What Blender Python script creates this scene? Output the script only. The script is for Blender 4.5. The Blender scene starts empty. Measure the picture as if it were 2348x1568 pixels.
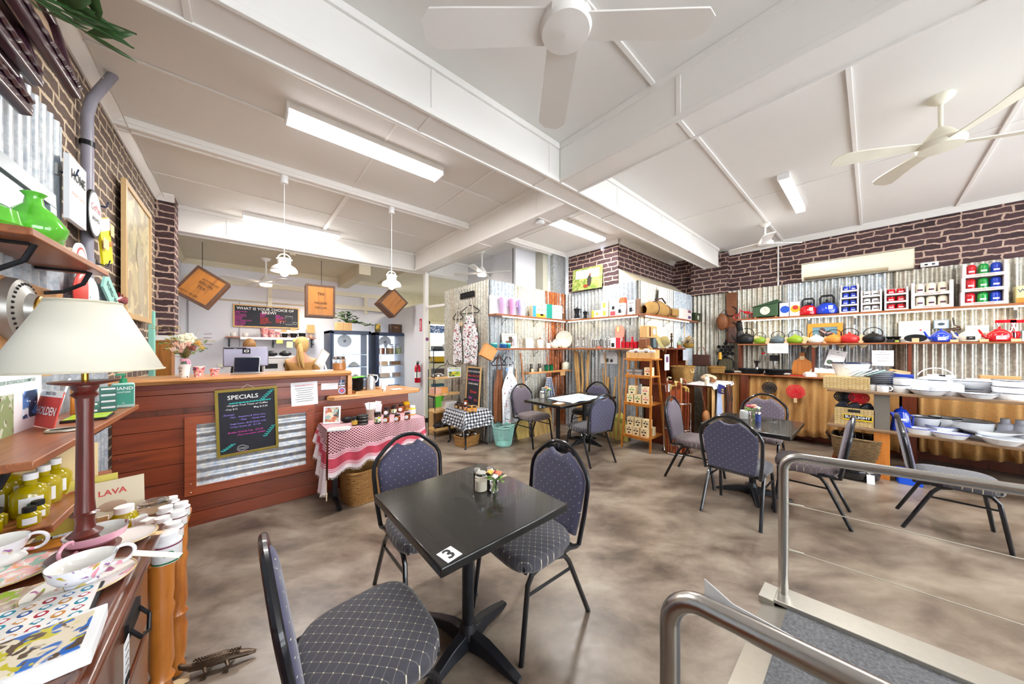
import bpy,bmesh,math,random
from mathutils import Matrix,Vector,Euler
random.seed(7)
S=bpy.context.scene
COL=S.collection
PI=math.pi
R=math.radians
FPX,CXP,CYP,YAW,EYE=714.3,1174.0,798.5,0.7145,1.5
cam=bpy.data.cameras.new('camera')
cam.lens=36.0*FPX/2348.0
cam.sensor_width=36.0
cam.sensor_fit='HORIZONTAL'
cam.shift_y=(CYP-784.0)/2348.0
cam.clip_start=0.02
cam_ob=bpy.data.objects.new('camera',cam)
COL.objects.link(cam_ob)
cam_ob.location=(0,0,EYE)
cam_ob.rotation_euler=(R(90),0,-YAW)
S.camera=cam_ob
S.view_settings.view_transform='Standard'
S.view_settings.look='None'
S.view_settings.gamma=1.0
S.view_settings.exposure=0.2
W=bpy.data.worlds.new('daylight')
S.world=W
W.use_nodes=True
W.node_tree.nodes['Background'].inputs[0].default_value=(0.86,0.93,1.0,1)
W.node_tree.nodes['Background'].inputs[1].default_value=2.6
def area(name,loc,rot,sx,sy,power,col=(1,1,1),spread=180):
 l=bpy.data.lights.new(name,'AREA')
 l.shape='RECTANGLE';l.size=sx;l.size_y=sy;l.energy=power;l.color=col
 l.spread=R(spread)
 o=bpy.data.objects.new(name,l);COL.objects.link(o)
 o.location=loc;o.rotation_euler=rot
 return o
area('shopfront_daylight',(1.0,-3.3,1.7),(R(90),0,0),3.0,2.2,150,(0.93,0.97,1.0))
area('shopfront_daylight',(5.0,-3.3,1.7),(R(90),0,0),3.6,2.2,150,(0.93,0.97,1.0))
FW=(math.sin(YAW),math.cos(YAW));RT=(math.cos(YAW),-math.sin(YAW))
def ray(px,py=CYP):
 a=(px-CXP)/FPX
 return(FW[0]+a*RT[0],FW[1]+a*RT[1],-(py-CYP)/FPX)
def atX(px,X,py=None):
 d=ray(px,py if py else CYP);t=X/d[0]
 return d[1]*t if py is None else(d[1]*t,EYE+d[2]*t)
def atY(px,Y,py=None):
 d=ray(px,py if py else CYP);t=Y/d[1]
 return d[0]*t if py is None else(d[0]*t,EYE+d[2]*t)
def atZ(px,py,Z):
 d=ray(px,py);t=(Z-EYE)/d[2]
 return(d[0]*t,d[1]*t)
MATS={}
def newmat(name):
 m=bpy.data.materials.new(name);m.use_nodes=True
 nt=m.node_tree;b=nt.nodes['Principled BSDF']
 MATS[name]=m
 return m,nt,b
def srgb(h):
 if isinstance(h,str):
  h=h.lstrip('#');c=[int(h[i:i+2],16)/255 for i in(0,2,4)]
 else:c=list(h)
 return[x/12.92 if x<=.04045 else((x+.055)/1.055)**2.4 for x in c]+[1]
def nd(nt,typ,**kw):
 n=nt.nodes.new('ShaderNode'+typ)
 for k,v in kw.items():
  if k in('inp',):
   for kk,vv in v.items():
    if hasattr(vv,'is_output')or isinstance(vv,bpy.types.NodeSocket):nt.links.new(vv,n.inputs[kk])
    else:n.inputs[kk].default_value=vv
  else:setattr(n,k,v)
 return n
def mth(nt,op,a,b=None,c=None):
 d={0:a}
 if b is not None:d[1]=b
 if c is not None:d[2]=c
 return nd(nt,'Math',operation=op,inp=d).outputs[0]
def mix(nt,f,a,b,bt='MIX'):
 n=nd(nt,'Mix',data_type='RGBA',blend_type=bt)
 for i,v in((0,f),(6,a),(7,b)):
  if isinstance(v,bpy.types.NodeSocket):nt.links.new(v,n.inputs[i])
  else:n.inputs[i].default_value=v
 return n.outputs[2]
def ramp(nt,f,stops,interp='LINEAR'):
 n=nd(nt,'ValToRGB');n.color_ramp.interpolation=interp
 e=n.color_ramp.elements
 while len(e)<len(stops):e.new(0.5)
 for i,(p,c)in enumerate(stops):
  e[i].position=p;e[i].color=srgb(c)if isinstance(c,str)else(c,c,c,1)
 nt.links.new(f,n.inputs[0]);return n.outputs[0]
def coord(nt,scale=(1,1,1),rot=(0,0,0),world=False,loc=(0,0,0)):
 if world:src=nd(nt,'NewGeometry').outputs['Position']
 else:src=nd(nt,'TexCoord').outputs['Object']
 return nd(nt,'Mapping',inp={'Vector':src,'Scale':scale,'Rotation':rot,'Location':loc}).outputs[0]
def noise(nt,vec,scale=5,detail=4,rough=.55,dist=0):
 return nd(nt,'TexNoise',inp={'Vector':vec,'Scale':scale,'Detail':detail,'Roughness':rough,'Distortion':dist}).outputs['Fac']
def bump(nt,b,h,strength=.3,dist=.01):
 n=nd(nt,'Bump',inp={'Height':h,'Strength':strength,'Distance':dist})
 nt.links.new(n.outputs[0],b.inputs['Normal'])
def setc(nt,b,c):nt.links.new(c,b.inputs['Base Color'])
def mat(name,col,rough=.5,metal=0,var=.06,scale=8,bmp=0,emit=0,trans=0,ior=1.45,coat=0,alpha=1,sheen=0):
 """plain coloured material with a slight procedural mottling"""
 if name in MATS:return MATS[name]
 m,nt,b=newmat(name)
 c=srgb(col)
 if var:
  f=noise(nt,coord(nt),scale,3)
  lo=[max(0,x*(1-var*1.6))for x in c[:3]]+[1];hi=[min(1,x*(1+var*1.6))for x in c[:3]]+[1]
  setc(nt,b,mix(nt,f,lo,hi))
  if bmp:bump(nt,b,f,bmp,.004)
 else:b.inputs['Base Color'].default_value=c
 b.inputs['Roughness'].default_value=rough;b.inputs['Metallic'].default_value=metal
 b.inputs['Transmission Weight'].default_value=trans;b.inputs['IOR'].default_value=ior
 b.inputs['Coat Weight'].default_value=coat;b.inputs['Alpha'].default_value=alpha
 b.inputs['Sheen Weight'].default_value=sheen
 if emit:
  b.inputs['Emission Color'].default_value=c;b.inputs['Emission Strength'].default_value=emit
 return m
def C(col,rough=.45,**k):
 n='paint_'+(col if isinstance(col,str)else '%d_%d_%d'%tuple(int(x*255)for x in col)).lstrip('#')+'_%d'%int(rough*100)+''.join('%s%g'%(a[0],b)for a,b in k.items())
 return mat(n,col,rough,**k)
def wood(name,c1,c2,axis=0,rough=.4,scale=1.0,coat=.2,dark=None,plank=0,world=False):
 m,nt,b=newmat(name)
 sc=[14*scale]*3;sc[axis]=1.1*scale
 v=coord(nt,sc,world=world)
 n1=noise(nt,v,1.6,6,.62,.9)
 v2=coord(nt,[s*4 if i!=axis else s*2 for i,s in enumerate(sc)],world=world)
 n2=noise(nt,v2,2.0,3,.5)
 col=ramp(nt,n1,[(.28,c2),(.5,c1),(.62,c1),(.8,c2)])
 col=mix(nt,mth(nt,'MULTIPLY',n2,.35),col,srgb(dark or c2),'MULTIPLY')
 if plank:
  p=nd(nt,'SeparateXYZ',inp={0:coord(nt,world=world)}).outputs[2]
  cell=mth(nt,'FLOOR',mth(nt,'DIVIDE',p,plank))
  wn=nd(nt,'TexWhiteNoise',noise_dimensions='1D',inp={'W':cell}).outputs[0]
  col=mix(nt,mth(nt,'MULTIPLY',wn,.45),col,srgb(c2))
 setc(nt,b,col)
 b.inputs['Roughness'].default_value=rough;b.inputs['Coat Weight'].default_value=coat
 b.inputs['Coat Roughness'].default_value=.25
 bump(nt,b,n1,.12,.003)
 return m
def brick_mat(name,axes,light=0):
 m,nt,b=newmat(name)
 g=nd(nt,'NewGeometry').outputs['Position']
 wob=nd(nt,'TexNoise',inp={'Vector':g,'Scale':11.0,'Detail':3.0})
 off=nd(nt,'VectorMath',operation='MULTIPLY_ADD',inp={0:wob.outputs['Color'],1:(.05,.05,.05),2:g}).outputs[0]
 s=nd(nt,'SeparateXYZ',inp={0:off})
 u=s.outputs[axes];z=s.outputs[2]
 v=nd(nt,'CombineXYZ',inp={0:u,1:z}).outputs[0]
 br=nd(nt,'TexBrick',offset=.5,squash=.62,squash_frequency=3,inp={'Vector':v,'Scale':1.0,'Brick Width':.30,'Row Height':.082,'Mortar Size':.0105,'Mortar Smooth':.35,'Bias':0,
'Color1':srgb('#5a4144'),'Color2':srgb('#3d2b30'),'Mortar':srgb('#c3a897')})
 if light:
  br.inputs['Color1'].default_value=srgb('#6d5b50');br.inputs['Color2'].default_value=srgb('#54443e');br.inputs['Mortar'].default_value=srgb('#c9b79d')
 n=noise(nt,v,34,5,.7)
 col=mix(nt,.55,br.outputs['Color'],ramp(nt,n,[(.3,.25),(.7,.75)]),'OVERLAY')
 setc(nt,b,col);b.inputs['Roughness'].default_value=.8
 inv=mth(nt,'SUBTRACT',1.0,br.outputs['Fac'])
 bump(nt,b,inv,.35,.006)
 return m
def corr_mat(name,tint='#9aa7b4',tint2='#d5d8d6',dirt='#8c7f68',rust=0.0,amt=.5,metal=.55):
 m,nt,b=newmat(name)
 v=coord(nt,(1,1,1),world=True)
 big=noise(nt,coord(nt,(3.2,3.2,.6),world=True),1.5,4,.6)
 fine=noise(nt,v,26,5,.7)
 st=noise(nt,coord(nt,(22,22,1.0),world=True),1.4,4,.6)
 col=mix(nt,ramp(nt,fine,[(.35,.0),(.65,1.)]),srgb(tint),srgb(tint2))
 col=mix(nt,ramp(nt,big,[(.42,0.),(.72,amt)]),col,srgb(dirt))
 if rust:
  rm=mth(nt,'ADD',mth(nt,'MULTIPLY',big,.6),mth(nt,'MULTIPLY',st,.6))
  col=mix(nt,ramp(nt,rm,[(.62-rust*.22,0.),(.72-rust*.2,1.)]),col,ramp(nt,fine,[(.3,'#4e2a1c'),(.6,'#a85a26'),(.8,'#c88a5a')]))
 setc(nt,b,col);b.inputs['Metallic'].default_value=metal;b.inputs['Roughness'].default_value=.42
 bump(nt,b,fine,.08,.002)
 return m
def floor_mat():
 m,nt,b=newmat('polished_floor')
 v=coord(nt,(1,1,1),rot=(0,0,R(40)),world=True)
 n1=noise(nt,nd(nt,'Mapping',inp={'Vector':v,'Scale':(1.0,1.7,1)}).outputs[0],1.7,6,.6,.3)
 n2=noise(nt,nd(nt,'Mapping',inp={'Vector':v,'Scale':(6,12,1)}).outputs[0],2.0,3,.5,.2)
 n3=noise(nt,v,.8,3,.5)
 a=mth(nt,'ADD',mth(nt,'MULTIPLY',n1,.92),mth(nt,'MULTIPLY',n2,.08))
 col=ramp(nt,a,[(.34,'#463a33'),(.44,'#6a5c50'),(.53,'#85776a'),(.64,'#9c9081')])
 col=mix(nt,ramp(nt,n3,[(.4,0.),(.75,.45)]),col,srgb('#857868'))
 setc(nt,b,col)
 b.inputs['Roughness'].default_value=.3
 nt.links.new(ramp(nt,n2,[(.3,.29),(.7,.37)]),b.inputs['Roughness'])
 b.inputs['Specular IOR Level'].default_value=.55
 return m
def dots_mat(name,base,line,ax,spacing=.03,dot='#d8d0b8',lines=True,r=.1):
 """woven chair fabric: diagonal grid of pale stitches"""
 m,nt,b=newmat(name)
 s=nd(nt,'SeparateXYZ',inp={0:coord(nt)})
 u=s.outputs[0];w=s.outputs[ax]
 p=mth(nt,'DIVIDE',mth(nt,'ADD',u,w),spacing);q=mth(nt,'DIVIDE',mth(nt,'SUBTRACT',u,w),spacing)
 fp=mth(nt,'SUBTRACT',mth(nt,'FRACT',p),.5);fq=mth(nt,'SUBTRACT',mth(nt,'FRACT',q),.5)
 d=mth(nt,'SQRT',mth(nt,'ADD',mth(nt,'MULTIPLY',fp,fp),mth(nt,'MULTIPLY',fq,fq)))
 isdot=mth(nt,'LESS_THAN',d,r)
 weave=noise(nt,coord(nt,(1,1,1)),320,2,.5)
 col=mix(nt,weave,srgb(base),srgb(line))
 if lines:
  l=mth(nt,'LESS_THAN',mth(nt,'MINIMUM',mth(nt,'ABSOLUTE',fp),mth(nt,'ABSOLUTE',fq)),.035)
  col=mix(nt,mth(nt,'MULTIPLY',l,.16),col,srgb(dot))
 col=mix(nt,isdot,col,srgb(dot))
 setc(nt,b,col);b.inputs['Roughness'].default_value=.85;b.inputs['Sheen Weight'].default_value=.25
 bump(nt,b,weave,.25,.001)
 return m
def check_mat(name,c1,c2,c12,size,ax=(0,1)):
 """gingham: two stripe sets crossed"""
 m,nt,b=newmat(name)
 s=nd(nt,'SeparateXYZ',inp={0:nd(nt,'TexCoord').outputs['UV']})
 fu=mth(nt,'GREATER_THAN',mth(nt,'FRACT',mth(nt,'DIVIDE',s.outputs[0],size)),.5)
 fv=mth(nt,'GREATER_THAN',mth(nt,'FRACT',mth(nt,'DIVIDE',s.outputs[1],size)),.5)
 h=mth(nt,'MULTIPLY',mth(nt,'ADD',fu,fv),.5)
 setc(nt,b,ramp(nt,h,[(0,c1),(.5,c12),(1,c2)]))
 b.inputs['Roughness'].default_value=.9
 return m
def keffiyeh_mat():
 m,nt,b=newmat('red_keffiyeh_cloth')
 s=nd(nt,'SeparateXYZ',inp={0:nd(nt,'TexCoord').outputs['UV']})
 u,v=s.outputs[0],s.outputs[1]
 fp=mth(nt,'FRACT',mth(nt,'DIVIDE',mth(nt,'ADD',u,v),.03));fq=mth(nt,'FRACT',mth(nt,'DIVIDE',mth(nt,'SUBTRACT',u,v),.03))
 net=mth(nt,'MULTIPLY',mth(nt,'GREATER_THAN',fp,.32),mth(nt,'GREATER_THAN',fq,.32))
 netc=mix(nt,net,srgb('#f0c8d0'),srgb('#6e0c20'))
 fine=mth(nt,'GREATER_THAN',mth(nt,'FRACT',mth(nt,'MULTIPLY',v,260.)),.5)
 redb=mix(nt,noise(nt,coord(nt),90,3),srgb('#b81c3a'),srgb('#dc6478'))
 whiteb=mix(nt,noise(nt,coord(nt),60,2),srgb('#f6eef2'),srgb('#e7d0da'))
 stripe=mix(nt,mth(nt,'GREATER_THAN',mth(nt,'FRACT',mth(nt,'MULTIPLY',v,55.)),.55),srgb('#f4dfe6'),srgb('#cf4a66'))
 def band(lo,hi):return mth(nt,'MULTIPLY',mth(nt,'GREATER_THAN',v,lo),mth(nt,'LESS_THAN',v,hi))
 col=mix(nt,band(.235,.285),netc,stripe)
 col=mix(nt,band(.285,.385),col,redb)
 col=mix(nt,band(.385,.43),col,stripe)
 col=mix(nt,band(.43,2.),col,whiteb)
 setc(nt,b,col);b.inputs['Roughness'].default_value=.95
 return m
def weave_mat(name,c1,c2,su=40,sv=28,rough=.7):
 m,nt,b=newmat(name)
 s=nd(nt,'SeparateXYZ',inp={0:coord(nt)})
 h=mth(nt,'ADD',s.outputs[0],s.outputs[1])
 wv=nd(nt,'CombineXYZ',inp={0:mth(nt,'MULTIPLY',h,su),1:mth(nt,'MULTIPLY',s.outputs[2],sv)}).outputs[0]
 n=nd(nt,'TexBrick',offset=.5,inp={'Vector':wv,'Scale':1.0,'Brick Width':1.0,'Row Height':.42,'Mortar Size':.07,'Mortar Smooth':1.0,'Color1':srgb(c1),'Color2':srgb(c2),'Mortar':srgb('#4a3318')})
 f=noise(nt,coord(nt),30,3)
 setc(nt,b,mix(nt,f,n.outputs['Color'],srgb(c2)));b.inputs['Roughness'].default_value=rough
 bump(nt,b,mth(nt,'SUBTRACT',1.,n.outputs['Fac']),.8,.01)
 return m
def blotch_mat(name,base,cols,scale=9,rough=.3,thr=.62,coat=0):
 """pale ground with scattered painted patches (porcelain, printed cloth)"""
 m,nt,b=newmat(name)
 v=coord(nt)
 col=srgb(base)
 for i,c in enumerate(cols):
  f=noise(nt,nd(nt,'Mapping',inp={'Vector':v,'Location':(i*3.1,i*1.7,i*2.3)}).outputs[0],scale*(1+.2*i),2,.45,.6)
  col=mix(nt,ramp(nt,f,[(thr,0.),(thr+.03,1.)]),col,srgb(c))
 setc(nt,b,col);b.inputs['Roughness'].default_value=rough;b.inputs['Coat Weight'].default_value=coat
 return m
M={}
M['white_paint']=mat('ceiling_white_paint','#e9e7e3',.6,var=.02,scale=2)
M['white_beam']=mat('beam_white_gloss','#f0eeea',.35,var=.015,scale=2)
M['wall_white']=mat('white_wall_paint','#dcdce2',.6,var=.03,scale=2)
M['kitchen_ceiling']=mat('cream_kitchen_ceiling','#d6cdb4',.7,var=.05)
M['floor']=floor_mat()
M['brick_y']=brick_mat('brick_wallpaper_side',1)
M['brick_x']=brick_mat('brick_wallpaper_face',0)
M['brick_l']=brick_mat('brick_wallpaper_left',1,1)
M['corr']=corr_mat('galvanised_iron')
M['corr_warm']=corr_mat('galvanised_iron_weathered','#a3a49c','#dcdad0','#a8967a',amt=.6)
M['corr_blue']=corr_mat('galvanised_iron_blue','#94a2b2','#cdd3d8','#8b8c88',amt=.5,metal=.25)
M['corr_rust']=corr_mat('galvanised_iron_rusty','#9c9c98','#cfcfc8','#7c5a44',rust=.62,amt=.8)
M['red_wood']=wood('red_hardwood_boards','#9a4722','#662416',0,.35,.6,.35,'#8a3a2a',plank=.148,world=True)
M['red_frame']=wood('red_hardwood_frame','#a9522c','#7d3218',0,.35,1,.3)
M['slab_wood']=wood('live_edge_slab','#d9a066','#b0723a',0,.35,.6,.4)
M['shelf_wood']=wood('shelf_wood_red','#a6613a','#7b3f22',0,.4,1,.3)
M['shelf_wood_y']=wood('shelf_wood_red_side','#a9663a','#7b3f22',1,.4,1,.3)
M['pine']=wood('varnished_pine','#d98a3a','#b0621e',2,.3,.9,.5)
M['pine_x']=wood('varnished_pine_long','#d98a3a','#b0621e',0,.3,.9,.5)
M['teak']=wood('golden_teak','#c9822f','#9c5b1c',2,.4,1,.3)
M['dark_wood']=wood('dark_polished_wood','#7a4024','#4a2214',1,.22,.7,.6)
M['mahogany']=wood('mahogany_turned','#6e2a22','#451512',2,.3,1,.5)
M['crate_wood']=wood('old_tea_chest_ply','#b47012','#7c4807',2,.5,.8,.2)
M['crate_edge']=wood('old_tea_chest_edge','#5c3a22','#3b2314',0,.5,1,.1)
M['table_wood']=wood('worn_table_wood','#93765a','#6d5239',1,.35,1,.2)
M['brown_wood']=wood('brown_stained_wood','#7d3a1e','#57230f',2,.4,.8,.25)
M['blond']=wood('blond_wood','#dcb478','#b98a4c',2,.5,1,.1)
M['black_metal']=mat('black_powder_coat','#1d2026',.35,.3,var=0)
M['chair_frame']=mat('chair_frame_black','#15181f',.28,.2,var=0,coat=.4)
M['table_black']=mat('black_laminate_top','#1c1b1a',.22,var=.1,scale=60,coat=.3)
M['steel']=mat('brushed_stainless_steel','#b9b6b2',.26,1,var=.04,scale=40)
M['chrome']=mat('chrome','#d4d6d8',.1,1,var=0)
M['alu']=mat('aluminium_edge','#b9b6ad',.38,.85,var=.05,scale=30)
M['glass']=mat('clear_glass','#ffffff',.02,var=0,trans=1,ior=1.35)
M['dots_back']=dots_mat('chair_fabric_back','#3c3c58','#55546c',2,.055,r=.062,lines=False)
M['dots_back2']=dots_mat('chair_fabric_back_faded','#51495a','#6c626e',2,.055,r=.062,lines=False)
M['dots_seat']=dots_mat('chair_fabric_seat','#2e2e3b','#4b4a51',1,.045,r=.07)
M['dots_seat2']=dots_mat('chair_fabric_seat_faded','#54474c','#6e6064',1,.045,r=.06)
M['burlap']=mat('burlap_cloth','#c0935a',.95,var=.16,scale=45,bmp=.3)
M['burlap_light']=mat('burlap_cloth_light','#c8a06c',.95,var=.12,scale=45,bmp=.3)
M['carpet']=mat('grey_carpet','#66676a',.98,var=.55,scale=75,bmp=.8)
M['led']=mat('led_strip','#fff4dc',.5,var=0,emit=6)
M['tube']=mat('fluorescent_diffuser','#fbfcff',.5,var=0,emit=7)
M['bulb']=mat('lit_bulb','#fff3e0',.5,var=0,emit=16)
M['paper']=mat('white_paper','#eef0f3',.7,var=.02)
M['kraft']=mat('kraft_card','#c9a06c',.8,var=.05)
M['tag']=mat('buff_paper_tag','#e3c69a',.8,var=.05)
M['cream']=mat('cream_enamel','#efe9d2',.2,var=.02,coat=.5)
M['enamel']=mat('white_enamel','#eef1f5',.15,var=.02,coat=.6)
M['navy']=mat('navy_rim','#1c2c50',.25,var=0,coat=.4)
M['blue_en']=mat('blue_enamel','#1740c8',.12,var=.04,coat=.7)
M['red_en']=mat('red_enamel','#cf0f20',.12,var=.04,coat=.7)
M['green_en']=mat('green_enamel','#1b9a3c',.15,var=.04,coat=.6)
M['iron']=mat('cast_iron','#26272b',.45,.6,var=.1,scale=30)
M['leather']=mat('brown_leather','#7b4826',.5,var=.2,scale=14,bmp=.2)
M['leather_dk']=mat('dark_leather','#4b3029',.5,var=.2,scale=14,bmp=.2)
M['canvas']=mat('tan_canvas','#a8834a',.85,var=.15,scale=20,bmp=.2)
M['canvas_g']=mat('olive_canvas','#a09365',.85,var=.15,scale=20,bmp=.2)
M['wicker']=weave_mat('wicker','#d9aa66','#a8763c',24,40)
M['wicker_g']=weave_mat('wicker_golden','#c89c58','#9a7030',30,40)
M['wicker_pale']=weave_mat('wicker_pale','#dcc79a','#c2a66c',16,34)
M['gingham']=check_mat('black_gingham','#eceef2','#16181f','#7a7e88',.052)
M['keff']=keffiyeh_mat()
M['board']=mat('chalkboard','#22242e',.6,var=.25,scale=5)
M['chalk_w']=mat('white_chalk','#f0f0f0',.8,var=0)
M['chalk_p']=mat('pink_chalk','#e04ab4',.8,var=0)
M['chalk_v']=mat('violet_chalk','#a48af0',.8,var=0)
M['chalk_c']=mat('cyan_chalk','#3fd0c8',.8,var=0)
M['chalk_r']=mat('red_chalk','#e04848',.8,var=0)
M['ink']=mat('black_ink','#17171b',.6,var=0)
M['skin']=mat('skin','#e0a98a',.5,var=.04)
M['blonde']=mat('blonde_hair','#d8b070',.55,var=.3,scale=60,bmp=.4)
M['brown_hair']=mat('brown_hair','#8a6238',.55,var=.3,scale=60,bmp=.4)
M['foliage']=mat('green_leaf','#2f5a2a',.5,var=.35,scale=14)
M['foliage_l']=mat('light_green_leaf','#7da04a',.5,var=.3,scale=14)
M['floral']=blotch_mat('white_floral_apron_cloth','#eceef2',['#30343c','#c43a3a','#3a3e48'],26,.9,.6)
M['porcelain']=blotch_mat('painted_porcelain','#f1eee8',['#e3a3ac','#9fc4bc','#d8b060','#b06a90'],20,.12,.66,.6)
M['porcelain_w']=mat('white_porcelain','#f3f1ec',.12,var=.02,coat=.6)
M['pink_china']=mat('pink_porcelain','#eeb0c4',.12,var=.04,coat=.6)
M['oil']=mat('golden_oil','#c9b400',.08,var=.08,scale=20,coat=.6,trans=.35)
M['plastic_w']=mat('white_plastic','#f2f3f5',.3,var=.02)
M['green_glaze']=mat('jade_green_glaze','#62c63a',.12,var=.22,scale=22,coat=.8)
_font_cache={}
class MB:
 def __init__(s):s.v=[];s.f=[];s.m=[];s.mats=[];s.T=Matrix();s.uv={}
 def at(s,loc=(0,0,0),rot=(0,0,0),sc=1):
  s.T=Matrix.Translation(loc)@Euler(rot).to_matrix().to_4x4()@(Matrix.Scale(sc,4)if not hasattr(sc,'__len__')else Matrix.Diagonal((*sc,1)))
  return s
 def mi(s,m):
  if isinstance(m,str):m=M[m]if m in M else C(m)
  if m not in s.mats:s.mats.append(m)
  return s.mats.index(m)
 def add(s,vs,fs,m):
  n=len(s.v);s.v+=[s.T@Vector(p)for p in vs];k=s.mi(m)
  for f in fs:s.f.append([n+i for i in f]);s.m.append(k)
  return s
 def box(s,x0,y0,z0,x1,y1,z1,m):
  vs=[(x,y,z)for z in(z0,z1)for y in(y0,y1)for x in(x0,x1)]
  return s.add(vs,[(0,2,3,1),(4,5,7,6),(0,1,5,4),(2,6,7,3),(0,4,6,2),(1,3,7,5)],m)
 def cbox(s,c,d,m):
  return s.box(c[0]-d[0]/2,c[1]-d[1]/2,c[2]-d[2]/2,c[0]+d[0]/2,c[1]+d[1]/2,c[2]+d[2]/2,m)
 def lathe(s,prof,m,c=(0,0,0),seg=20,cap=True,sx=1,sy=1):
  vs=[];fs=[]
  for r,z in prof:
   for k in range(seg):
    a=2*PI*k/seg;vs.append((c[0]+r*sx*math.cos(a),c[1]+r*sy*math.sin(a),c[2]+z))
  n=len(prof)
  for i in range(n-1):
   for k in range(seg):
    a=i*seg+k;b=i*seg+(k+1)%seg
    fs.append((a,b,b+seg,a+seg))
  if cap:
   if prof[0][0]>1e-5:fs.append(tuple(reversed(range(seg))))
   if prof[-1][0]>1e-5:fs.append(tuple(range((n-1)*seg,n*seg)))
  return s.add(vs,fs,m)
 def tube(s,pts,r,m,seg=8,closed=False,cap=True,flat=1.0):
  P=[Vector(p)for p in pts];n=len(P);vs=[];fs=[]
  up=None
  for i,p in enumerate(P):
   if closed:t=P[(i+1)%n]-P[i-1]
   else:t=P[min(i+1,n-1)]-P[max(i-1,0)]
   t.normalize()
   if up is None:
    up=Vector((0,0,1))if abs(t.z)<.9 else Vector((0,1,0))
   a=t.cross(up)
   if a.length<1e-4:a=t.cross(Vector((1,0,0)))
   a.normalize();b=a.cross(t).normalized();up=b
   rr=r[i]if hasattr(r,'__len__')else r
   for k in range(seg):
    an=2*PI*(k+.5)/seg
    vs.append(p+a*rr*math.cos(an)+b*rr*flat*math.sin(an))
  for i in range(n if closed else n-1):
   for k in range(seg):
    q=i*seg+k;w=i*seg+(k+1)%seg;q2=((i+1)%n)*seg+k;w2=((i+1)%n)*seg+(k+1)%seg
    fs.append((q,w,w2,q2))
  if cap and not closed:fs+=[tuple(reversed(range(seg))),tuple(range((n-1)*seg,n*seg))]
  return s.add(vs,fs,m)
 def prism(s,poly,z0,z1,m,axis='z'):
  n=len(poly)
  def q(p,z):return{'z':(p[0],p[1],z),'y':(p[0],z,p[1]),'x':(z,p[0],p[1])}[axis]
  vs=[q(p,z0)for p in poly]+[q(p,z1)for p in poly]
  fs=[tuple(reversed(range(n))),tuple(range(n,2*n))]+[(i,(i+1)%n,n+(i+1)%n,n+i)for i in range(n)]
  return s.add(vs,fs,m)
 def grid(s,fn,nu,nv,m,uvf=None,wrap=False):
  n0=len(s.v);vs=[];
  for j in range(nv+1):
   for i in range(nu+1):
    vs.append(fn(i/nu,j/nv))
    if uvf:s.uv[n0+len(vs)-1]=uvf(i/nu,j/nv)
  fs=[(j*(nu+1)+i,j*(nu+1)+i+1,(j+1)*(nu+1)+i+1,(j+1)*(nu+1)+i)for j in range(nv)for i in range(nu)]
  return s.add(vs,fs,m)
 def ball(s,c,r,m,seg=12,rings=8):
  rr=r if hasattr(r,'__len__')else(r,r,r)
  prof=[(math.sin(PI*i/rings),-math.cos(PI*i/rings))for i in range(rings+1)]
  vs=[];fs=[]
  for a,z in prof:
   for k in range(seg):
    t=2*PI*k/seg;vs.append((c[0]+rr[0]*a*math.cos(t),c[1]+rr[1]*a*math.sin(t),c[2]+rr[2]*z))
  for i in range(rings):
   for k in range(seg):
    a=i*seg+k;b=i*seg+(k+1)%seg;fs.append((a,b,b+seg,a+seg))
  return s.add(vs,fs,m)
 def text(s,txt,size,m,loc=(0,0,0),rot=(R(90),0,0),align='CENTER',depth=.001,bold=0,width=None):
  key=(txt,align,round(bold,4))
  if key not in _font_cache:
   cu=bpy.data.curves.new('t','FONT');cu.body=txt;cu.size=1;cu.align_x=align;cu.align_y='CENTER'
   cu.resolution_u=2;cu.offset=bold
   o=bpy.data.objects.new('t',cu);me=bpy.data.meshes.new_from_object(o)
   _font_cache[key]=([tuple(v.co)for v in me.vertices],[tuple(p.vertices)for p in me.polygons])
   bpy.data.objects.remove(o);bpy.data.meshes.remove(me);bpy.data.curves.remove(cu)
  vs,fs=_font_cache[key]
  if not vs:return s
  sx=size
  if width:
   w=max(v[0]for v in vs)-min(v[0]for v in vs);sx=width/w
  T=Matrix.Translation(loc)@Euler(rot).to_matrix().to_4x4()
  return s.add([T@Vector((v[0]*sx,v[1]*size,depth))for v in vs],fs,m)
 def ob(s,name,parent=None,loc=None,rot=None,bevel=0,sub=0,sharp=38,solid=0):
  me=bpy.data.meshes.new(name)
  me.from_pydata([tuple(p)for p in s.v],[],s.f)
  for m in s.mats:me.materials.append(m)
  me.polygons.foreach_set('material_index',s.m)
  me.polygons.foreach_set('use_smooth',[True]*len(s.f))
  if s.uv:
   uvl=me.uv_layers.new(name='UVMap')
   for l in me.loops:uvl.data[l.index].uv=s.uv.get(l.vertex_index,(0,0))
  me.update()
  me.set_sharp_from_angle(angle=R(sharp))
  o=bpy.data.objects.new(name,me);COL.objects.link(o)
  if parent is not None:o.parent=parent
  if loc is not None:o.location=loc
  if rot is not None:o.rotation_euler=rot
  if bevel:
   b=o.modifiers.new('bevel','BEVEL');b.width=bevel;b.segments=2;b.limit_method='ANGLE';b.angle_limit=R(40)
  if solid:
   b=o.modifiers.new('solid','SOLIDIFY');b.thickness=solid
  if sub:
   b=o.modifiers.new('sub','SUBSURF');b.levels=b.render_levels=sub
  return o
def arc(c,r,a0,a1,n=8,plane='xz'):
 out=[]
 for i in range(n+1):
  a=R(a0+(a1-a0)*i/n);u,v=r*math.cos(a),r*math.sin(a)
  out.append({'xz':(c[0]+u,c[1],c[2]+v),'xy':(c[0]+u,c[1]+v,c[2]),'yz':(c[0],c[1]+u,c[2]+v)}[plane])
 return out
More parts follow.
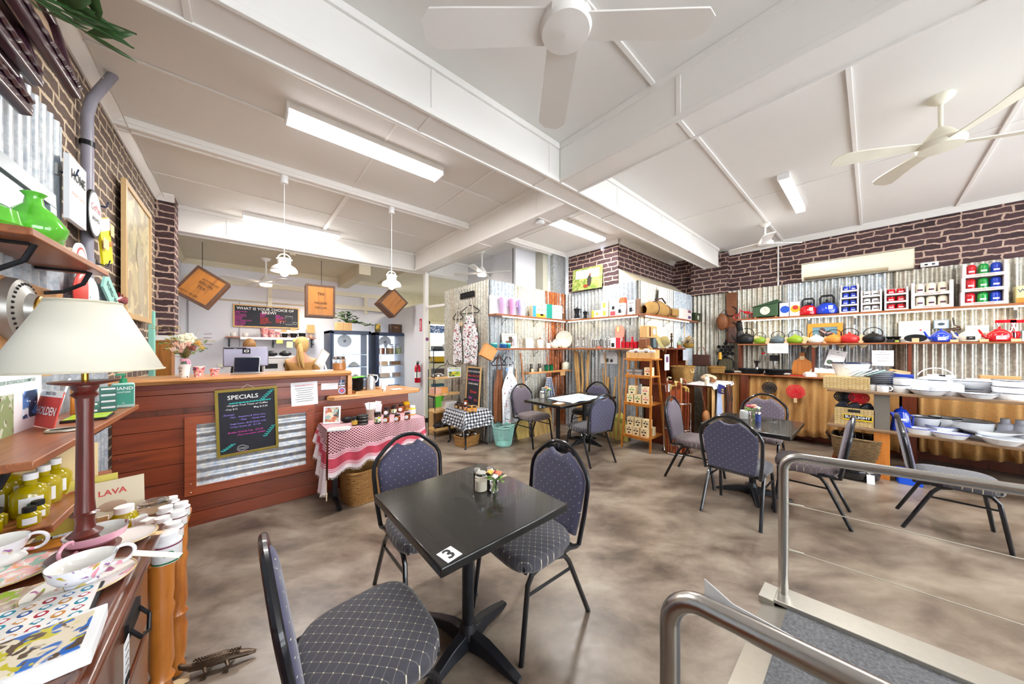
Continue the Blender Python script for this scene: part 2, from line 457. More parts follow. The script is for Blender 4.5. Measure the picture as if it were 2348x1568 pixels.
def tag(o,label,cat,group=None,kind=None):
 o['label']=label;o['category']=cat
 if group:o['group']=group
 if kind:o['kind']=kind
 return o
def thing(name,label,cat,loc=(0,0,0),rz=0,group=None,rot=None):
 o=bpy.data.objects.new(name,None);COL.objects.link(o)
 o.empty_display_size=.05
 o.location=loc;o.rotation_euler=rot or(0,0,rz)
 return tag(o,label,cat,group)
def struct(b,name,**k):
 o=b.ob(name,**k);o['kind']='structure';return o
def dup(root,loc,rz=None,label=None,group=None,sc=None):
 def cp(o,par):
  c=o.copy();COL.objects.link(c);c.parent=par
  for ch in list(o.children):cp(ch,c)
  return c
 r=cp(root,None);r.location=loc
 if rz is not None:r.rotation_euler=(0,0,rz)
 if sc:r.scale=(sc,sc,sc)if not hasattr(sc,'__len__')else sc
 if label:r['label']=label
 if group:r['group']=group
 return r
# ================================================================ the room
CZ=3.38;BZ=3.04;LX=-0.79;RX=7.15;YB=-3.2;YK=7.8
struct(MB().box(-.9,YB-.1,-.1,RX+.1,10.6,0,'floor'),'floor')
struct(MB().box(-.9,YB-.1,CZ,RX+.1,5.98,CZ+.08,'white_paint'),'ceiling')
struct(MB().box(-.9,6.1,3.06,7.2,10.6,3.14,'kitchen_ceiling'),'ceiling_kitchen')
b=MB().box(LX-.1,YB,0,LX,5.66,CZ,'brick_l')
struct(b,'wall_left')
struct(MB().box(LX-.1,5.66,1.66,-.63,5.96,CZ,M['brick_y']).box(LX-.1,5.655,1.66,-.64,5.66,CZ,M['brick_x']),'wall_pier')
struct(MB().box(LX-.1,5.66,1.60,-.60,6.0,1.67,'white_beam'),'trim_pier_ledge')
struct(MB().box(LX-.1,5.7,0,-.66,5.96,1.60,M['crate_wood']),'trim_pier_panel')
struct(MB().box(LX-.1,5.96,0,LX,YK+.1,3.1,'wall_white'),'wall_kitchen_left')
struct(MB().box(LX-.1,YK,0,2.88,YK+.1,3.1,'wall_white'),'wall_kitchen_back')
struct(MB().box(2.8,5.99,0,2.87,YK,2.42,'wall_white'),'wall_partition')
struct(MB().box(2.8,5.9,.09,2.87,5.99,3.05,'white_beam').box(2.795,5.895,0,2.88,6.0,.09,C('#1a1a1c')),'trim_post')
struct(MB().box(2.79,6.0,0,2.8,7.0,.09,C('#1a1a1c')),'baseboard_partition')
b=MB().tube([(2.84,5.93,2.34),(2.965,5.38,2.34)],.03,'white_beam',4)
struct(b,'trim_rail')
struct(MB().box(RX,YB,0,RX+.1,4.7,CZ,'brick_y'),'wall_right')
struct(MB().box(7.03,1.8,2.58,RX,2.45,CZ-.02,'brick_y'),'wall_right_pier')
def corr_strip(p0,p1,z0,z1,m,amp=.014,pitch=.076,name='wall_corrugated',jag=0,seam=None):
 """corrugated sheet standing between two floor points; bulge towards the room (left of p0->p1)"""
 d=Vector((p1[0]-p0[0],p1[1]-p0[1]));L=d.length;d.normalize();n=Vector((d.y,-d.x))
 k=int(L/pitch*8);b=MB()
 ph=random.random()*6
 def f(u,v):
  s=u*L;a=amp*math.sin(s/pitch*2*PI+ph)
  z=z0+(z1-z0)*v
  if v==1 and jag:z+=jag*math.sin(s/.7)*.5
  return(p0[0]+d.x*s+n.x*a,p0[1]+d.y*s+n.y*a,z)
 b.grid(f,k,1,m)
 g=lambda u,v:(lambda q:(q[0]-n.x*.03,q[1]-n.y*.03,q[2]))(f(u,v))
 b.add([(p0[0]-n.x*.03,p0[1]-n.y*.03,z0),(p1[0]-n.x*.03,p1[1]-n.y*.03,z0),(p1[0]-n.x*.03,p1[1]-n.y*.03,z1),(p0[0]-n.x*.03,p0[1]-n.y*.03,z1)],[(0,1,2,3)],m)
 b.add([f(i/k,1)for i in range(k+1)]+[(p1[0]-n.x*.03,p1[1]-n.y*.03,z1),(p0[0]-n.x*.03,p0[1]-n.y*.03,z1)],[tuple(range(k+3))],m)
 return struct(b,name,sharp=80)
corr_strip((2.965,5.4),(2.965,3.99),0,2.6,'corr_warm',name='wall_nook_side')
corr_strip((2.955,4.0),(3.5,4.0),0,2.6,'corr_blue',name='wall_nook_front')
corr_strip((3.49,3.99),(4.28,3.99),0,2.58,'corr_warm',name='wall_nook_front')
corr_strip((4.27,3.98),(4.90,3.98),0,2.57,'corr_rust',name='wall_nook_front')
corr_strip((4.86,4.02),(4.86,3.1),0,2.57,'corr',name='wall_nook_return')
corr_strip((4.855,3.12),(4.855,2.45),0,2.6,'corr_blue',name='wall_nook_return')
corr_strip((4.84,2.46),(6.2,2.46),0,2.6,'corr_warm',name='wall_nook_right')
corr_strip((6.19,2.455),(7.14,2.455),0,2.6,'corr_blue',name='wall_nook_right')
corr_strip((7.1,2.50),(7.1,.95),0,2.6,'corr_warm',name='wall_right_corrugated',amp=.016)
corr_strip((7.09,1.0),(7.09,-.2),0,2.6,'corr',name='wall_right_corrugated',amp=.016)
corr_strip((7.1,-.15),(7.1,-3.1),0,2.6,'corr_warm',name='wall_right_corrugated',amp=.016)
struct(MB().box(4.9,2.845,2.87,7.2,2.95,CZ,'brick_x').box(4.88,2.849,2.45,4.97,3.92,CZ,'brick_y'),'wall_brick_box')
b=MB().add([(4.9,2.845,2.87),(7.2,2.845,2.87),(7.2,2.5,2.58),(4.9,2.5,2.58),(4.9,3.1,2.87),(4.9,3.1,2.58)],[(0,1,2,3),(0,3,5,4)],C('#d0c4ac',.6))
struct(b,'trim_sloped_hood')
struct(MB().box(3.85,4.34,2.2,4.4,4.42,CZ,'wall_white').box(4.38,4.14,2.2,4.52,4.34,CZ,C('#b9b6a6',.5)).box(4.52,4.0,2.2,4.88,4.08,CZ,'corr').box(3.85,4.4,2.2,3.9,6.0,CZ,'wall_white'),'wall_nook_upper')
struct(MB().box(2.98,8.6,0,7.2,8.7,3.1,C('#cfc4a2',.6)),'wall_corridor_back')
def cornice(p0,p1,nx,ny,name='trim_cornice',z=CZ,m='white_beam',s=.085):
 (x0,y0),(x1,y1)=p0,p1
 prof=[(0,-s),(.012,-s),(.018,-s*.75),(s*.7,-.02),(s*.72,0),(0,0)]
 vs=[]
 for(x,y)in((x0,y0),(x1,y1)):
  vs+=[(x+nx*a,y+ny*a,z+c)for a,c in prof]
 n=len(prof);fs=[(i,(i+1)%n,n+(i+1)%n,n+i)for i in range(n)]+[tuple(range(n)),tuple(range(n,2*n))]
 struct(MB().add(vs,fs,m),name)
cornice((LX,YB),(LX,5.66),1,0);cornice((LX,5.655),(-.63,5.655),0,-1)
cornice((RX,YB),(RX,2.45),-1,0);cornice((4.9,2.845),(RX,2.845),0,-1);cornice((4.88,2.84),(4.87,4.0),-1,0)
def beam(x0,y0,x1,y1,z0=BZ,z1=CZ,name='trim_beam',lip=True):
 b=MB().box(x0,y0,z0,x1,y1,z1,'white_beam')
 e=.012
 if lip:
  if x1-x0>y1-y0:
   for y in(y0,y1):b.box(x0,y-e,z0-e,x1,y+e,z0+.03,'white_beam');b.box(x0,y-.02,z1-.05,x1,y+.02,z1,'white_beam')
   x=x0+.6
   while x<x1:b.box(x-.015,y0-.006,z0-.007,x+.015,y1+.006,z1,'white_beam');x+=1.14
  else:
   for x in(x0,x1):b.box(x-e,y0,z0-e,x+e,y1,z0+.03,'white_beam');b.box(x-.02,y0,z1-.05,x+.02,y1,z1,'white_beam')
   y=y0+.45
   while y<y1:b.box(x0-.006,y-.015,z0-.007,x1+.006,y+.015,z1,'white_beam');y+=1.2
 struct(b,name,bevel=.003)
beam(LX,1.89,6.8,2.11)
beam(2.22,YB,2.49,1.885)
beam(2.59,2.115,2.86,5.9)
beam(-.75,5.95,4.3,6.13,3.05)
beam(LX,3.975,2.585,4.06,3.31,name='trim_duct');beam(2.865,3.96,4.86,4.05,3.31,name='trim_duct')
def batten(x0,y0,x1,y1,w=.022,t=.014,name='trim_batten',z=CZ):
 if abs(x1-x0)>abs(y1-y0):b=MB().box(x0,y0-w/2,z-t,x1,y0+w/2,z,'white_beam')
 else:b=MB().box(x0-w/2,y0,z-t,x0+w/2,y1,z,'white_beam')
 struct(b,name,bevel=.003)
batten(LX,3.14,2.58,3.14);batten(LX,5.0,2.58,5.0,.015,.008)
for x in(.98,2.0):batten(x,2.12,x,3.97,.02,.008)
for x in(.98,):batten(x,4.06,x,5.95,.05,.02)
for y,xs in((1.01,(LX,2.2)),(1.01,(2.5,7.1)),(.1,(2.5,7.1)),(-.74,(2.5,7.1)),(-1.6,(2.5,7.1)),(-.1,(-.7,2.2))):
 batten(xs[0],y,xs[1],y,.03,.016)
batten(4.85,-3,4.85,1.88,.012,.006);batten(2.87,3.0,4.86,3.0,.02,.01);batten(3.6,2.12,3.6,3.95,.02,.01)
batten(2.87,4.95,3.85,4.95,.03,.012)
for x,w,t in((.62,.08,.05),(1.72,.2,.2),(2.5,.06,.03)):struct(MB().box(x-w/2,6.13,3.06-t,x+w/2,YK,3.06,'kitchen_ceiling'),'trim_kitchen_beam')
b=MB().box(-.75,YK-.03,2.68,2.8,YK,2.78,C('#e2dcc8',.5))
for x in(.42,1.25,2.2):b.box(x-.035,YK-.03,2.3,x+.035,YK,2.68,C('#e2dcc8',.5))
b.box(-.75,YK-.02,2.38,2.8,YK,2.41,C('#b5a58c',.5));b.box(1.3,YK-.05,2.38,2.8,YK,2.48,C('#e2dcc8',.5))
struct(b,'trim_kitchen_back');struct(MB().box(-.72,YK-.012,0,-.70,YK,2.4,C('#98959a')).box(-.04,YK-.012,0,-.025,YK,2.4,C('#a9a6ac')),'trim_kitchen_joint')
cornice((LX,6.13),(LX,YK),1,0,z=3.06,m='kitchen_ceiling');cornice((LX,YK),(2.8,YK),0,-1,z=3.06,m='kitchen_ceiling')
b=MB()
b.box(-.9,YB-.1,0,7.25,YB,.5,'wall_white').box(-.9,YB-.1,2.9,7.25,YB,CZ,'wall_white')
for x0,x1 in((-.9,-.5),(2.55,3.1),(6.9,7.25)):b.box(x0,YB-.1,.5,x1,YB,2.9,'wall_white')
struct(b,'wall_back')
for n,(x0,x1)in enumerate(((-.5,2.55),(3.1,6.9))):
 b=MB()
 for x in(x0,(x0+x1)/2,x1-.05):b.box(x,YB-.08,.5,x+.05,YB-.02,2.9,'alu')
 b.box(x0,YB-.08,.5,x1,YB-.02,.55,'alu').box(x0,YB-.08,2.85,x1,YB-.02,2.9,'alu')
 b.box(x0,YB-.055,.55,x1,YB-.045,2.85,'glass')
 struct(b,'window_%d'%(n+1))
b=MB()
wx0,wx1=4.17,4.95
for x in(wx0,wx1):b.box(x-.04,8.55,1.2,x+.04,8.6,2.3,C('#d8cfae'))
b.box(wx0,8.55,2.22,wx1,8.6,2.3,C('#d8cfae')).box(wx0,8.55,1.2,wx1,8.6,1.26,C('#d8cfae')).box(wx0,8.56,1.55,wx1,8.6,1.575,C('#d8cfae'))
b.box(wx0,8.59,1.26,wx1,8.598,2.22,mat('bright_window_pane','#f4f8ff',.3,var=0,emit=1.6))
b.box(wx0+.03,8.57,1.96,wx1-.03,8.575,2.18,blotch_mat('blue_patterned_blind','#e8eef6',['#3a5c94','#3a5c94'],22,.8,.5))
struct(b,'window_3')
def batten_light(name,label,x0,y0,x1,y1,power,w=.2,h=.09,z=CZ):
 cx,cy=(x0+x1)/2,(y0+y1)/2;L=abs(x1-x0)+abs(y1-y0)
 t=thing(name,label,'ceiling light',(cx,cy,z),0 if abs(x1-x0)>abs(y1-y0)else R(90))
 MB().box(-L/2,-w/2,-.05,L/2,w/2,0,'white_beam').box(-L/2-.012,-w/2,-h,-L/2,w/2,0,'plastic_w').box(L/2,-w/2,-h,L/2+.012,w/2,0,'plastic_w').ob('light_housing',t)
 MB().prism([(-w*.44,-.05),(-w*.36,-h),(w*.36,-h),(w*.44,-.05)],-L/2,L/2,'tube','x').ob('diffuser',t)
 area('tube_light',(cx,cy,z-h-.012),(0,0,0 if abs(x1-x0)>abs(y1-y0)else R(90)),L*.95,w*.8,power,(1,.97,.93))
batten_light('fluorescent_light','long white fluorescent ceiling light nearest the big beam above the counter',.27,3.0,1.57,3.0,60)
batten_light('fluorescent_light','white fluorescent ceiling light by the brick corner above the shelves',3.35,2.98,4.55,2.98,50)
batten_light('fluorescent_light','small bare tube light on the ceiling over the right-hand tables',4.41,.62,5.65,.62,55,.1,.06)
batten_light('fluorescent_light','fluorescent light half hidden against the bulkhead over the counter',.02,5.72,1.2,5.72,45,.14,.08)
batten_light('fluorescent_light','fluorescent ceiling light over the ramp, out of the picture',3.4,-1.9,4.9,-1.9,55)
area('kitchen_fan_lamp',(1.0,6.9,2.5),(0,0,0),.3,.3,22,(1,.95,.85))
area('corridor_lamp',(3.5,7.2,2.95),(0,0,0),.3,.3,18,(1,.9,.7))
# ================================================================ chairs and café tables
def chair(label,loc,rz,faded=0,group=None,name='banquet_chair'):
 t=thing(name,label,'chair',loc,rz,group)
 fr='chair_frame'
 tilt=R(9)
 def bt(x,z,y=0):
  return(x,-.20-math.sin(tilt)*(z-.40)+y,.40+math.cos(tilt)*(z-.40))
 half=[(.205,.40),(.222,.55),(.23,.70),(.227,.75),(.205,.795),(.15,.85),(.09,.897),(.04,.914)]
 pts=[(.19,.20,.425)]+[(.205,-.10,.415),(.208,-.17,.40)]+[bt(x,z)for x,z in half]+[bt(0,.917)]
 full=pts+[(-p[0],p[1],p[2])for p in reversed(pts[:-1])]
 MB().tube(full,.0135,fr,8).ob('back_frame',t)
 prof=[(.175,.43),(.193,.55),(.207,.70),(.203,.745),(.182,.783),(.125,.835),(.072,.872),(.04,.852),(0,.845)]
 poly=prof+[(-x,z)for x,z in reversed(prof[:-1])]
 b=MB();n=len(poly)
 c=(0,.64)
 def lay(y,k):return[(c[0]+(x-c[0])*k,y,c[1]+(z-c[1])*k-.40)for x,z in poly]
 L=[lay(-.016,.955),lay(-.012,.99),lay(0,1.0),lay(.014,.985),lay(.022,.93),lay(.027,.8)]
 vs=sum(L,[]);fs=[tuple(range(n))]
 for i in range(len(L)-1):fs+=[(i*n+k,i*n+(k+1)%n,(i+1)*n+(k+1)%n,(i+1)*n+k)for k in range(n)]
 fs.append(tuple(reversed(range((len(L)-1)*n,len(L)*n))))
 b.add(vs,fs,'dots_back2' if faded else 'dots_back')
 b.ob('backrest',t,loc=(0,-.20,.40),rot=(tilt,0,0),sharp=50)
 out=[]
 for k in range(40):
  a=2*PI*k/40;cx,sy=math.cos(a),math.sin(a)
  e=.55
  x=.225*(abs(cx)**e)*(1 if cx>0 else-1);y=.215*(abs(sy)**e)*(1 if sy>0 else-1)
  out.append((x*(1+.06*y/.215),y+.02))
 b=MB();vs=[]
 lay2=[(.398,.93),(.403,.98),(.425,1.0),(.450,.99),(.464,.955),(.473,.87),(.479,.6),(.481,.25)]
 for z,k in lay2:vs+=[(x*k,(y-.02)*k+.02,z)for x,y in out]
 n=40;fs=[tuple(reversed(range(n)))]
 for i in range(len(lay2)-1):fs+=[(i*n+k,i*n+(k+1)%n,(i+1)*n+(k+1)%n,(i+1)*n+k)for k in range(n)]
 fs.append(tuple(range((len(lay2)-1)*n,len(lay2)*n)))
 b.add(vs,fs,'dots_seat2' if faded else 'dots_seat').ob('seat',t,sharp=70)
 b=None
 for y in(-.16,.18):MB().tube([(-.19,y,.40),(.19,y,.40)],.012,fr,6).ob('crossbar',t)
 for s in(-1,1):
  MB().tube([(s*.2,-.12,.405),(s*.202,.10,.405),(s*.203,.155,.39),(s*.205,.185,.35),(s*.215,.235,0)],.0135,fr,8).ob('leg',t)
  MB().tube([(s*.2,-.02,.40),(s*.203,-.08,.385),(s*.206,-.115,.34),(s*.22,-.265,0)],.0135,fr,8).ob('leg',t)
  MB().tube([(s*.205,.19,.30),(s*.208,-.13,.30)],.008,fr,6).ob('stretcher',t)
 return t
def cafe_table(label,x0,y0,x1,y1,poles=1,num=None,top='table_black',base_rot=0,name='cafe_table'):
 cx,cy=(x0+x1)/2,(y0+y1)/2
 t=thing(name,label,'table',(cx,cy,0))
 MB().box(x0-cx,y0-cy,.70,x1-cx,y1-cy,.738,top).ob('tabletop',t,bevel=.006)
 for k in range(poles):
  px=0 if poles==1 else(-.32+.64*k)
  MB().lathe([(.030,.05),(.030,.70)],'black_metal',(px,0,0),20).ob('pole',t)
  MB().lathe([(.16,.685),(.16,.70)],'black_metal',(px,0,0),16).ob('mounting_plate',t)
  MB().lathe([(.05,.055),(.045,.085),(.033,.12)],'black_metal',(px,0,0),16).ob('hub',t)
  for q in range(4):
   a=base_rot+q*PI/2;c,s=math.cos(a),math.sin(a)
   pts=[(0.02,.085),(.12,.075),(.22,.045),(.29,.018),(.315,.012)]
   b=MB().at((px,0,0),(0,0,a))
   vs=[];
   for i,(r,z)in enumerate(pts):
    w=.036-.014*i/4;th=(.075,.055,.035,.018,.012)[i]
    vs+=[(r,-w,max(0.0,z-th)),(r,w,max(0.0,z-th)),(r,w*.7,z),(r,-w*.7,z)]
   fs=[(0,1,2,3),(19,18,17,16)]
   for i in range(4):
    for j in range(4):fs.append((i*4+j,(i+1)*4+j,(i+1)*4+(j+1)%4,i*4+(j+1)%4))
   b.add(vs,fs,'black_metal').ob('foot',t,bevel=.004)
 return t
t3=cafe_table('black square-topped pedestal table with a number 3 sticker, nearest the camera',.52,.975,1.21,1.70,base_rot=R(15))
MB().box(-.033,-.035,0,.033,.035,.0012,'paper').text('3',.075,'ink',(0,0,.0013),(0,0,0),bold=.02).ob('number_sticker',t3,loc=(-.285,-.315,.738),rot=(0,0,R(8)))
cafe_table('black pedestal table with a pink posy, in front of the right-hand chairs',3.56,.45,4.38,1.15,base_rot=R(20))
cafe_table('long black café table with a newspaper spread on it, by the nook wall',3.15,2.66,4.50,3.36,poles=2)
chair('dark dotted banquet chair at bottom left, back edge-on, beside the number 3 table',(.33,1.20,0),R(-90))
chair('dark dotted banquet chair behind the number 3 table, by the wicker basket',(.86,1.81,0),R(180))
chair('dark dotted banquet chair with a purplish seat, right of the number 3 table',(1.24,1.29,0),R(88))
chair('banquet chair seen from behind, closest of those round the pink posy table',(3.46,.80,0),R(-92))
chair('banquet chair to the left of the pink posy table, beside the walking stick stand',(3.98,1.33,0),R(182),1)
chair('faded banquet chair beyond the posy table, before the burlap curtain',(4.80,.90,0),R(90),1)
chair('faded banquet chair seen edge-on behind the handrail, right of the posy table',(3.98,.38,0),R(3),1)
chair('banquet chair with an edge-on back before the lower enamel shelf',(4.42,-.43,0),R(182))
chair('faded banquet chair at the left end of the newspaper table, by the aprons',(3.48,3.52,0),R(180),1)
chair('banquet chair with a purplish back on the near side of the newspaper table',(3.55,2.50,0),R(-12))
chair('dark banquet chair at the far end of the newspaper table against the poles',(4.42,3.12,0),R(90))
def shaker(label,x,y,z,c1,s=1,group=None):
 t=thing('shaker',label,'shaker',(x,y,z),group=group)
 MB().lathe([(.021,0),(.021,.062)],c1,seg=18).ob('body',t)
 MB().lathe([(.0215,.062),(.0215,.078),(.018,.083)],'chrome',seg=18).ob('cap',t)
 t.scale=(s,s,s);return t
def glass_jar(label,x,y,z,r=.033,h=.095,fill='#efe6d2',lid='chrome',name='sugar_jar',fh=.6,cat='jar',group=None):
 t=thing(name,label,cat,(x,y,z),group=group)
 MB().lathe([(r*.9,0),(r,.006),(r,h*.8),(r*.8,h*.88),(r*.8,h*.9)],'glass',seg=22,cap=False).lathe([(0,.001),(r*.9,.001)],'glass',seg=22,cap=False).ob('glass_body',t)
 MB().lathe([(r*.86,.004),(r*.9,h*fh)],fill,seg=18).ob('contents',t)
 MB().lathe([(r*.86,h*.88),(r*.88,h),(r*.8,h*1.03)],lid,seg=22).ob('lid',t)
 return t
def posy(label,x,y,z,cols,s=1,h=.05,r=.022,seed=1):
 random.seed(seed)
 t=thing('posy_vase',label,'vase',(x,y,z));t.scale=(s,s,s)
 MB().lathe([(r*.5,0),(r*.9,.01),(r*.7,h*.5),(r,h)],'glass',seg=16,cap=False).ob('vase',t)
 b=MB()
 for i in range(8):
  a=random.random()*6.3;rr=random.random()*r*.5
  e=(math.cos(a)*(r+.012),math.sin(a)*(r+.012),h+.02+random.random()*.02)
  b.tube([(math.cos(a+3)*rr,math.sin(a+3)*rr,.006),(rr*.3,0,h),e],.0012,'foliage_l',5)
  for k in range(3):b.ball((e[0]*1.1+random.uniform(-.012,.012),e[1]*1.1+random.uniform(-.012,.012),e[2]-.01+random.uniform(-.01,.01)),(.009,.006,.003),'foliage_l',6,4)
 b.ob('stems',t)
 for i,c in enumerate(cols):
  a=i*6.28/len(cols)+.4;q=(math.cos(a)*r*.95,math.sin(a)*r*.95,h+.028+.008*(i%3))
  b=MB()
  for k in range(9):
   an=k*.7;b.ball((q[0]+.010*math.cos(an),q[1]+.010*math.sin(an),q[2]+.003*(k%3)),(.007,.007,.005),c,8,5)
  b.ball((q[0],q[1],q[2]+.006),.007,c,8,5).ob('flower',t)
 return t
TZ=.738
shaker('black shaker with a silver top on the number 3 table, left of its pair',*atZ(1094,1108,TZ),TZ,C('#17181c',.3),1,'shakers on the number 3 table')
shaker('dark pepper shaker behind the red posy on the number 3 table',*atZ(1124,1105,TZ),TZ,'iron',1,'shakers on the number 3 table')
glass_jar('glass sugar jar with metal lid on the number 3 table',*atZ(1103,1124,TZ),TZ)
posy('small glass of red and peach flowers on the number 3 table',*atZ(1133,1128,TZ),TZ,['#b3161e','#f2a48c','#e8c860','#f7f2ea','#e88a6a'],1.15)
posy('small glass of pink flowers on the right-hand table',*atZ(1727,962,TZ),TZ,['#f2847c','#e8607a','#f5a08c','#f7f2ea'],1.6,seed=4)
glass_jar('glass of sugar sachets on the right-hand table beside the pink posy',*atZ(1706,960,TZ),TZ,.04,.09,'#f0f0ee','plastic_w',name='sachet_jar',fh=.95)
shaker('blue and white shaker just right of the pink posy',*atZ(1738,966,TZ),TZ,C('#3c4c8c',.3),1.2)
glass_jar('white sugar jar on the newspaper table',*atZ(1243,912,TZ),TZ,.035,.1,'#f0ede4','plastic_w')
posy('orange and white posy on the newspaper table',*atZ(1254,908,TZ),TZ,['#f0a080','#f4ead8','#e88a5a','#f7f2ea'],1.5,seed=6)
b=MB().grid(lambda u,v:(u*.78+.04*v,v*.52,.003+.012*math.sin(u*7)**2*(1-v)+.004*math.sin(v*9)),20,10,blotch_mat('newspaper_print','#dfe9f4',['#9db8da','#c2d4e8','#7f99bd'],12,.8,.55))
tag(b.ob('newspaper',loc=(3.45,2.70,TZ+.001),solid=.003),'newspaper spread open across the long black table','newspaper')
tag(MB().box(0,0,0,.16,.11,.008,'kraft').box(.015,.012,.008,.145,.098,.010,'paper').ob('menu_card',loc=(3.22,2.74,TZ+.001),rot=(0,0,R(12))),'small card menu on the newspaper table near its left end','menu')
# ================================================================ the counter
CF=3.74
cn=thing('service_counter','red timber board service counter with a framed iron panel','counter',(0,CF,0))
b=MB()
rows=[(.0,.115),(.118,.255),(.258,.40),(.403,.545),(.548,.69),(.693,.835),(.838,.952),(1.002,1.12),(1.123,1.205)]
for z0,z1 in rows:b.box(-.74,0,z0,.86 if z1>.96 else 1.55,.03,z1,'red_wood')
b.ob('front_boards',cn,bevel=.003)
MB().box(-.74,.03,0,.86,.12,1.2,'brown_wood').box(.84,.03,0,.87,.5,1.2,'brown_wood').box(1.50,.03,0,1.55,.5,.96,'brown_wood').box(.86,.031,0,1.5,.05,.96,'brown_wood').ob('carcass',cn)
MB().box(-.74,-.012,1.165,.80,.0,1.205,C('#6e2c22',.4)).ob('rail',cn,bevel=.002)
b=MB();o=[(-.358,.268),(.557,.268),(.557,.928),(-.358,.928)];i_=[(-.288,.338),(.488,.338),(.488,.859),(-.288,.859)]
for k in range(4):
 j=(k+1)%4;q=[o[k],o[j],i_[j],i_[k]]
 b.prism(q,-.028,0,'red_frame','y')
b.ob('panel_frame',cn,bevel=.002)
b=MB();
b.grid(lambda u,v:(-.30+.80*u,-.008-.006*math.cos(v*.54/.075*2*PI),.33+.54*v),1,60,corr_mat('panel_iron','#94a6c2','#dcdad2','#a89878',amt=.6))
b.ob('iron_panel',cn,sharp=80)
b=MB()
for x,z in((-.32,.30),(-.32,.37),(-.32,.89),(.52,.89),(.52,.30),(.52,.82),(-.7,.2),(-.7,.35),(-.7,.5),(-.7,.65),(-.7,.8),(.6,.2),(.6,.5)):b.ball((x,-.03 if-.36<x<.56 else-.002,z),.004,'chrome',8,4)
b.ob('nail_heads',cn)
random.seed(3)
def wav(x):return.012*math.sin(x*4.1)+.008*math.sin(x*9.7+1)+.005*math.sin(x*23)
b=MB();nx=60
vs=[]
for i in range(nx+1):
 x=-.76+i*(1.66/nx);w=wav(x)
 vs+=[(x,-.045+w,1.253),(x,-.052+w*1.2,1.235),(x,-.025+w*.5,1.207),(x,.45,1.207),(x,.45,1.253)]
fs=[(0,1,2,3,4),tuple(nx*5+k for k in(4,3,2,1,0))]
for i in range(nx):fs+=[(i*5+k,i*5+(k+1)%5,(i+1)*5+(k+1)%5,(i+1)*5+k)for k in range(5)]
b.add(vs,fs,'slab_wood').box(.865,-.04,1.003,.905,.45,1.207,'slab_wood')
b.ob('slab_top',cn)
b=MB();out=[(.66,-.06),(.72,-.11),(1.0,-.115),(1.3,-.105),(1.52,-.09),(1.66,-.06),(1.70,0),(1.66,.12),(1.6,.5),(.75,.5),(.70,.02)]
b.prism(out,.955,1.0,'slab_wood')
b.ob('serving_shelf',cn,bevel=.008)
def board_obj(name,label,cat,w,h,frame,fw,face,loc,rot,th=.02,texts=(),group=None,extra=None,parts=('frame','panel')):
 """framed flat panel; local x = width, z = height, face towards -y"""
 t=thing(name,label,cat,loc,rot=rot,group=group)
 b=MB().box(-w/2,-th,0,w/2,0,fw,frame).box(-w/2,-th,h-fw,w/2,0,h,frame).box(-w/2,-th,fw,-w/2+fw,0,h-fw,frame).box(w/2-fw,-th,fw,w/2,0,h-fw,frame)
 b.ob(parts[0],t,bevel=.002)
 b=MB().box(-w/2+fw,-th*.6,fw,w/2-fw,-.001,h-fw,face)
 for tx,s,m,x,z,*al in texts:
  b.text(tx,s,m,(x,-th*.6-.0008,z),align=al[0]if al else 'CENTER',bold=al[1]if len(al)>1 else.006)
 if extra:extra(b)
 b.ob(parts[1],t);return t
def chalk_extra(b):
 y=-.0135
 def leaf(p0,p1,n,m='chalk_c'):
  b.tube([(p0[0],y,p0[1]),((p0[0]+p1[0])/2+.008,y,(p0[1]+p1[1])/2),(p1[0],y,p1[1])],.0012,m,4)
  for i in range(n):
   f=(i+.5)/n;x=p0[0]+(p1[0]-p0[0])*f;z=p0[1]+(p1[1]-p0[1])*f
   for s in(-1,1):b.ball((x+.009*s,y,z+.006),(.009,.0006,.0035),m,6,4)
 leaf((.10,.47),(.18,.555),6);leaf((-.12,.46),(.16,.465),12);leaf((-.18,.045),(-.10,.10),5);leaf((.11,.12),(.185,.22),6)
 b.tube([(-.05+.03*math.cos(a),y,.055+.026*math.sin(a))for a in[i*PI/8 for i in range(16)]],.0016,'chalk_w',4,closed=True)
 b.tube([(-.085,y,.025),(-.05,y,.018),(-.012,y,.027)],.0016,'chalk_p',4).tube(arc((-.018,y,.055),.012,-80,80),.0014,'chalk_w',4)
 b.text('COD',.02,'chalk_w',(-.05,y,.052))
sb=board_obj('chalkboard','chalkboard of specials in an olive-gold frame, hanging on the red counter','chalkboard',.428,.59,mat('olive_gold_frame','#8c7a2c',.4),.022,'board',(.052,CF-.03,.555),(R(3),R(-1.5),0),texts=(
('SPECIALS',.052,'chalk_w',-.03,.515,'CENTER',.012),
('-Organic Fruit Toast w/ Coffee',.0225,'chalk_w',.0,.445),('-Cup $12',.021,'chalk_w',-.11,.413),('Mug $13.50',.021,'chalk_w',.09,.413),
('-Scones!',.022,'chalk_v',-.13,.365),('-Plain   -Raspberry & White Choc',.018,'chalk_v',.0,.340),('- Date     - Gluten Free',.019,'chalk_v',.03,.313),
('-Single Scone - $6.00 (Butter only)',.018,'chalk_v',.0,.280),('-Cream Scones (2)   $11.00',.019,'chalk_v',-.02,.253),
('-Brekky Granola Cup   $12.00',.020,'chalk_p',-.02,.205),('-Dairy free option available',.018,'chalk_p',.02,.178)),extra=chalk_extra)
MB().tube([(-.04,-.01,.59),(0,-.005,.625),(.045,-.01,.59)],.0015,C('#cfc6b4'),5).ob('hanging_cord',sb)
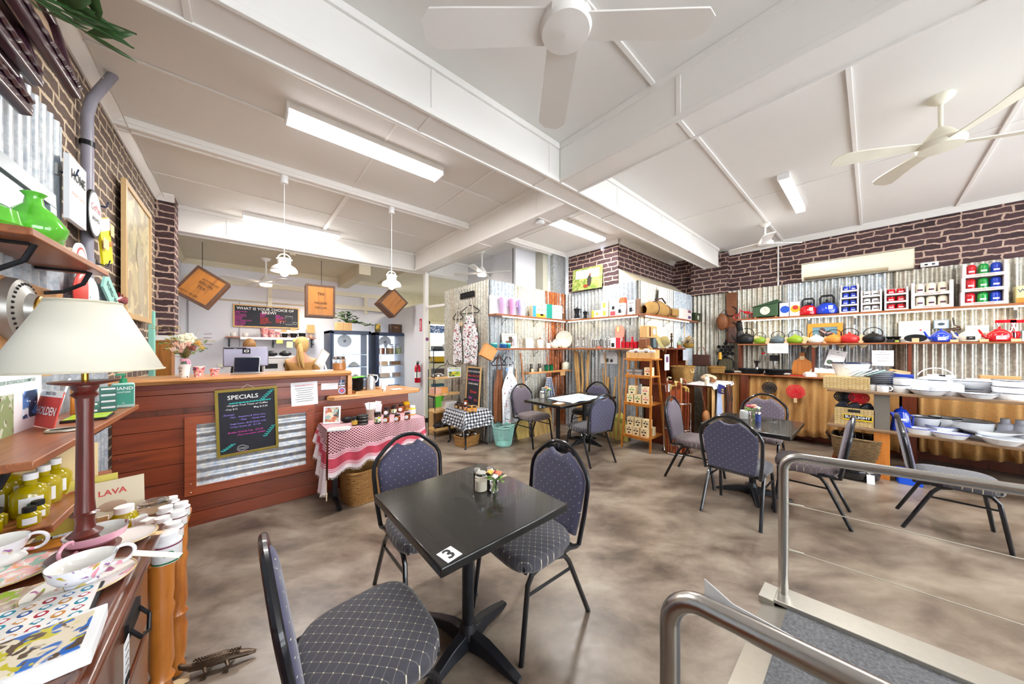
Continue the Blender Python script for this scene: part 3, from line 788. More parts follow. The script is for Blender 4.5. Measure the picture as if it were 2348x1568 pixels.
def sheet(name,label,w,h,loc,rot=(0,0,0),lines=6,title=None,tcol='chalk_r',m='paper',cat='notice',group=None,extra=None,seed=0,lw=.7):
 """a printed sheet; local x width, z height, face -y"""
 b=MB().box(-w/2,-.0015,-h/2,w/2,0,h/2,m)
 z=h*.36
 if title:b.text(title,h*.07,tcol,(0,-.002,z),bold=.01);z-=h*.12
 for i in range(lines):
  f=lw*(1-.25*((i*37+seed*11)%5)/4)
  b.box(-w/2*f,-.0022,z-h*.008,w/2*f,-.0015,z+h*.008,'ink' if i%4 else 'ink');z-=h*.8/max(lines,1)*.8
 if extra:extra(b)
 return tag(b.ob(name,loc=loc,rot=rot),label,cat,group)
YC=CF-.002
sheet('printed_notice','white printed notice with a red heading stuck on the counter front',.225,.235,(.478,YC,1.043),(0,R(-2),0),7,'YOUR EVERY NOTICE')
sheet('printed_notice','small wide white card stuck on the counter front near its right end',.155,.065,(.70,YC,1.10),(0,R(1.5),0),3)
b=MB().box(-.028,-.0015,-.035,.028,0,.035,C('#26406e')).box(-.028,-.002,-.004,.028,0,.004,'paper').box(-.012,-.002,-.035,-.004,0,.035,'paper').box(-.028,-.002,-.035,.028,0,-.018,C('#d9dde8'))
tag(b.ob('flag_sticker',loc=(.815,YC,1.125)),'blue and white flag sticker at the counter end','sticker')
b=MB().at((0,0,0),(R(90),0,0)).lathe([(.034,0),(.034,.0015)],'paper',seg=24).lathe([(.028,.0015),(.028,.002)],C('#3a5aa8'),seg=24).lathe([(.018,.002),(.018,.0025)],C('#d85060'),seg=24)
tag(b.ob('round_sticker',loc=(.815,YC,1.045)),'round blue and white sticker under the flag sticker','sticker')
SZ=1.254
def cup(name,label,x,y,z,r0,r1,h,m,cat='cup',group=None,rim='plastic_w',txt=None,rz=0,tm='ink',hollow=True):
 t=MB().lathe([(r0,0),(r1,h),(r1+.001,h+.002),(r1-.002,h+.002),(r0*.9,.006),(0,.006)],m,seg=22,cap=False).lathe([(0,.0005),(r0,.0005)],m,seg=22,cap=False)
 if rim:t.lathe([(r1-.0015,h-.002),(r1+.002,h),(r1+.002,h+.003),(r1-.0015,h+.004)],rim,seg=22,cap=False)
 if txt:
  for i,(s,sz,dz)in enumerate(txt):t.text(s,sz,tm,(0,-(r0+(r1-r0)*dz/h)-.0015,dz),bold=.01)
 return tag(t.ob(name,loc=(x,y,z),rot=(0,0,rz)),label,cat,group)
dotcup=blotch_mat('speckled_cup_print','#f4ece6',['#3c3434'],60,.5,.66)
pinkcup=blotch_mat('pink_cup_print','#f0a096',['#f7f0ee','#c8425a','#3a5a94'],30,.5,.58)
x,y=-.375,3.86
cup('paper_cup','tallest speckled takeaway cup with a price written on it, standing before the vase',x+.01,y-.05,SZ,.026,.036,.105,dotcup,txt=(('LRG',.02,.08),('$5',.02,.055)),rz=-YAW,group='takeaway cups on the counter')
cup('paper_cup','middle-sized pink printed takeaway cup on the counter',-.285,3.87,SZ,.028,.038,.085,pinkcup,txt=(('MED',.017,.06),('$4.5',.015,.042)),rz=-YAW,group='takeaway cups on the counter')
cup('paper_cup','smallest pink and white takeaway cup, nearest the tablet',-.185,3.88,SZ,.024,.034,.065,pinkcup,txt=(('SML',.013,.045),),rz=-YAW,group='takeaway cups on the counter')
random.seed(11)
t=thing('flower_arrangement','glass vase of dried and pale flowers with a pink ribbon on the counter','flowers',(x,y+.05,SZ))
MB().lathe([(.028,0),(.032,.02),(.036,.07),(.024,.13),(.02,.15),(.03,.19),(.042,.21)],'glass',seg=24,cap=False).lathe([(0,.001),(.028,.001)],'glass',seg=20,cap=False).ob('vase',t)
MB().lathe([(.026,.005),(.028,.06),(.012,.13)],C('#8aa08c',.3),seg=14).ob('stems_in_water',t)
b=MB().tube(arc((0,0,.145),.024,0,360,16,'xy'),.005,C('#f2a0b8',.5),6,flat=1.6)
for dx in(-1,1):
 b.grid(lambda u,v:(.02+dx*.012*u+.01*math.sin(v*5),-.024-.012*u*v,.145-v*(.11+.02*(dx>0))),3,10,C('#f2a0b8',.5))
b.ob('ribbon',t,solid=.001)
b=MB()
for i in range(70):
 a=random.random()*2*PI;sp=random.uniform(.02,.14);h=random.uniform(.24,.40)-sp*.5
 p1=(math.cos(a)*sp,math.sin(a)*sp,h)
 b.tube([(0,0,.16),(p1[0]*.45,p1[1]*.45,.16+(h-.16)*.6),p1],.0014,random.choice(['foliage',C('#8c7a3c'),C('#7a6a34')]),4)
 if i%2==0:
  for k in range(3):
   q=[p1[j]+random.uniform(-.018,.018)for j in range(3)]
   b.ball(q,(.012,.007,.005),random.choice(['foliage','foliage_l',C('#9c8440')]),6,4)
for i in range(14):
 a=random.random()*2*PI;e=Vector((math.cos(a)*.2,math.sin(a)*.1-.02,random.uniform(.22,.5)))
 b.tube([(0,0,.18),(e.x*.5,e.y*.5,.33+.1*(e.z>.35)),e],.001,C('#a08a4c'),4)
 for k in range(9):b.ball((e.x*(.7+.03*k),e.y*(.7+.03*k),e.z+(.07-.012*k)*(.35-e.z)),(.006,.004,.003),C('#b39c60')if i%3 else C('#6c4a68'),5,3)
b.ob('foliage',t)
fl=[((.02,-.05,.33),.05,'#f3eecd',1),((-.045,-.04,.28),.026,'#eab29a',0),((-.01,-.075,.265),.026,'#f0c2ac',0),((.05,-.06,.25),.028,'#8a4438',0),((-.07,0,.31),.024,'#c99272',0),
((.085,-.03,.29),.022,'#e0a53a',0),((.105,-.01,.25),.018,'#d8a83c',0),((-.02,-.06,.225),.018,'#eab0a0',0),((-.06,-.05,.235),.022,'#f2d2c4',0),((.0,0,.36),.02,'#b08a70',0),((.03,-.07,.285),.022,'#f0bca8',0)]
for c,r,col,big in fl:
 b=MB();n=26 if big else 12
 for k in range(n):
  an=k*2.4;rr=r*math.sqrt((k+.5)/n)
  b.ball((c[0]+rr*math.cos(an),c[1]-.004+.006*(k%3)-r*.35*(1-rr/r),c[2]+rr*math.sin(an)*.85),(r*.3,r*.2,r*.26),col,7,5)
 b.ob('flower',t)
def panelbox(b,w,h,th,m,z0=0):b.box(-w/2,-th/2,z0,w/2,th/2,z0+h,m)
tx=atY(565,3.93)
t=thing('tablet','black tablet screen in a silver stand on the counter','tablet',(tx,3.93,SZ),rot=(0,0,R(-14)))
MB().box(-.10,-.005,.012,.10,.006,.165,C('#b9bcc2',.25,metal=.8)).ob('case',t,rot=(R(-12),0,0),bevel=.006)
MB().box(-.093,-.0065,.02,.093,-.004,.158,C('#1c2130',.12)).ob('screen',t,rot=(R(-12),0,0))
MB().box(-.11,-.03,0,.11,.06,.012,C('#b9bcc2',.3,metal=.7)).ob('stand',t,bevel=.004)
tag(MB().box(-.6,4.5,.88,.72,5.1,.93,'brown_wood').box(-.6,4.55,0,.72,5.05,.88,'brown_wood').ob('work_bench'),'low work bench hidden behind the red counter under the till monitor','bench')
x0,x1=atY(514,4.8),atY(613,4.8);zt,zb=atY(514,4.8,795)[1],atY(560,4.8,838)[1]
t=thing('till_monitor','silver-backed till monitor with a black square badge behind the tablet','monitor',((x0+x1)/2,4.8,.93))
w=x1-x0+.02
MB().box(-w/2,-.012,zb-.94,w/2,.02,zt-.93,C('#8c8899',.35,metal=.4)).ob('casing',t,bevel=.008)
MB().box(-.035,-.016,(zt+zb)/2-.93+.03,.035,-.012,(zt+zb)/2-.93+.09,'ink').box(-.02,-.0165,(zt+zb)/2-.93+.047,.02,-.016,(zt+zb)/2-.93+.074,'paper').box(-.012,-.017,(zt+zb)/2-.93+.053,.012,-.0165,(zt+zb)/2-.93+.068,'ink').ob('badge',t)
MB().box(-w/2+.01,-.016,zt-.955,-w/2+.2,-.012,zt-.94,'ink').text('square',.011,'paper',(-w/2+.105,-.0168,zt-.9475)).ob('name_strip',t)
MB().box(-.05,-.005,.005,.05,.015,zb-.9,'chrome').box(-.12,-.09,0,.12,.09,.01,'chrome').ob('stand',t)
t=thing('coffee_machine','white and black coffee machine beyond the counter, beside the blonde staff member','coffee machine',((atY(612,6.0)+atY(661,6.0))/2+.02,6.1,0))
z0,z1=atY(640,6.0,850)[1]-.35,atY(640,6.0,820)[1]
MB().box(-.27,-.1,z0,.27,.35,z1,'plastic_w').ob('body',t,bevel=.015);t.scale=(.72,1,1)
MB().box(-.24,-.11,z1-.16,-.03,-.1,z1-.09,'ink').ob('button_panel',t)
MB().at((.12,-.1,z1-.12),(R(90),0,0)).lathe([(.05,0),(.05,.012)],'ink',seg=20).lathe([(.02,.012),(.02,.03)],'chrome',seg=12).ob('dial',t)
MB().box(-.3,-.12,z1,.28,.3,z1+.02,'plastic_w').ob('tray',t)
for k,dx in enumerate((-.13,.12)):MB().lathe([(.05,0),(.11,.02),(.11,.05),(.06,.075),(.02,.09)],'iron',(dx,.05,z1+.02),18).ob('cup_dome',t)
MB().box(-.27,-.1,0,.27,.35,z0,'brown_wood').ob('cabinet',t)
t=thing('payment_terminal','white tilted payment screen standing on the counter before the blonde woman','payment terminal',(.67,3.96,SZ),rot=(0,0,R(35)))
MB().box(-.055,-.006,0,.055,.012,.19,C('#b9b6b0',.4)).box(-.048,-.008,.02,.048,-.005,.175,C('#c9ccd2',.2)).ob('screen',t,rot=(0,R(32),0),loc=(-.05,0,.052),bevel=.004)
MB().tube([(.09,.03,.006),(.03,.02,.13),(.02,-.03,.006)],.006,'plastic_w',6).box(-.09,-.05,0,.1,.06,.006,'plastic_w').ob('stand',t)
t=glass_jar('big round glass jar of biscuits at the end of the counter slab',.85,4.02,SZ,.068,.15,'#c98a4c','chrome',name='biscuit_jar',fh=.5)
PZ=1.001
b=MB()
t=None
plx,ply=atZ(823,888,PZ)
for k in range(9):
 o=MB().lathe([(.035,0),(.055,.004),(.062,.016),(.060,.017),(.05,.007),(0,.005)],'iron',seg=28,cap=False).ob('side_plate',loc=(1.0,3.84,PZ+.021+k*.0155))
 tag(o,['bottom','second','third','fourth','fifth','sixth','seventh','eighth','topmost'][k]+' black plate of the stack on the serving shelf','plate','stack of black plates')
tag(MB().box(.0,0,0,.30,.22,.012,'kraft').box(0,0,.012,.30,.01,.028,'slab_wood').box(0,.21,.012,.30,.22,.028,'slab_wood').box(0,0,.012,.01,.22,.028,'slab_wood').box(.29,0,.012,.30,.22,.028,'slab_wood').ob('wooden_tray',loc=(.93,3.68,PZ)),'shallow wooden tray under the plates and jug','tray')
t=thing('milk_jug','tall frosted steel jug with a handle on the serving shelf','jug',(1.125,3.80,PZ+.013))
MB().lathe([(.05,0),(.052,.01),(.052,.12),(.034,.155),(.03,.17),(.036,.185)],mat('frosted_steel','#c8ccd2',.35,.8,var=.1,scale=30),seg=24,cap=False).lathe([(0,.001),(.05,.001)],'steel',seg=20,cap=False).ob('body',t)
MB().tube([(.03,0,.175),(.075,0,.17),(.085,0,.14),(.07,0,.1),(.05,0,.09)],.007,'plastic_w',8).ob('handle',t)
tag(MB().lathe([(.028,0),(.03,.005),(.03,.13),(.028,.135),(.008,.137)],'paper',seg=20).ob('paper_roll',loc=(1.27,3.80,PZ)),'white upright paper roll beside the frosted jug','paper roll')
tag(MB().box(-.07,-.04,0,.07,.04,.008,C('#6cc83c')).ob('green_folder',loc=(1.0,3.84,PZ+.168),rot=(0,R(-4),R(14))),'bright green plastic folder lying on top of the stack of plates','folder')
sheet('flat_notice','folded white paper slips lying on the serving shelf right of the paper roll',.12,.09,(1.42,3.78,PZ+.004),(R(-88),0,0),3,cat='paper')
# ================================================================ pendants and hanging crates
def pendant(label,x,zb,k=0):
 t=thing('pendant_lamp',label,'pendant light',(x,4.02,3.31),group='white bell pendants over the counter')
 MB().lathe([(.035,-.09),(.035,0)],'plastic_w',seg=20).ob('canopy',t)
 zt=zb-3.31
 MB().tube([(0,0,-.09),(0,0,zt+.20)],.003,'plastic_w',6).ob('cord',t)
 MB().tube([(.055,0,zt+.13)]+arc((0,0,zt+.13),.055,0,180,12)[1:-1]+[(-.055,0,zt+.13)],.006,'plastic_w',8).tube([(0,0,zt+.14),(0,0,zt+.2)],.006,'plastic_w').ob('hoop_handle',t)
 for s in(-1,1):MB().at((s*.062,0,zt+.13),(0,R(90),0)).lathe([(.009,-.006),(.009,.008)],'plastic_w',seg=10).ob('bolt',t)
 MB().lathe([(.118,0),(.116,.02),(.10,.045),(.075,.062),(.06,.07),(.058,.075),(.058,.125),(.05,.14),(0,.142)],mat('lamp_shade_white','#f5f3f2',.3,var=0),(0,0,zt),32,cap=False).ob('lamp_shade',t,solid=.002)
 MB().ball((0,0,zt+.0),(.042,.042,.05),mat('bulb_glass','#fff1ea',.3,var=0,emit=3),14,10).ob('bulb',t)
 l=bpy.data.lights.new('pendant_light','POINT');l.energy=2.5;l.shadow_soft_size=.05;l.color=(1,.95,.9)
 o=bpy.data.objects.new('pendant_light',l);COL.objects.link(o);o.location=(x,4.02,zb-.08)
pendant('white bell pendant lamp, the larger-looking one left of the middle crate',.336,2.30)
pendant('white bell pendant lamp in front of the rightmost hanging crate',1.448,2.30)
def tea_crate(label,c,w,h,d,roll,yaw=0,txt=()):
 t=thing('hanging_tea_crate',label,'crate',c,rot=(0,0,0),group='old tea crates hung above the counter')
 t.rotation_euler=Euler((0,roll,yaw));
 e=.028
 MB().box(-w/2,-d/2,-h/2,w/2,d/2,h/2,'crate_wood').ob('box_panels',t)
 b=MB()
 for s in(-1,1):
  b.box(-w/2-.004,-d/2-.006,s*h/2-e if s>0 else-h/2,w/2+.004,-d/2,s*h/2 if s>0 else-h/2+e,'crate_edge')
  b.box(s*w/2-(e if s>0 else 0),-d/2-.0065,-h/2,s*w/2+(0 if s>0 else e),-d/2,h/2,'crate_edge')
  b.box(s*w/2-.004 if s>0 else-w/2-.005,-d/2,-h/2,s*w/2+.005 if s>0 else-w/2+.004,d/2,h/2,C('#7a4a24',.5))
  b.box(-w/2,-d/2,s*h/2-.004 if s>0 else-h/2-.005,w/2,d/2,s*h/2+.005 if s>0 else-h/2+.004,C('#6b4226',.5))
 b.ob('edge_battens',t)
 if txt:
  b=MB()
  for s,sz,x,z in txt:b.text(s,sz,C('#4a2c10',.7),(x,-d/2-.007,z),bold=.015)
  b.ob('stencilled_lettering',t)
 return t
cx=lambda px,py,Y:(atY(px,Y,py)[0],Y+.14,atY(px,Y,py)[1])
tea_crate('tilted tea crate with stencilled lettering, next to the brick pier',cx(464,658,6.3),.40,.46,.3,R(33),0,(("AUSTRALIA'S",.035,.04,.10),('SPECIAL',.05,.02,.045),('TEA',.055,.0,-.02),('NETT. 50 LBS',.035,-.06,-.16)))
tea_crate('upright square tea crate above the plant, middle of three',cx(737,690,6.3),.43,.55,.3,0,R(-4),(('TEA',.06,0,.12),('PACKED',.05,0,-.04),('CEYLON',.045,0,-.12)))
tea_crate('small tilted tea crate behind the right-hand pendant lamp',cx(903,694,6.3),.40,.42,.3,R(42),0)
for px,py in((464,615),(737,652),(903,664)):
 x,z=atY(px,6.44,py)
 struct(MB().tube([(x,6.44,z-.03),(x,6.44,3.06)],.004,'black_metal',6),'trim_crate_hook')
# ================================================================ kitchen wall, fridges, people
YW=YK-.015
def rect(px0,py0,px1,py1,Y):
 a=atY(px0,Y,py0);c=atY(px1,Y,py1);return a[0],c[1],c[0],a[1]
x0,z0,x1,z1=rect(534,693,686,752,YW)
w,h=x1-x0,.37
def cof(b):
 y=-.0135;m='chalk_w'
 for q in([(.28,.08),(.40,.08),(.40,.12),(.28,.12)],[(.285,.12),(.395,.12),(.395,.22),(.285,.22)],[(.27,.22),(.40,.22),(.40,.25),(.27,.25)],[(.42,.09),(.46,.09),(.475,.13),(.41,.13)],[(.2,.09),(.25,.09),(.25,.14),(.2,.14)]):
  b.tube([(p[0],y,p[1])for p in q],.003,m,4,closed=True)
mt=[('WHAT IS YOUR CHOICE OF',.07,'chalk_w',-.02,.355,'CENTER',.014),('BREW?',.075,'chalk_w',.02,.292,'CENTER',.014)]
menu=[('CAPPUCCINO','LATTE','FLAT WHITE','LONG BLACK','ESPRESSO','MOCHA','HOT CHOCOLATE','CHAI LATTE','DIRTY CHAI','BABYCINO'),('MEDIUM','LARGE','MUG','SOY MILK','ALMOND','OAT MILK','EXTRA SHOT','DECAF'),('TEAS','ENGLISH','EARL GREY','GREEN','PEPPERMINT','LEMON')]
for ci,colx in enumerate((-.5,-.12,.12)):
 for ri,s in enumerate(menu[ci]):mt.append((s,.030,'chalk_p' if(ci==0 or ri<3)else 'chalk_r',colx,.292-.0275*ri-(.02 if ci else 0)-(.02 if ci==2 else 0),'LEFT',.008))
board_obj('menu_board','wide framed chalkboard menu headed WHAT IS YOUR CHOICE OF BREW? on the kitchen wall','menu board',w,h+.06,M['blond'],.025,'board',((x0+x1)/2,YW,z0-.02),(0,0,0),texts=mt,extra=cof)
x0,z0,x1,z1=rect(517,768,723,775,YW-.2)
sz_=atY(620,YW-.2,773)[1]
t=thing('cup_shelf','white-edged kitchen wall shelf of cups under the menu board','shelf',(0,YW-.2,sz_))
MB().box(x0,-.06,-.02,x1,.2,0,'shelf_wood').ob('board',t)
MB().box(x0+.2,-.08,-.05,x1-.12,-.06,-.005,'plastic_w').ob('front_rail',t)
for px in(525,627,716):
 X=atY(px,YW-.1);MB().box(X-.012,-.02,-.14,X+.012,.2,-.12,'black_metal').box(X-.012,.17,-.2,X+.012,.2,-.02,'black_metal').box(X-.012,-.02,-.04,X+.012,.2,-.02,'black_metal').ob('bracket',t)
def kcup(px,kind,label,s=1,m=None):
 X=atY(px,YW-.2);t=thing('mug',label,'mug',(X,YW-.2,sz_),rz=R(180),group='cups on the kitchen shelf')
 t.scale=(s,s,s)
 MB().lathe([(.03,0),(.042,.02),(.046,.07),(.044,.07),(.038,.02),(0,.008)],m,seg=16,cap=False).ob('bowl',t)
 MB().tube(arc((.045,0,.04),.022,-80,80,8),.006,m,6).ob('handle',t)
kcup(535,0,'white mug at the left end of the kitchen shelf',1,M['porcelain_w']);kcup(563,0,'second white mug from the left on the kitchen shelf',1,M['porcelain_w'])
for px,s,c in((606,1.35,'tallest'),(622,1.1,'middle'),(637,.85,'shortest')):
 cup('takeaway_cup',c+' pink printed takeaway cup on the kitchen shelf',atY(px,YW-.2),YW-.2,sz_,.038*s,.05*s,.13*s,pinkcup,group='takeaway cups on the kitchen shelf')
kcup(653,0,'small black cup on the kitchen shelf under a paper tag',1.1,M['iron']);kcup(673,0,'black mug on the kitchen shelf, middle of three black ones',1.2,M['iron']);kcup(693,0,'wide black cup at the right of the kitchen shelf',1.35,M['iron'])
kcup(713,0,'tiny pink cup at the end of the kitchen shelf',.8,C('#f0b8a0'))
for px,py,w_,h_ in((651,758,.09,.05),(673,755,.1,.045),(713,754,.14,.17)):
 X,Z=atY(px,YW-.12,py);sheet('card_sign','small kraft card sign over the kitchen shelf, %s'%{651:'left of two low ones',673:'right of two low ones',713:'the tall one at the end'}[px],w_,h_,(X,YW-.12,max(Z,sz_+h_/2)),lines=2,m='kraft',cat='sign',extra=lambda b,q=max(Z,sz_+h_/2)-sz_:b.box(-.003,0,-q,.003,.002,0,'kraft'))
for px,py,w_,h_,c in((641,783,.1,.07,'#e8e46a'),(664,790,.1,.12,'#cfe0b0'),(678,780,.09,.06,'#e0e06a'),(700,782,.1,.08,'#dfe46a')):
 X,Z=atY(px,YW-.27,py);sheet('sticky_note','%s paper note under the kitchen shelf, %s from the left'%(('pale green','first')if 0 else{641:('yellow','first'),664:('pale green','long second'),678:('small yellow','third'),700:('yellow','last')}[px]),w_,h_,(X,YW-.285,Z),lines=0,m=C(c),cat='note',group='notes under the kitchen shelf')
tag(MB().box(-.05,-.01,-.03,.05,0,.03,C('#e6e2cf')).box(-.012,-.014,-.01,.0,-.01,.012,'plastic_w').ob('wall_switch',loc=(*[atY(508,YW,838)[0],YW],atY(508,YW,838)[1])),'cream wall switch left of the till monitor','switch')
def fridge(label,pxl,pxr,Yf,top,seed):
 random.seed(seed)
 xl,xr=atY(pxl,Yf),atY(pxr,Yf);w=xr-xl
 t=thing('display_fridge',label,'fridge',((xl+xr)/2,Yf,0),group='glass-door display fridges')
 fm=mat('fridge_navy_casing','#2c3a56',.35,var=.02);D=.62
 b=MB().box(-w/2,0,.1,-w/2+.05,D,top,fm).box(w/2-.05,0,.1,w/2,D,top,fm).box(-w/2,0,top-.06,w/2,D,top,fm).box(-w/2,0,0,w/2,D,.28,fm)
 b.ob('casing',t,bevel=.005)
 MB().box(-w/2+.05,D-.03,.28,w/2-.05,D,top-.06,mat('fridge_liner_glow','#e4eefa',.4,var=0,emit=.95)).ob('liner',t)  # back liner emits by itself, standing in for light on the fridge interior
 for s in(-1,1):MB().box(s*(w/2-.062)-.008,.03,.3,s*(w/2-.062)+.008,.05,top-.08,mat('fridge_tube','#f2f8ff',.4,var=0,emit=6)).ob('light_strip',t)
 for k,z in enumerate((.55,.83,1.10,1.36)):
  MB().box(-w/2+.055,.06,z,w/2-.055,D-.04,z+.012,mat('shelf_glass','#dcecf8',.2,var=0)).ob('shelf',t)
 MB().at((0,D-.04,top-.2),(R(90),0,0)).lathe([(.14,0),(.14,.02),(.11,.03)],'plastic_w',seg=24).lathe([(.03,.03),(.03,.04)],C('#8a8f98'),seg=12).ob('fan_grille',t)
 b=MB().box(-w/2+.02,-.03,.12,-w/2+.06,0,top-.02,fm).box(w/2-.06,-.03,.12,w/2-.02,0,top-.02,fm).box(-w/2+.02,-.03,top-.07,w/2-.02,0,top-.02,fm).box(-w/2+.02,-.03,.12,w/2-.02,0,.2,fm)
 df=b.ob('door_frame',t,bevel=.004)
 MB().box(-w/2+.06,-.02,.2,w/2-.06,-.014,top-.07,mat('door_glass','#ffffff',.02,var=0,trans=1,ior=1.02)).ob('door_glass',df)
 MB().box(-w/2+.07,-.07,.95,-w/2+.095,-.03,1.5,'plastic_w').ob('handle',df)
 return t,(xl+xr)/2,w
t,fx,fw_=fridge('glass-door display fridge behind the counter, left and wider',757,851,7.0,1.86,1)
X=fx
for k,(dx,z,c,r,lab)in enumerate(((-.22,1.112,'#e8e2da',.10,'cake dome'),(.12,1.112,'#d8d0c8',.12,'plate of pastries'),(-.1,.842,'#e0c8b0',.12,'tray of slices'),(.15,.842,'#e8d0b8',.1,'bowl of dessert'))):
 tag(MB().lathe([(r*.8,0),(r,.015),(r*.95,.02),(r*.7,.05+.06*(k==0)),(r*.3,.09+.08*(k==0)),(0,.1+.08*(k==0))],c,seg=20).ob('fridge_food',loc=(X+dx,7.3,z)),'%s in the wider fridge, %s'%(lab,'on the upper shelf' if z>1 else 'on the lower shelf'),'food')
t,X2,_=fridge('glass-door display fridge at the right, full of jars and cakes',862,941,7.0,1.85,2)
for k,(dx,c)in enumerate(((-.2,'#b86a4c'),(0,'#c8a070'),(.2,'#cfd8a0'))):
 glass_jar('%s glass biscuit jar on the top shelf of the right fridge'%('left','middle','right')[k],X2+dx,7.25,1.373,.085,.22,c,'glass','biscuit_jar',.6,group='jars in the right fridge')
for k,(dx,z,c,nm)in enumerate(((-.17,1.113,'#e0b88c','cake'),(.14,1.113,'#8c6a4c','slice tray'),(.2,.843,'#b09c8c','loaf'),(-.12,.843,'#d8c0a8','plate of scones'),(.1,.563,'#40506c','row of dark bottles'))):
 tag(MB().cbox((0,0,.045),(.22,.16,.09),c).lathe([(.13,0),(.14,.01)],'porcelain_w',seg=20).ob('fridge_food',loc=(X2+dx,7.28,z),bevel=.02),'%s inside the right fridge'%nm,'food')
tag(MB().box(-.14,-.1,0,.14,.1,.17,'blond').ob('planter_box',loc=(atY(787,7.2),7.2,1.861)),'pale wooden box under the trailing plant on the left fridge','planter')
random.seed(5)
b=MB()
for i in range(90):
 a=random.random()*2*PI;r_=random.uniform(.02,.26)if i<60 else random.uniform(.1,.5);h=random.uniform(.0,.22)if i<60 else.02-.2*(r_-.1)
 px_=math.cos(a)*r_ if i<60 else r_+.0;py_=math.sin(a)*r_*.5
 p=Vector((px_,py_-.03,h+.02));an=random.random()*6.3
 d1=Vector((math.cos(an),math.sin(an),random.uniform(-.5,.3))).normalized()*.055;d2=Vector((-math.sin(an),math.cos(an),random.uniform(-.3,.3))).normalized()*.03
 b.add([p-d1,p+d2-d1*.2,p+d1,p-d2-d1*.2],[(0,1,2,3)],random.choice(['foliage','foliage','foliage_l']))
 if i%3==0:b.tube([(0,0,0),p*.6+Vector((0,0,.03)),p],.003,'foliage',4)
tag(b.ob('trailing_plant',loc=(atY(795,7.2),7.2,2.035),solid=.002),'trailing green leafy plant on top of the left fridge','plant')
tag(MB().lathe([(.06,0),(.06,.18),(.055,.19)],blotch_mat('old_tin_print','#7a6a2c',['#3c5a3a','#d8b040'],12,.4,.5),seg=20).ob('storage_tin',loc=(atY(866,7.2),7.2,1.851)),'old green and gold tin on top of the right fridge','tin')
t=thing('small_crate','small dark wooden crate on top of the right fridge','crate',(atY(905,7.2),7.2,1.851));MB().box(-.11,-.1,0,.11,.1,.2,'crate_edge').text('TEA',.05,C('#c9a06c'),(0,-.101,.12)).ob('box_body',t,bevel=.004)
x_=2.79
def onP(px,py):return atX(px,2.79,py)
yy,zz=onP(964,745)
b=MB().box(-.004,-.05,-.13,0,.05,.13,C('#c8102e',.4)).box(-.006,-.012,-.06,-.004,.012,.09,'paper').box(-.006,-.014,-.1,-.004,.014,-.075,'paper')
tag(b.ob('extinguisher_sign',loc=(2.799,yy,zz)),'red fire extinguisher location sign on the white partition','sign')
yy,zz=onP(965,852)
t=thing('fire_extinguisher','red fire extinguisher on the white partition beneath its red sign','fire extinguisher',(2.72,yy,zz-.22))
MB().lathe([(.055,0),(.06,.01),(.06,.30),(.045,.35),(.02,.37)],C('#c8102e',.25),seg=22).ob('cylinder',t)
MB().lathe([(.022,.37),(.022,.40)],'ink',seg=12).box(-.015,-.06,.40,.015,.03,.415,'ink').box(-.012,-.07,.43,.012,.02,.44,'ink').ob('valve_lever',t)
MB().tube([(0,-.02,.39),(-.03,-.07,.36),(-.05,-.07,.2),(-.045,-.06,.06)],.009,'ink',8).ob('hose',t)
MB().lathe([(.0605,.1),(.0605,.22)],'paper',seg=22,cap=False).ob('printed_label',t)
yy,zz=atX(978,2.895,778)
tag(MB().at((0,0,0),(R(90),0,0)).lathe([(.035,0),(.035,.002)],C('#3a4c8c'),seg=20).lathe([(.02,.002),(.02,.0025)],C('#d84860'),seg=16).ob('round_sticker',loc=(2.838,5.898,zz)),'small round blue sticker on the white post','sticker')
def fan(label,c,blades,L,drop,rod=.008,hub=.1,rot0=0,light=False,w0=.05,w1=.07,m='white_beam',z=CZ,tilt=8,power=0,curved=0):
 t=thing('ceiling_fan',label,'ceiling fan',(c[0],c[1],z))
 MB().lathe([(.07,0),(.065,-.02),(.03,-.05),(.012,-.06)],m,seg=24).ob('canopy',t)
 MB().lathe([(.013,-.05),(.013,-drop+.1)],m,seg=12).ob('rod',t)
 MB().lathe([(.02,-drop+.13),(hub*.45,-drop+.10),(hub*.8,-drop+.04),(hub,-drop+.02),(hub,-drop),(hub*.9,-drop-.025),(0,-drop-.035)],m,seg=32,cap=False).ob('motor',t)
 for k in range(blades):
  a=rot0+k*2*PI/blades
  b=MB().at((0,0,-drop+.005),(0,0,a))
  n=12;vs=[]
  for i in range(n+1):
   u=i/n;r=hub*.7+(L-hub*.7)*u;w=w0+(w1-w0)*min(1,u*1.3);
   if u>.92:w*=(1-((u-.92)/.08)**2*.5)
   tz=math.tan(R(tilt));oy=curved*u*(1-u)
   for s in(-1,1):vs.append((r,oy+s*w,s*w*tz+.004));vs.append((r,oy+s*w,s*w*tz-.004))
  fs=[(0,1,3,2),(n*4,n*4+2,n*4+3,n*4+1)]
  for i in range(n):
   p,q=i*4,(i+1)*4
   fs+=[(p,p+2,q+2,q),(p+1,q+1,q+3,p+3),(p,q,q+1,p+1),(p+2,p+3,q+3,q+2)]
  b.add(vs,fs,m).ob('blade',t)
 if light:MB().lathe([(hub*.85,-drop-.03),(hub*.8,-drop-.055),(0,-drop-.07)],'bulb',seg=24,cap=False).ob('light',t)
 return t
fan('kitchen ceiling fan with a lit globe above the menu board',(atY(610,6.9),6.9),4,.62,.42,light=True,z=3.06,rot0=R(20),w0=.04,w1=.06)
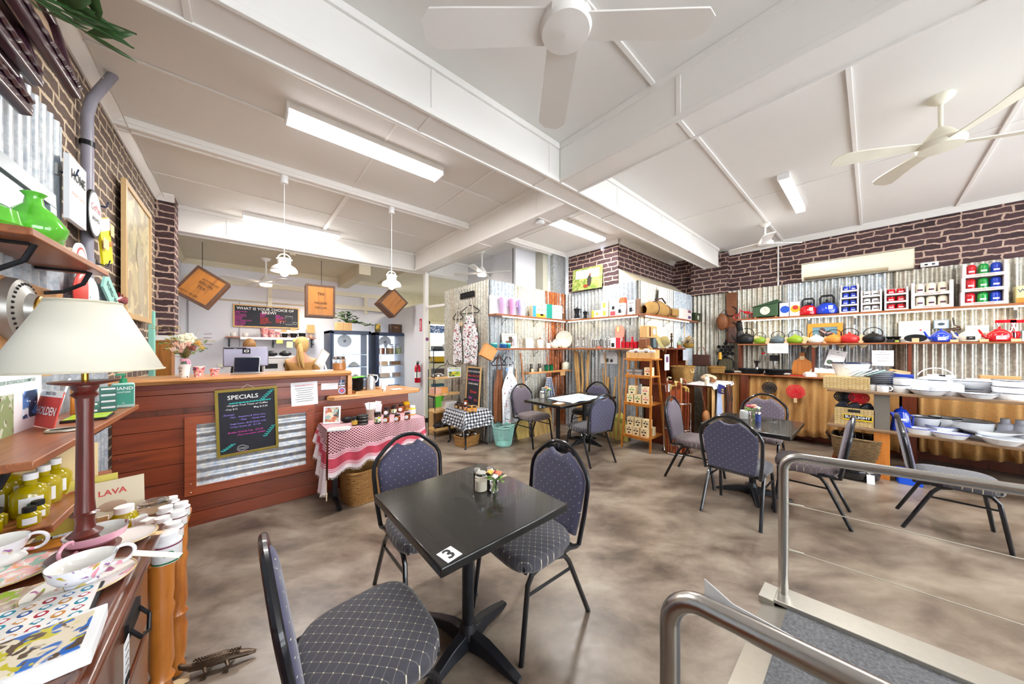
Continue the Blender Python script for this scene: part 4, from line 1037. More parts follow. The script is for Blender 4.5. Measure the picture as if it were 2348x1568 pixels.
def skin_body(name,verts,edges,radii,m,parent,sub=2,root=0):
 me=bpy.data.meshes.new(name);me.from_pydata(verts,edges,[]);me.materials.append(m if not isinstance(m,str)else M[m])
 o=bpy.data.objects.new(name,me);COL.objects.link(o);o.parent=parent
 sk=o.modifiers.new('skin','SKIN');sk.use_smooth_shade=True
 for i,r in enumerate(radii):
  v=me.skin_vertices[0].data[i];v.radius=r if hasattr(r,'__len__')else(r,r);v.use_root=(i==root)
 s=o.modifiers.new('sub','SUBSURF');s.levels=s.render_levels=sub
 return o
def person(label,loc,rz,h,shirt,hair,pants='#2c2c34',lean=0,pony=False,bun=False):
 """standing figure, faces local +y"""
 t=thing('person',label,'person',loc,rz)
 k=h/1.7
 V=[(0,0,.93),(0,.0,1.08),(0,.01,1.25),(0,lean*.5,1.40),(0,lean*.8,1.47),(0,lean,1.55),
(.17,lean*.4,1.385),(.20,.10,1.13),(.17,.32,1.08),(.15,.40,1.08),(-.17,lean*.4,1.385),(-.20,.10,1.13),(-.17,.32,1.08),(-.15,.40,1.08),
(.09,0,.88),(.10,.01,.5),(.10,-.02,.09),(.10,.12,.04),(-.09,0,.88),(-.10,.01,.5),(-.10,-.02,.09),(-.10,.12,.04)]
 E=[(0,1),(1,2),(2,3),(3,4),(4,5),(3,6),(6,7),(7,8),(8,9),(3,10),(10,11),(11,12),(12,13),(0,14),(14,15),(15,16),(16,17),(0,18),(18,19),(19,20),(20,21)]
 Rr=[(.15,.11),(.13,.1),(.16,.11),(.15,.09),(.055,.055),(.05,.05),(.06,.06),(.045,.045),(.033,.033),(.028,.028),(.06,.06),(.045,.045),(.033,.033),(.028,.028),(.09,.09),(.06,.06),(.045,.045),(.04,.03),(.09,.09),(.06,.06),(.045,.045),(.04,.03)]
 V=[tuple(c*k for c in v)for v in V];Rr=[(a*k,c*k)for a,c in Rr]
 skin_body('body',V,E,Rr,'skin',t)
 V2=[V[i]for i in(0,1,2,3,6,7,10,11)];E2=[(0,1),(1,2),(2,3),(3,4),(4,5),(3,6),(6,7)]
 skin_body('shirt',V2,E2,[(a*1.09,c*1.09)for a,c in[Rr[i]for i in(0,1,2,3,6,7,10,11)]],C(shirt,.85),t)
 V3=[V[i]for i in(0,14,15,16,18,19,20)]
 skin_body('trousers',V3,[(0,1),(1,2),(2,3),(0,4),(4,5),(5,6)],[(a*1.12,c*1.12)for a,c in[Rr[i]for i in(0,14,15,16,18,19,20)]],C(pants,.85),t)
 hy,hz=lean*k+.015,1.625*k
 b=MB().ball((0,hy,hz),(.075,.095,.115),'skin',20,14)
 for s in(-1,1):b.ball((s*.076,hy-.005,hz-.005),(.012,.018,.03),'skin',8,6).ball((s*.03,hy+.088,hz+.01),(.014,.008,.009),'paper',8,6).ball((s*.03,hy+.094,hz+.01),(.006,.004,.006),'ink',8,5)
 b.ball((0,hy+.1,hz-.015),(.012,.016,.022),'skin',8,6).ball((0,hy+.088,hz-.055),(.024,.008,.007),C('#b8605a'),8,5)
 b.ob('head',t)
 hm=M[hair]
 b=MB().ball((0,hy-.018,hz+.018),(.088,.10,.118),hm,22,14)
 if pony:
  b.ball((0,hy-.115,hz+.03),.024,C('#8a9c3c'),10,8)
  b.tube([(0,hy-.11,hz+.03),(.02,hy-.15,hz-.03),(.03,hy-.16,hz-.12),(.045,hy-.15,hz-.23),(.06,hy-.14,hz-.32)],[.022,.034,.036,.028,.008],hm,12)
  b.tube([(0,hy-.11,hz+.03),(.0,hy-.15,hz-.05),(.0,hy-.15,hz-.18),(.01,hy-.14,hz-.30)],[.018,.024,.026,.006],hm,10)
 if bun:b.ball((0,hy-.1,hz+.06),.04,hm,12,8)
 b.ob('hair',t)
 for s in(-1,1):
  wx,wy,wz=V[9]if s>0 else V[13]
  bb=MB().ball((wx,wy+.035,wz),(.036,.045,.017),'skin',10,8)
  for q in range(4):
   fx_=wx+(-.024+.016*q);bb.tube([(fx_,wy+.06,wz),(fx_,wy+.10,wz-.004),(fx_,wy+.125-.008*abs(q-1.5),wz-.02)],[.0085,.008,.006],'skin',6)
  bb.tube([(wx-s*.03,wy+.02,wz),(wx-s*.05,wy+.05,wz-.005),(wx-s*.055,wy+.075,wz-.01)],[.01,.009,.007],'skin',6)
  bb.ob('hand',t)
 return t
px_=atY(690,5.5)
person('person with a blonde ponytail and tan top, seen from behind at the counter',(px_,5.45,0),R(-25),1.61,'#b98a50','blonde',lean=.03,pony=True)
person('person with brown hair pulled back, only the head showing over the monitor',(atY(572,6.8),6.8,0),R(10),1.60,'#2c2c34','brown_hair',bun=False)
# ================================================================ ceiling fans, ramp, rails
fan('large white ceiling fan at the top centre of the picture',(1.13,.925),4,.66,.40,hub=.12,rot0=R(48),w0=.075,w1=.082)
fan('cream four-bladed ceiling fan at upper right near the brick wall',(3.95,-.34),4,.62,.36,hub=.12,rot0=R(28),w0=.03,w1=.065,m=C('#ece8d6',.4),curved=.08,tilt=14)
fan('small white ceiling fan far off near the brick pier and the beam end',(5.98,1.05),3,.5,.30,hub=.1,rot0=R(75),w0=.05,w1=.07,tilt=14)
fan('white ceiling fan with a lit lamp over the corridor, above the corrugated nook',(3.52,4.95),4,.58,.42,light=True,rot0=R(35),w0=.04,w1=.06)
RX1,RX2,RY=2.42,.834,.37
t=thing('carpeted_ramp','low aluminium-edged ramp with grey carpet at the lower right','ramp',(0,RY,0))
L=3.3;rise=.22
def rz_(y):return.03+rise*(-y)/L
def slab(b,x0,x1,y0,y1,dz0,dz1,m):
 vs=[(x,y,(rz_(y)if q else 0)*(1 if q else 1)+(dz1 if q else 0)+(0 if q else dz0))for q in(0,1)for y in(y0,y1)for x in(x0,x1)]
 return b.add(vs,[(0,2,3,1),(4,5,7,6),(0,1,5,4),(2,6,7,3),(0,4,6,2),(1,3,7,5)],m)
b=slab(MB(),RX2+.06,RX1-.10,-L,-.06,.0,.0,'carpet');b.ob('carpet',t)
for x0,x1 in((RX1-.10,RX1+.06),(RX2-.06,RX2+.06)):slab(MB(),x0,x1,-L,.0,.0,.022,'alu').ob('edge_channel',t,bevel=.003)
MB().add([(RX2-.06,.05,.001),(RX1+.02,.05,.001),(RX1+.02,-.07,.034),(RX2-.06,-.07,.034),(RX2-.06,-.07,.0),(RX1+.02,-.07,0)],[(0,1,2,3),(3,2,5,4),(0,3,4),(1,5,2),(0,4,5,1)],'alu').ob('threshold_strip',t)
MB().box(RX1-.1,-.09,0,RX1+.06,.07,.038,'alu').ob('foot_plate',t,bevel=.004)
def handrail(label,X,zt,r=.024):
 t=thing('handrail',label,'handrail',(X,RY-.03,0))
 sl=rise/L
 pts=[(0,0,.05),(0,0,zt-.09)]+[(0,-.09+.09*math.cos(a),zt-.09+.09*math.sin(a))for a in[R(k*11.25)for k in range(1,8)]]+[(0,-.10,zt),(0,-3.2,zt+3.1*sl)]
 MB().tube(pts,r,'steel',20).ob('rail_tube',t,sharp=60)
 return t
h1=handrail('brushed steel handrail with two wires on the far side of the ramp',RX1,.875)
for z in(.62,.35):
 MB().tube([(0,-.02,z-.03),(0,-3.2,z+.20-.03)],.0028,C('#cfcabb',.4,metal=.6),6).ob('wire',h1)
 MB().tube([(0,-.02,z-.03),(0,-.09,z-.023)],.006,C('#cfcabb',.4,metal=.6),8).ob('wire_clamp',h1)
h2=handrail('brushed steel handrail closest to the camera at the bottom right',RX2,.885)
b=MB().prism([(0,0),(.30,.0),(.30,.030),(.06,.036),(0,.062)],-.002,0,'paper','y')
tag(b.ob('plastic_sign',loc=(RX2+.032,.27,.868),rot=(0,0,R(-90))),'white plastic strip fixed along the top of the nearest handrail','sign')
# ================================================================ keffiyeh table
t=thing('side_table','black-legged side table under the red and white patterned cloth','table',(1.05,3.40,0))
MB().box(-.44,-.17,.715,.44,.23,.745,'brown_wood').ob('tabletop',t)
for s in(-1,1):
 MB().box(s*.37-.02,-.02,.04,s*.37+.02,.04,.715,'black_metal').ob('leg',t)
 MB().tube([(s*.37,-.20,.02),(s*.37,-.10,.05),(s*.37,.05,.06),(s*.37,.20,.02)],.02,'black_metal',8).ob('foot',t)
b=MB()
def wob(u):return.012*math.sin(u*22)+.008*math.sin(u*47+1)
def cf(u,v):
 x=-.46+.92*u;s=v*2
 if s<=1:return(x,.24-.43*s,.750)
 d=(s-1);drop=.40-.17*u+.02*math.sin(u*30)
 return(x+.02*d*(u-.5),-.19-.012*min(1,d*4)-wob(u)*d-.02*d,.750-drop*d)
b.grid(cf,60,30,'keff',uvf=lambda u,v:(u*.92,(v*2-1)*.43 if v<=.5 else(v*2-1)*(.47)))
def sf(u,v):
 y=-.19+.43*u;drop=.36+.26*(1-abs(u*1.6-.35))-.12*u
 return(-.46-.008-.03*v*(1+math.sin(u*26)),y-.05*v*(1-u),.750-drop*v)
b.grid(sf,36,20,'keff',uvf=lambda u,v:(u*.43,.12+v*.5))
b.grid(lambda u,v:(.46+.01+.02*v*(1+math.sin(u*20)),-.19+.43*u,.750-.2*v),20,6,'keff',uvf=lambda u,v:(u*.43,v*.2))
random.seed(2)
for i in range(90):
 u=i/90;p=cf(u,1);b.tube([p,(p[0]+random.uniform(-.004,.004),p[1]-.002,p[2]-random.uniform(.012,.022))],.0022,C('#f0e6da',.9),4)
for i in range(50):
 u=i/50;p=sf(u,1);b.tube([p,(p[0]-.002,p[1],p[2]-random.uniform(.012,.024))],.0022,C('#f0e6da',.9),4)
for(x,y,z)in((-.48,-.22,.30),(-.47,.06,.28)):
 for k in range(4):b.ball((x,y,z-.10-k*.018),(.008-.001*k,.008-.001*k,.012),C('#e9d6b4',.9),8,6)
 b.tube([(x,y,z+.02),(x,y,z-.1)],.003,C('#e9d6b4',.9),5)
tag(b.ob('patterned_tablecloth',loc=(1.05,3.40,0),sharp=60),'red and white keffiyeh cloth with fringe over the side table','tablecloth')
def basket(name,label,x,y,w,d,h,m,rz=0,taper=.9,handle=False,seg=28,z=0,rim=.012,square=.45):
 t=thing(name,label,'basket',(x,y,z),rz)
 b=MB();rows=14;vs=[]
 def ring(k,zz,off=0):
  out=[]
  for i in range(seg*2):
   a=2*PI*i/(seg*2);c,s=math.cos(a),math.sin(a)
   e=square;px=(abs(c)**e)*(1 if c>0 else-1);py=(abs(s)**e)*(1 if s>0 else-1)
   bu=1+off*((i//2+int(zz*1000))%2)
   out.append((px*w/2*k*bu,py*d/2*k*bu,zz))
  return out
 n=seg*2
 for j in range(rows+1):
  f=j/rows;k=taper+(1-taper)*math.sin(f*PI/2)
  vs+=[((p[0]*(1+.03*((i//2+j)%2))),p[1]*(1+.03*((i//2+j)%2)),p[2])for i,p in enumerate(ring(k,f*h))]
 fs=[tuple(reversed(range(n)))]
 for j in range(rows):fs+=[(j*n+i,j*n+(i+1)%n,(j+1)*n+(i+1)%n,(j+1)*n+i)for i in range(n)]
 b.add(vs,fs,m);b.ob('woven_body',t,solid=.006,sharp=60)
 MB().tube(ring(1.01,h),rim,m,8,closed=True).ob('rim',t)
 if handle:
  for s in(-1,1):MB().tube([(-w*.16,s*d/2*1.05,h*.85),(-w*.13,s*d/2*1.12,h*.66),(w*.13,s*d/2*1.12,h*.66),(w*.16,s*d/2*1.05,h*.85)],.006,C('#e8cfa0',.8),8).ob('handle',t)
 return t
basket('wicker_basket','large rounded wicker basket on the floor below the red keffiyeh cloth',1.0,3.37,.54,.34,.31,'wicker',R(8))
KZ=.7515
def jam(label,px,py,m,lidc='ink',r=.031,h=.07,lab='paper',group=None,Z=KZ,sq=False,round_lab=True):
 x,y=(py,atX(px,py))if py<9 else atZ(px,py,Z)
 t=thing('preserve_jar',label,'jar',(x,y,Z),rz=R(-math.degrees(YAW))+math.atan2(0,1),group=group)
 jb=MB().lathe([(r*.85,0),(r,.006),(r,h*.72),(r*.8,h*.82)],m,seg=20).ob('jar_body',t)
 MB().lathe([(r*.86,h*.80),(r*.88,h*.98),(r*.8,h)],lidc,seg=20).ob('lid',t)
 if round_lab:MB().at((0,-r-.0008,h*.4),(R(90),0,0)).lathe([(r*.62,-.004),(r*.62,.0012)],lab,seg=18).ob('round_label',jb)
 else:MB().lathe([(r+.0006,h*.12),(r+.0006,h*.6)],lab,seg=20,cap=False).ob('label_band',jb)
 return t
amber=C('#8a3c12',.12,coat=.5);honey=C('#d98a10',.12,coat=.5);dark=C('#3a160c',.12,coat=.5)
yl=blotch_mat('yellow_field_label','#e8d21c',['#4a7a2a','#dfe8f0'],30,.5,.5)
jam('amber jam jar with a white round label, leftmost of the front row of three',886,968,amber,group='amber jars in front')
jam('amber jam jar with a round label, middle of the front row of three',911,965,amber,group='amber jars in front')
jam('amber jam jar with a white round label, rightmost of the front row of three',934,961,amber,group='amber jars in front')
jam('tall dark jar with a yellow label, leftmost on the keffiyeh cloth',866,970,dark,r=.032,h=.11,lab=yl,round_lab=False)
jam('dark jar in the back row behind the leftmost amber jar',887,952,dark,r=.034,h=.09)
jam('jar with a yellow-green field label in the back row, second from left',903,948,dark,lab=yl,round_lab=False,h=.09)
jam('dark red jar in the back row, behind the middle amber jar',920,945,amber,h=.095,r=.034)
jam('white-labelled yellow tub at the right end of the back row',946,950,C('#e8c840',.2),r=.034,h=.10,lidc='plastic_w',lab='paper',round_lab=False)
jam('flat tin with a bright yellow top at the back of the cloth table',930,938,C('#e8b818',.3),r=.05,h=.10,lidc=C('#f0b400',.3),round_lab=False,lab=C('#b06a20'))
for k in range(3):
 x,y=atZ(833,973,KZ)
 tag(MB().lathe([(.046,0),(.05,.004),(.05,.026),(.046,.030)],'ink',seg=24).lathe([(.0505,.010),(.0505,.014)],'alu',seg=24,cap=False).ob('round_tin',loc=(x,y+.02,KZ+k*.031)),'%s flat black tin of the stack beside the oil bottle'%('bottom','middle','top')[k],'tin','stack of black tins')
jam('small black jar with a gold label in front of the black tins',813,975,C('#14120f',.15,coat=.5),r=.027,h=.085,lab=C('#c9a23c',.4),round_lab=False)
x,y=atZ(826,950,KZ)
t=thing('oil_bottle','dark slim bottle with an orange label standing behind the black tins','bottle',(x,y,KZ))
MB().lathe([(.022,0),(.025,.005),(.025,.11),(.011,.15),(.010,.185),(.013,.187),(.013,.20),(0,.202)],C('#171410',.12,coat=.6),seg=20).ob('glass_body',t)
MB().lathe([(.0256,.04),(.0256,.09)],C('#d98a30',.5),seg=20,cap=False).ob('label_band',t)
x,y=atZ(849,962,KZ)
t=thing('paper_cup_of_bags','ribbed paper cup holding folded white paper bags among the jars','cup',(x,y,KZ))
MB().lathe([(.03,0),(.04,.11),(.042,.112)],C('#b8a898',.7),seg=20).ob('cup',t)
b=MB()
for k in range(3):b.at((-.02+.025*k,-.005*k,.13),(R(8*k),R(-15+14*k),R(20*k))).box(-.022,-.012,-.03,.022,.012,.05,'paper')
b.ob('folded_bags',t)
x,y=atZ(868,952,KZ);tag(MB().box(-.03,-.015,0,.03,.015,.12,'paper').box(-.04,-.02,.12,.02,.0,.155,'paper').ob('folded_paper_bag',loc=(x,y+.02,KZ),rot=(0,R(6),R(-30))),'white folded paper bag standing between cup and jars','paper bag')
x,y=atZ(762,972,KZ)
art=blotch_mat('beach_art_print','#9fb8b0',['#d8a8b0','#3c5a54','#e0d8c0','#c8785a'],14,.5,.52)
board_obj('framed_print','white-framed beach print propped at the left of the keffiyeh table','picture',.15,.17,M['plastic_w'],.014,art,(x,y+.02,KZ),(R(-10),0,R(-22)),.015)
x,y=atZ(778,985,KZ)
tag(MB().box(-.09,-.05,0,.09,.05,.012,'paper').box(-.06,-.03,.012,.07,.04,.02,C('#d8c8c0')).ob('booklet_stack',loc=(x,y,KZ),rot=(0,0,R(-20))),'flat white booklets lying at the front left of the keffiyeh cloth','booklet')
b=MB().ball((0,0,.03),(.06,.035,.03),'iron',14,10)
tag(b.ob('dark_bag',loc=(*atZ(797,968,KZ),KZ)),'rumpled dark packet between the framed print and the black jar','packet')
# ================================================================ gingham table by the nook
t=thing('side_table','small cabriole-legged black table under the gingham cloth','table',(2.70,4.17,0))
MB().box(-.21,-.24,.52,.21,.27,.545,'black_metal').ob('tabletop',t)
for sx in(-1,1):
 for sy in(-1,1):
  MB().tube([(sx*.18,.015+sy*.22,.52),(sx*.20,.015+sy*.25,.40),(sx*.185,.015+sy*.23,.18),(sx*.18,.015+sy*.225,.04),(sx*.205,.015+sy*.255,.0)],[.024,.024,.015,.012,.018],'black_metal',10).ob('leg',t)
b=MB()
def gf(u,v):
 x=(u-.5)*.98;y=(v-.5)*1.06
 ax=max(0,abs(x)-.225);ay=max(0,abs(y)-.265)
 sx=math.copysign(1,x);sy=math.copysign(1,y)
 d=math.hypot(ax,ay);z=.552-(d*.92 if d>.02 else d*.3)
 if ax>0 or ay>0:
  f=min(1,d/.2);rp=.014*math.sin((x-y)*38)*f
 else:rp=0
 X=sx*(min(abs(x),.225)+.035*min(1,ax*9)+rp*(ax>0));Y=sy*(min(abs(y),.265)+.035*min(1,ay*9)+rp*(ay>0))
 if ax>0 and ay>0:k=1+.25*min(1,d/.2);X*=1.04;Y*=1.04
 return(X,Y,max(z,.15))
b.grid(gf,48,48,'gingham',uvf=lambda u,v:(u*.98,v*1.06))
tag(b.ob('gingham_tablecloth',loc=(2.70,4.185,0),solid=.002,sharp=70),'black and white gingham cloth draped over the small black table','tablecloth')
GZ=.5535
gl=[(1047,2.56,dark),(1057,2.56,dark),(1067,2.56,amber),(1060,2.66,amber),(1076,2.56,honey),(1088,2.63,honey),(1051,2.67,dark),(1080,2.70,honey)]
nm=['dark jam jar front left','dark jam jar second from the left','amber marmalade jar third from the left','amber jar in the middle of the group','golden marmalade jar nearest the camera','golden marmalade jar at the right end','dark jam jar at the back left','golden jar behind the right pair']
for(px,py,m),n_ in zip(gl,nm):jam(n_+' on the gingham cloth',px,py,m,r=.034,h=.078,Z=GZ,lab='kraft')
jam('taller red-brown jar standing at the back by the chalkboard',1068,2.79,amber,r=.038,h=.12,Z=GZ)
mt=[("YOU'VE TOOLED OUR",.036,'chalk_w',0,.56),('SMALL  SELECTION',.038,'chalk_r',0,.49),('OF HOMEMADE JAM',.036,'chalk_p',0,.425),('HONEY & MORE',.038,'chalk_w',0,.36),('Dinner',.07,'chalk_r',.02,.23),('Box',.06,'chalk_p',-.06,.13),('$15',.05,'chalk_r',.09,.10)]
board_obj('chalkboard','tall pine-framed chalkboard in white, red and pink leaning behind the jam jars','chalkboard',.40,.64,M['blond'],.022,'board',(2.87,4.30,.555),(R(-4),0,R(-90)),texts=mt)
basket('small_wicker_basket','low pale wicker basket of cones under the gingham table',2.66,4.14,.36,.26,.15,'wicker',R(10),z=0,square=.35)
b=MB();random.seed(4)
for k in range(24):b.ball((random.uniform(-.14,.14),random.uniform(-.09,.09),.15+random.uniform(0,.03)),(.025,.02,.016),random.choice([C('#6a4a30'),C('#8a6a44'),C('#dfe2ea')]),8,6)
tag(b.ob('pine_cones',loc=(2.66,4.14,0),rot=(0,0,R(10))),'heap of brown cones and white scraps in the low wicker basket','cones',kind='stuff')
t=thing('plastic_basket','tall mint-green openwork plastic basket below the aprons','basket',(3.06,3.73,0))
mint=C('#9fd6cc',.35);b=MB();n=36
for i in range(n):
 a=2*PI*i/n
 b.tube([(.115*math.cos(a),.115*math.sin(a),.01),(.15*math.cos(a),.15*math.sin(a),.17),(.165*math.cos(a),.165*math.sin(a),.30)],.0036,mint,5)
for k in range(9):
 z=.03+k*.032;r=.12+.043*(z/.3)**.8;b.tube([(r*math.cos(2*PI*i/n),r*math.sin(2*PI*i/n),z)for i in range(n)],.0034,mint,5,closed=True)
b.lathe([(0,.004),(.115,.004),(.125,.03)],mint,seg=30,cap=False);b.lathe([(.1655,.285),(.172,.29),(.172,.305),(.1655,.305)],mint,seg=36,cap=False)
b.ob('openwork_body',t)
for s in(-1,1):MB().tube([(-.155,s*.06,.30),(-.1,s*.15,.31+.03),(0,s*.185,.33),(.1,s*.15,.34),(.155,s*.06,.30)],.006,mint,8).ob('handle',t)
t=thing('wire_rack','black wire rack with wooden trays beside the gingham table','rack',(2.42,4.74,0))
for x in(0,.46):
 for y in(0,.24):MB().tube([(x,y,0),(x,y,1.14)],.007,'black_metal',6).ob('post',t)
for z in(.12,.42,.70,.98):
 MB().box(-.005,-.005,z,.465,.245,z+.02,'blond').box(-.005,-.01,z,.465,0,z+.045,'blond').ob('tray',t)
MB().tube([(.0,0,1.14),(.10,0,1.20),(.20,0,1.22),(.23,0,1.30),(.26,0,1.22),(.36,0,1.20),(.46,0,1.14)],.007,'black_metal',6).ob('scroll_top',t)
zeb=blotch_mat('zebra_cloth','#e8e4de',['#3c3c40','#5a5650'],24,.8,.5)
tag(MB().ball((0,0,.03),(.12,.09,.045),zeb,16,10).ob('folded_cloth',loc=(2.53,4.86,1.002)),'zebra-striped folded cloth on the top tray of the wire rack','cloth')
tag(MB().box(-.13,-.09,0,.0,.09,.11,C('#e0a88c')).box(.0,-.09,0,.13,.09,.11,C('#e09a50')).ob('card_box',loc=(2.55,4.86,.722)),'pink and orange card box on the wire rack','box')
tag(MB().box(-.11,-.09,0,.11,.09,.13,'paper').ob('white_box',loc=(2.76,4.86,.442),bevel=.006),'white box on the second tray of the wire rack','box')
tag(MB().ball((0,0,.04),(.10,.09,.045),'ink',14,10).ball((.15,0,.04),(.08,.08,.04),'ink',14,10).ob('black_sock_bundle',loc=(2.55,4.86,.142)),'dark rolled fabric on the lowest tray of the wire rack','cloth')
hill=blotch_mat('yellow_hill_print','#e2d51e',['#6aa02c','#3c5a2c','#c0d84a'],9,.5,.56)
def hx(b):b.box(-.105,-.0095,.10,.105,-.0085,.145,C('#cfdce6')).box(-.07,-.0105,.055,-.02,-.0095,.065,'ink').box(0,-.0105,.06,.07,-.0095,.068,'ink')
board_obj('framed_landscape','white-framed picture of a bright yellow field on the wire rack','picture',.24,.17,M['plastic_w'],.014,hill,(2.775,4.72,1.0),(R(-4),0,R(-10)),.012,extra=hx)
sheet('price_sheet','white paper sheet clipped to the corner by the wire rack',.13,.17,(2.93,4.93,1.30),(0,R(-6),R(-75)),6)
def hooks(label,p,u,w,n):
 t=thing('hook_rack',label,'hook rack',p,u)
 MB().box(-w/2,-.012,-.05,w/2,.004,.05,'black_metal').ob('plate',t)
 for k in range(n):
  x=-w/2+w*(k+.5)/n
  MB().tube([(x,-.012,.03),(x,-.05,.045),(x,-.06,.09)],.004,'black_metal',6).tube([(x,-.012,-.03),(x,-.045,-.05),(x,-.05,-.02)],.004,'black_metal',6).ob('hook',t)
 return t
hooks('black double hook rack at the top of the corrugated side wall',(2.945,4.58,2.42),R(-90),.42,5)
def hanger(label,p,rz,w=.40,group=None):
 t=thing('coat_hanger',label,'hanger',p,rz,group)
 MB().tube([(-w/2,0,-.10),(-w/2+.04,0,-.07),(-.03,0,0),(.03,0,0),(w/2-.04,0,-.07),(w/2,0,-.10),(w/2-.03,0,-.13),(-w/2+.03,0,-.13)],.008,'black_metal',8,closed=True).ob('frame',t)
 MB().tube([(0,0,0),(0,0,.03)]+arc((.02,0,.05),.02,180,-20,6),.003,'black_metal',6).ob('hook',t)
 return t
def apron(label,p,rz,w,h,m,bib=.45,strap=None,seed=0,name='apron',waist=True):
 t=thing(name,label,'apron',p,rz)
 def f(u,v):
  ww=w*(bib+(1-bib)*min(1,max(0,(v-.12)/.25))**.7)
  x=(u-.5)*ww*(1-.12*v*math.sin(seed));
  return(x,-.02-.018*math.sin(u*14+seed+v*3)*(.3+v),-v*h-.02*math.sin(u*6+seed)*v)
 MB().grid(f,26,26,m).ob('cloth',t,solid=.003,sharp=80)
 sm=strap or m
 for s in(-1,1):MB().tube([(s*w*bib*.42,-.02,0),(s*w*bib*.36,-.012,.12),(s*.02,-.005,.24)],.006,sm,6,flat=2).ob('strap',t)
 return t
hanger('black hanger low on the side wall, holding the left floral apron',(2.93,4.86,2.15),R(-90),.34);hanger('black hanger under the hook rack, holding the right floral apron',(2.90,4.42,2.22),R(-80),.44)
apron('white floral apron on the side wall, left and narrower',(2.93,4.84,1.95),R(-90),.28,.70,'floral',.55,C('#e6ddd0'),1)
apron('white floral apron on the side wall, right and fuller',(2.90,4.40,2.05),R(-86),.42,.82,'floral',.5,C('#e6ddd0'),2)
tag(MB().lathe([(0,-.004),(.035,-.004),(.035,.004),(0,.004)],'tag',seg=18).tube([(0,0,0),(0,0,.12)],.002,'tag').ob('price_tag',loc=(2.90,4.70,1.92),rot=(R(90),0,R(-90))),'round buff price tag hanging between the two floral aprons','tag')
t=thing('gift_box','tilted tan cardboard box fixed at the corner where the nook begins','box',(2.86,3.86,1.44),rot=(0,R(28),R(-20)))
MB().box(-.10,-.08,-.10,.10,.08,.10,C('#d89a5c',.7)).ob('box_body',t,bevel=.004);MB().box(-.102,-.082,.085,.102,.082,.102,C('#c98a4c',.7)).ob('lid',t)
hanger('black hanger under the mid shelf, with the leather apron',(3.10,3.90,1.36),0,.30);hanger('black hanger under the mid shelf, with the farm-print apron',(3.27,3.87,1.36),R(14),.30)
apron('brown leather apron hanging under the mid shelf, left of the print apron',(3.10,3.90,1.16),0,.22,.84,'leather',.55,'leather',3)
apron('white apron with red and black animal print above the mint basket',(3.29,3.86,1.19),R(6),.36,.92,blotch_mat('animal_print_cloth','#eceef4',['#30343c','#d83a30','#3a4c94'],20,.9,.66),.32,C('#f0f0f0'),5)
tag(MB().lathe([(0,0),(.028,0),(.028,.004),(0,.004)],C('#7aa0d0'),seg=16).ob('price_tag',loc=(3.21,3.82,1.16),rot=(R(90),0,0)),'blue swing tag on the farm-print apron','tag')
# ================================================================ nook shelves
def scroll(t,x,y,z,dx,dy,s=.13):
 """scroll bracket under a shelf, reaching dx,dy out from the wall"""
 P_=lambda a,c:(x+dx*a,y+dy*a,z+c)
 MB().tube([P_(0,-s),P_(0,0),P_(s,0)],.005,'black_metal',6).tube([P_(.005,-s*.9)]+[P_(.02+s*.75*f,-s*.75*(1-f)-.01+.02*math.sin(f*6))for f in(0,.25,.5,.75,1)],.004,'black_metal',6).ob('bracket',t)
def shelf(name,label,pts,z,m,brackets,th=.028,led=None):
 t=thing(name,label,'shelf',(0,0,z))
 for(x0,y0,x1,y1)in pts:
  MB().box(x0,y0,-th,x1,y1,0,m if x1-x0>y1-y0 else M['shelf_wood_y']).ob('board',t,bevel=.003)
 for bx in brackets:scroll(t,bx[0],bx[1],-th,bx[2],bx[3])
 return t
shelf('wall_shelf','upper wooden wall shelf running around the nook, lit underneath',[(2.93,3.74,4.83,3.955),(4.63,2.45,4.83,3.74),(4.63,2.24,6.9,2.44)],2.035,M['shelf_wood'],[(3.22,3.96,0,-1),(3.95,3.96,0,-1),(4.55,3.96,0,-1),(4.84,3.3,-1,0),(4.84,2.6,-1,0),(5.0,2.44,0,-1),(5.7,2.44,0,-1),(6.5,2.44,0,-1)])
shelf('wall_shelf','middle wooden wall shelf around the nook, at eye level',[(2.93,3.74,4.83,3.955),(4.63,2.45,4.83,3.74)],1.503,M['shelf_wood'],[(3.22,3.96,0,-1),(3.95,3.96,0,-1),(4.55,3.96,0,-1),(4.84,3.3,-1,0),(4.84,2.8,-1,0)])
shelf('wall_shelf','short low wall shelf above the newspaper table',[(3.66,3.78,4.80,3.955)],1.09,M['slab_wood'],[(3.75,3.96,0,-1),(4.45,3.96,0,-1)])
def led(label,p0,p1,z,power,down=True):
 b=MB().tube([(p0[0],p0[1],z),(p1[0],p1[1],z)],.008,'led',6)
 tag(b.ob('led_strip'),label,'light strip')
 L=math.hypot(p1[0]-p0[0],p1[1]-p0[1])
 area('led_light',((p0[0]+p1[0])/2,(p0[1]+p1[1])/2,z-.012),(0,0,math.atan2(p1[1]-p0[1],p1[0]-p0[0])),L,.02,power,(1,.84,.52))
led('glowing light strip under the upper nook shelf, front run',(3.1,3.80),(4.63,3.80),2.0,3)
led('glowing light strip under the upper nook shelf, return run',(4.69,2.4),(4.69,3.78),2.0,3)
led('glowing light strip under the upper nook shelf, right-hand run',(4.75,2.30),(6.5,2.30),2.0,2.6)
U=2.0355;MD=1.5035;SY=3.86;SX=4.73
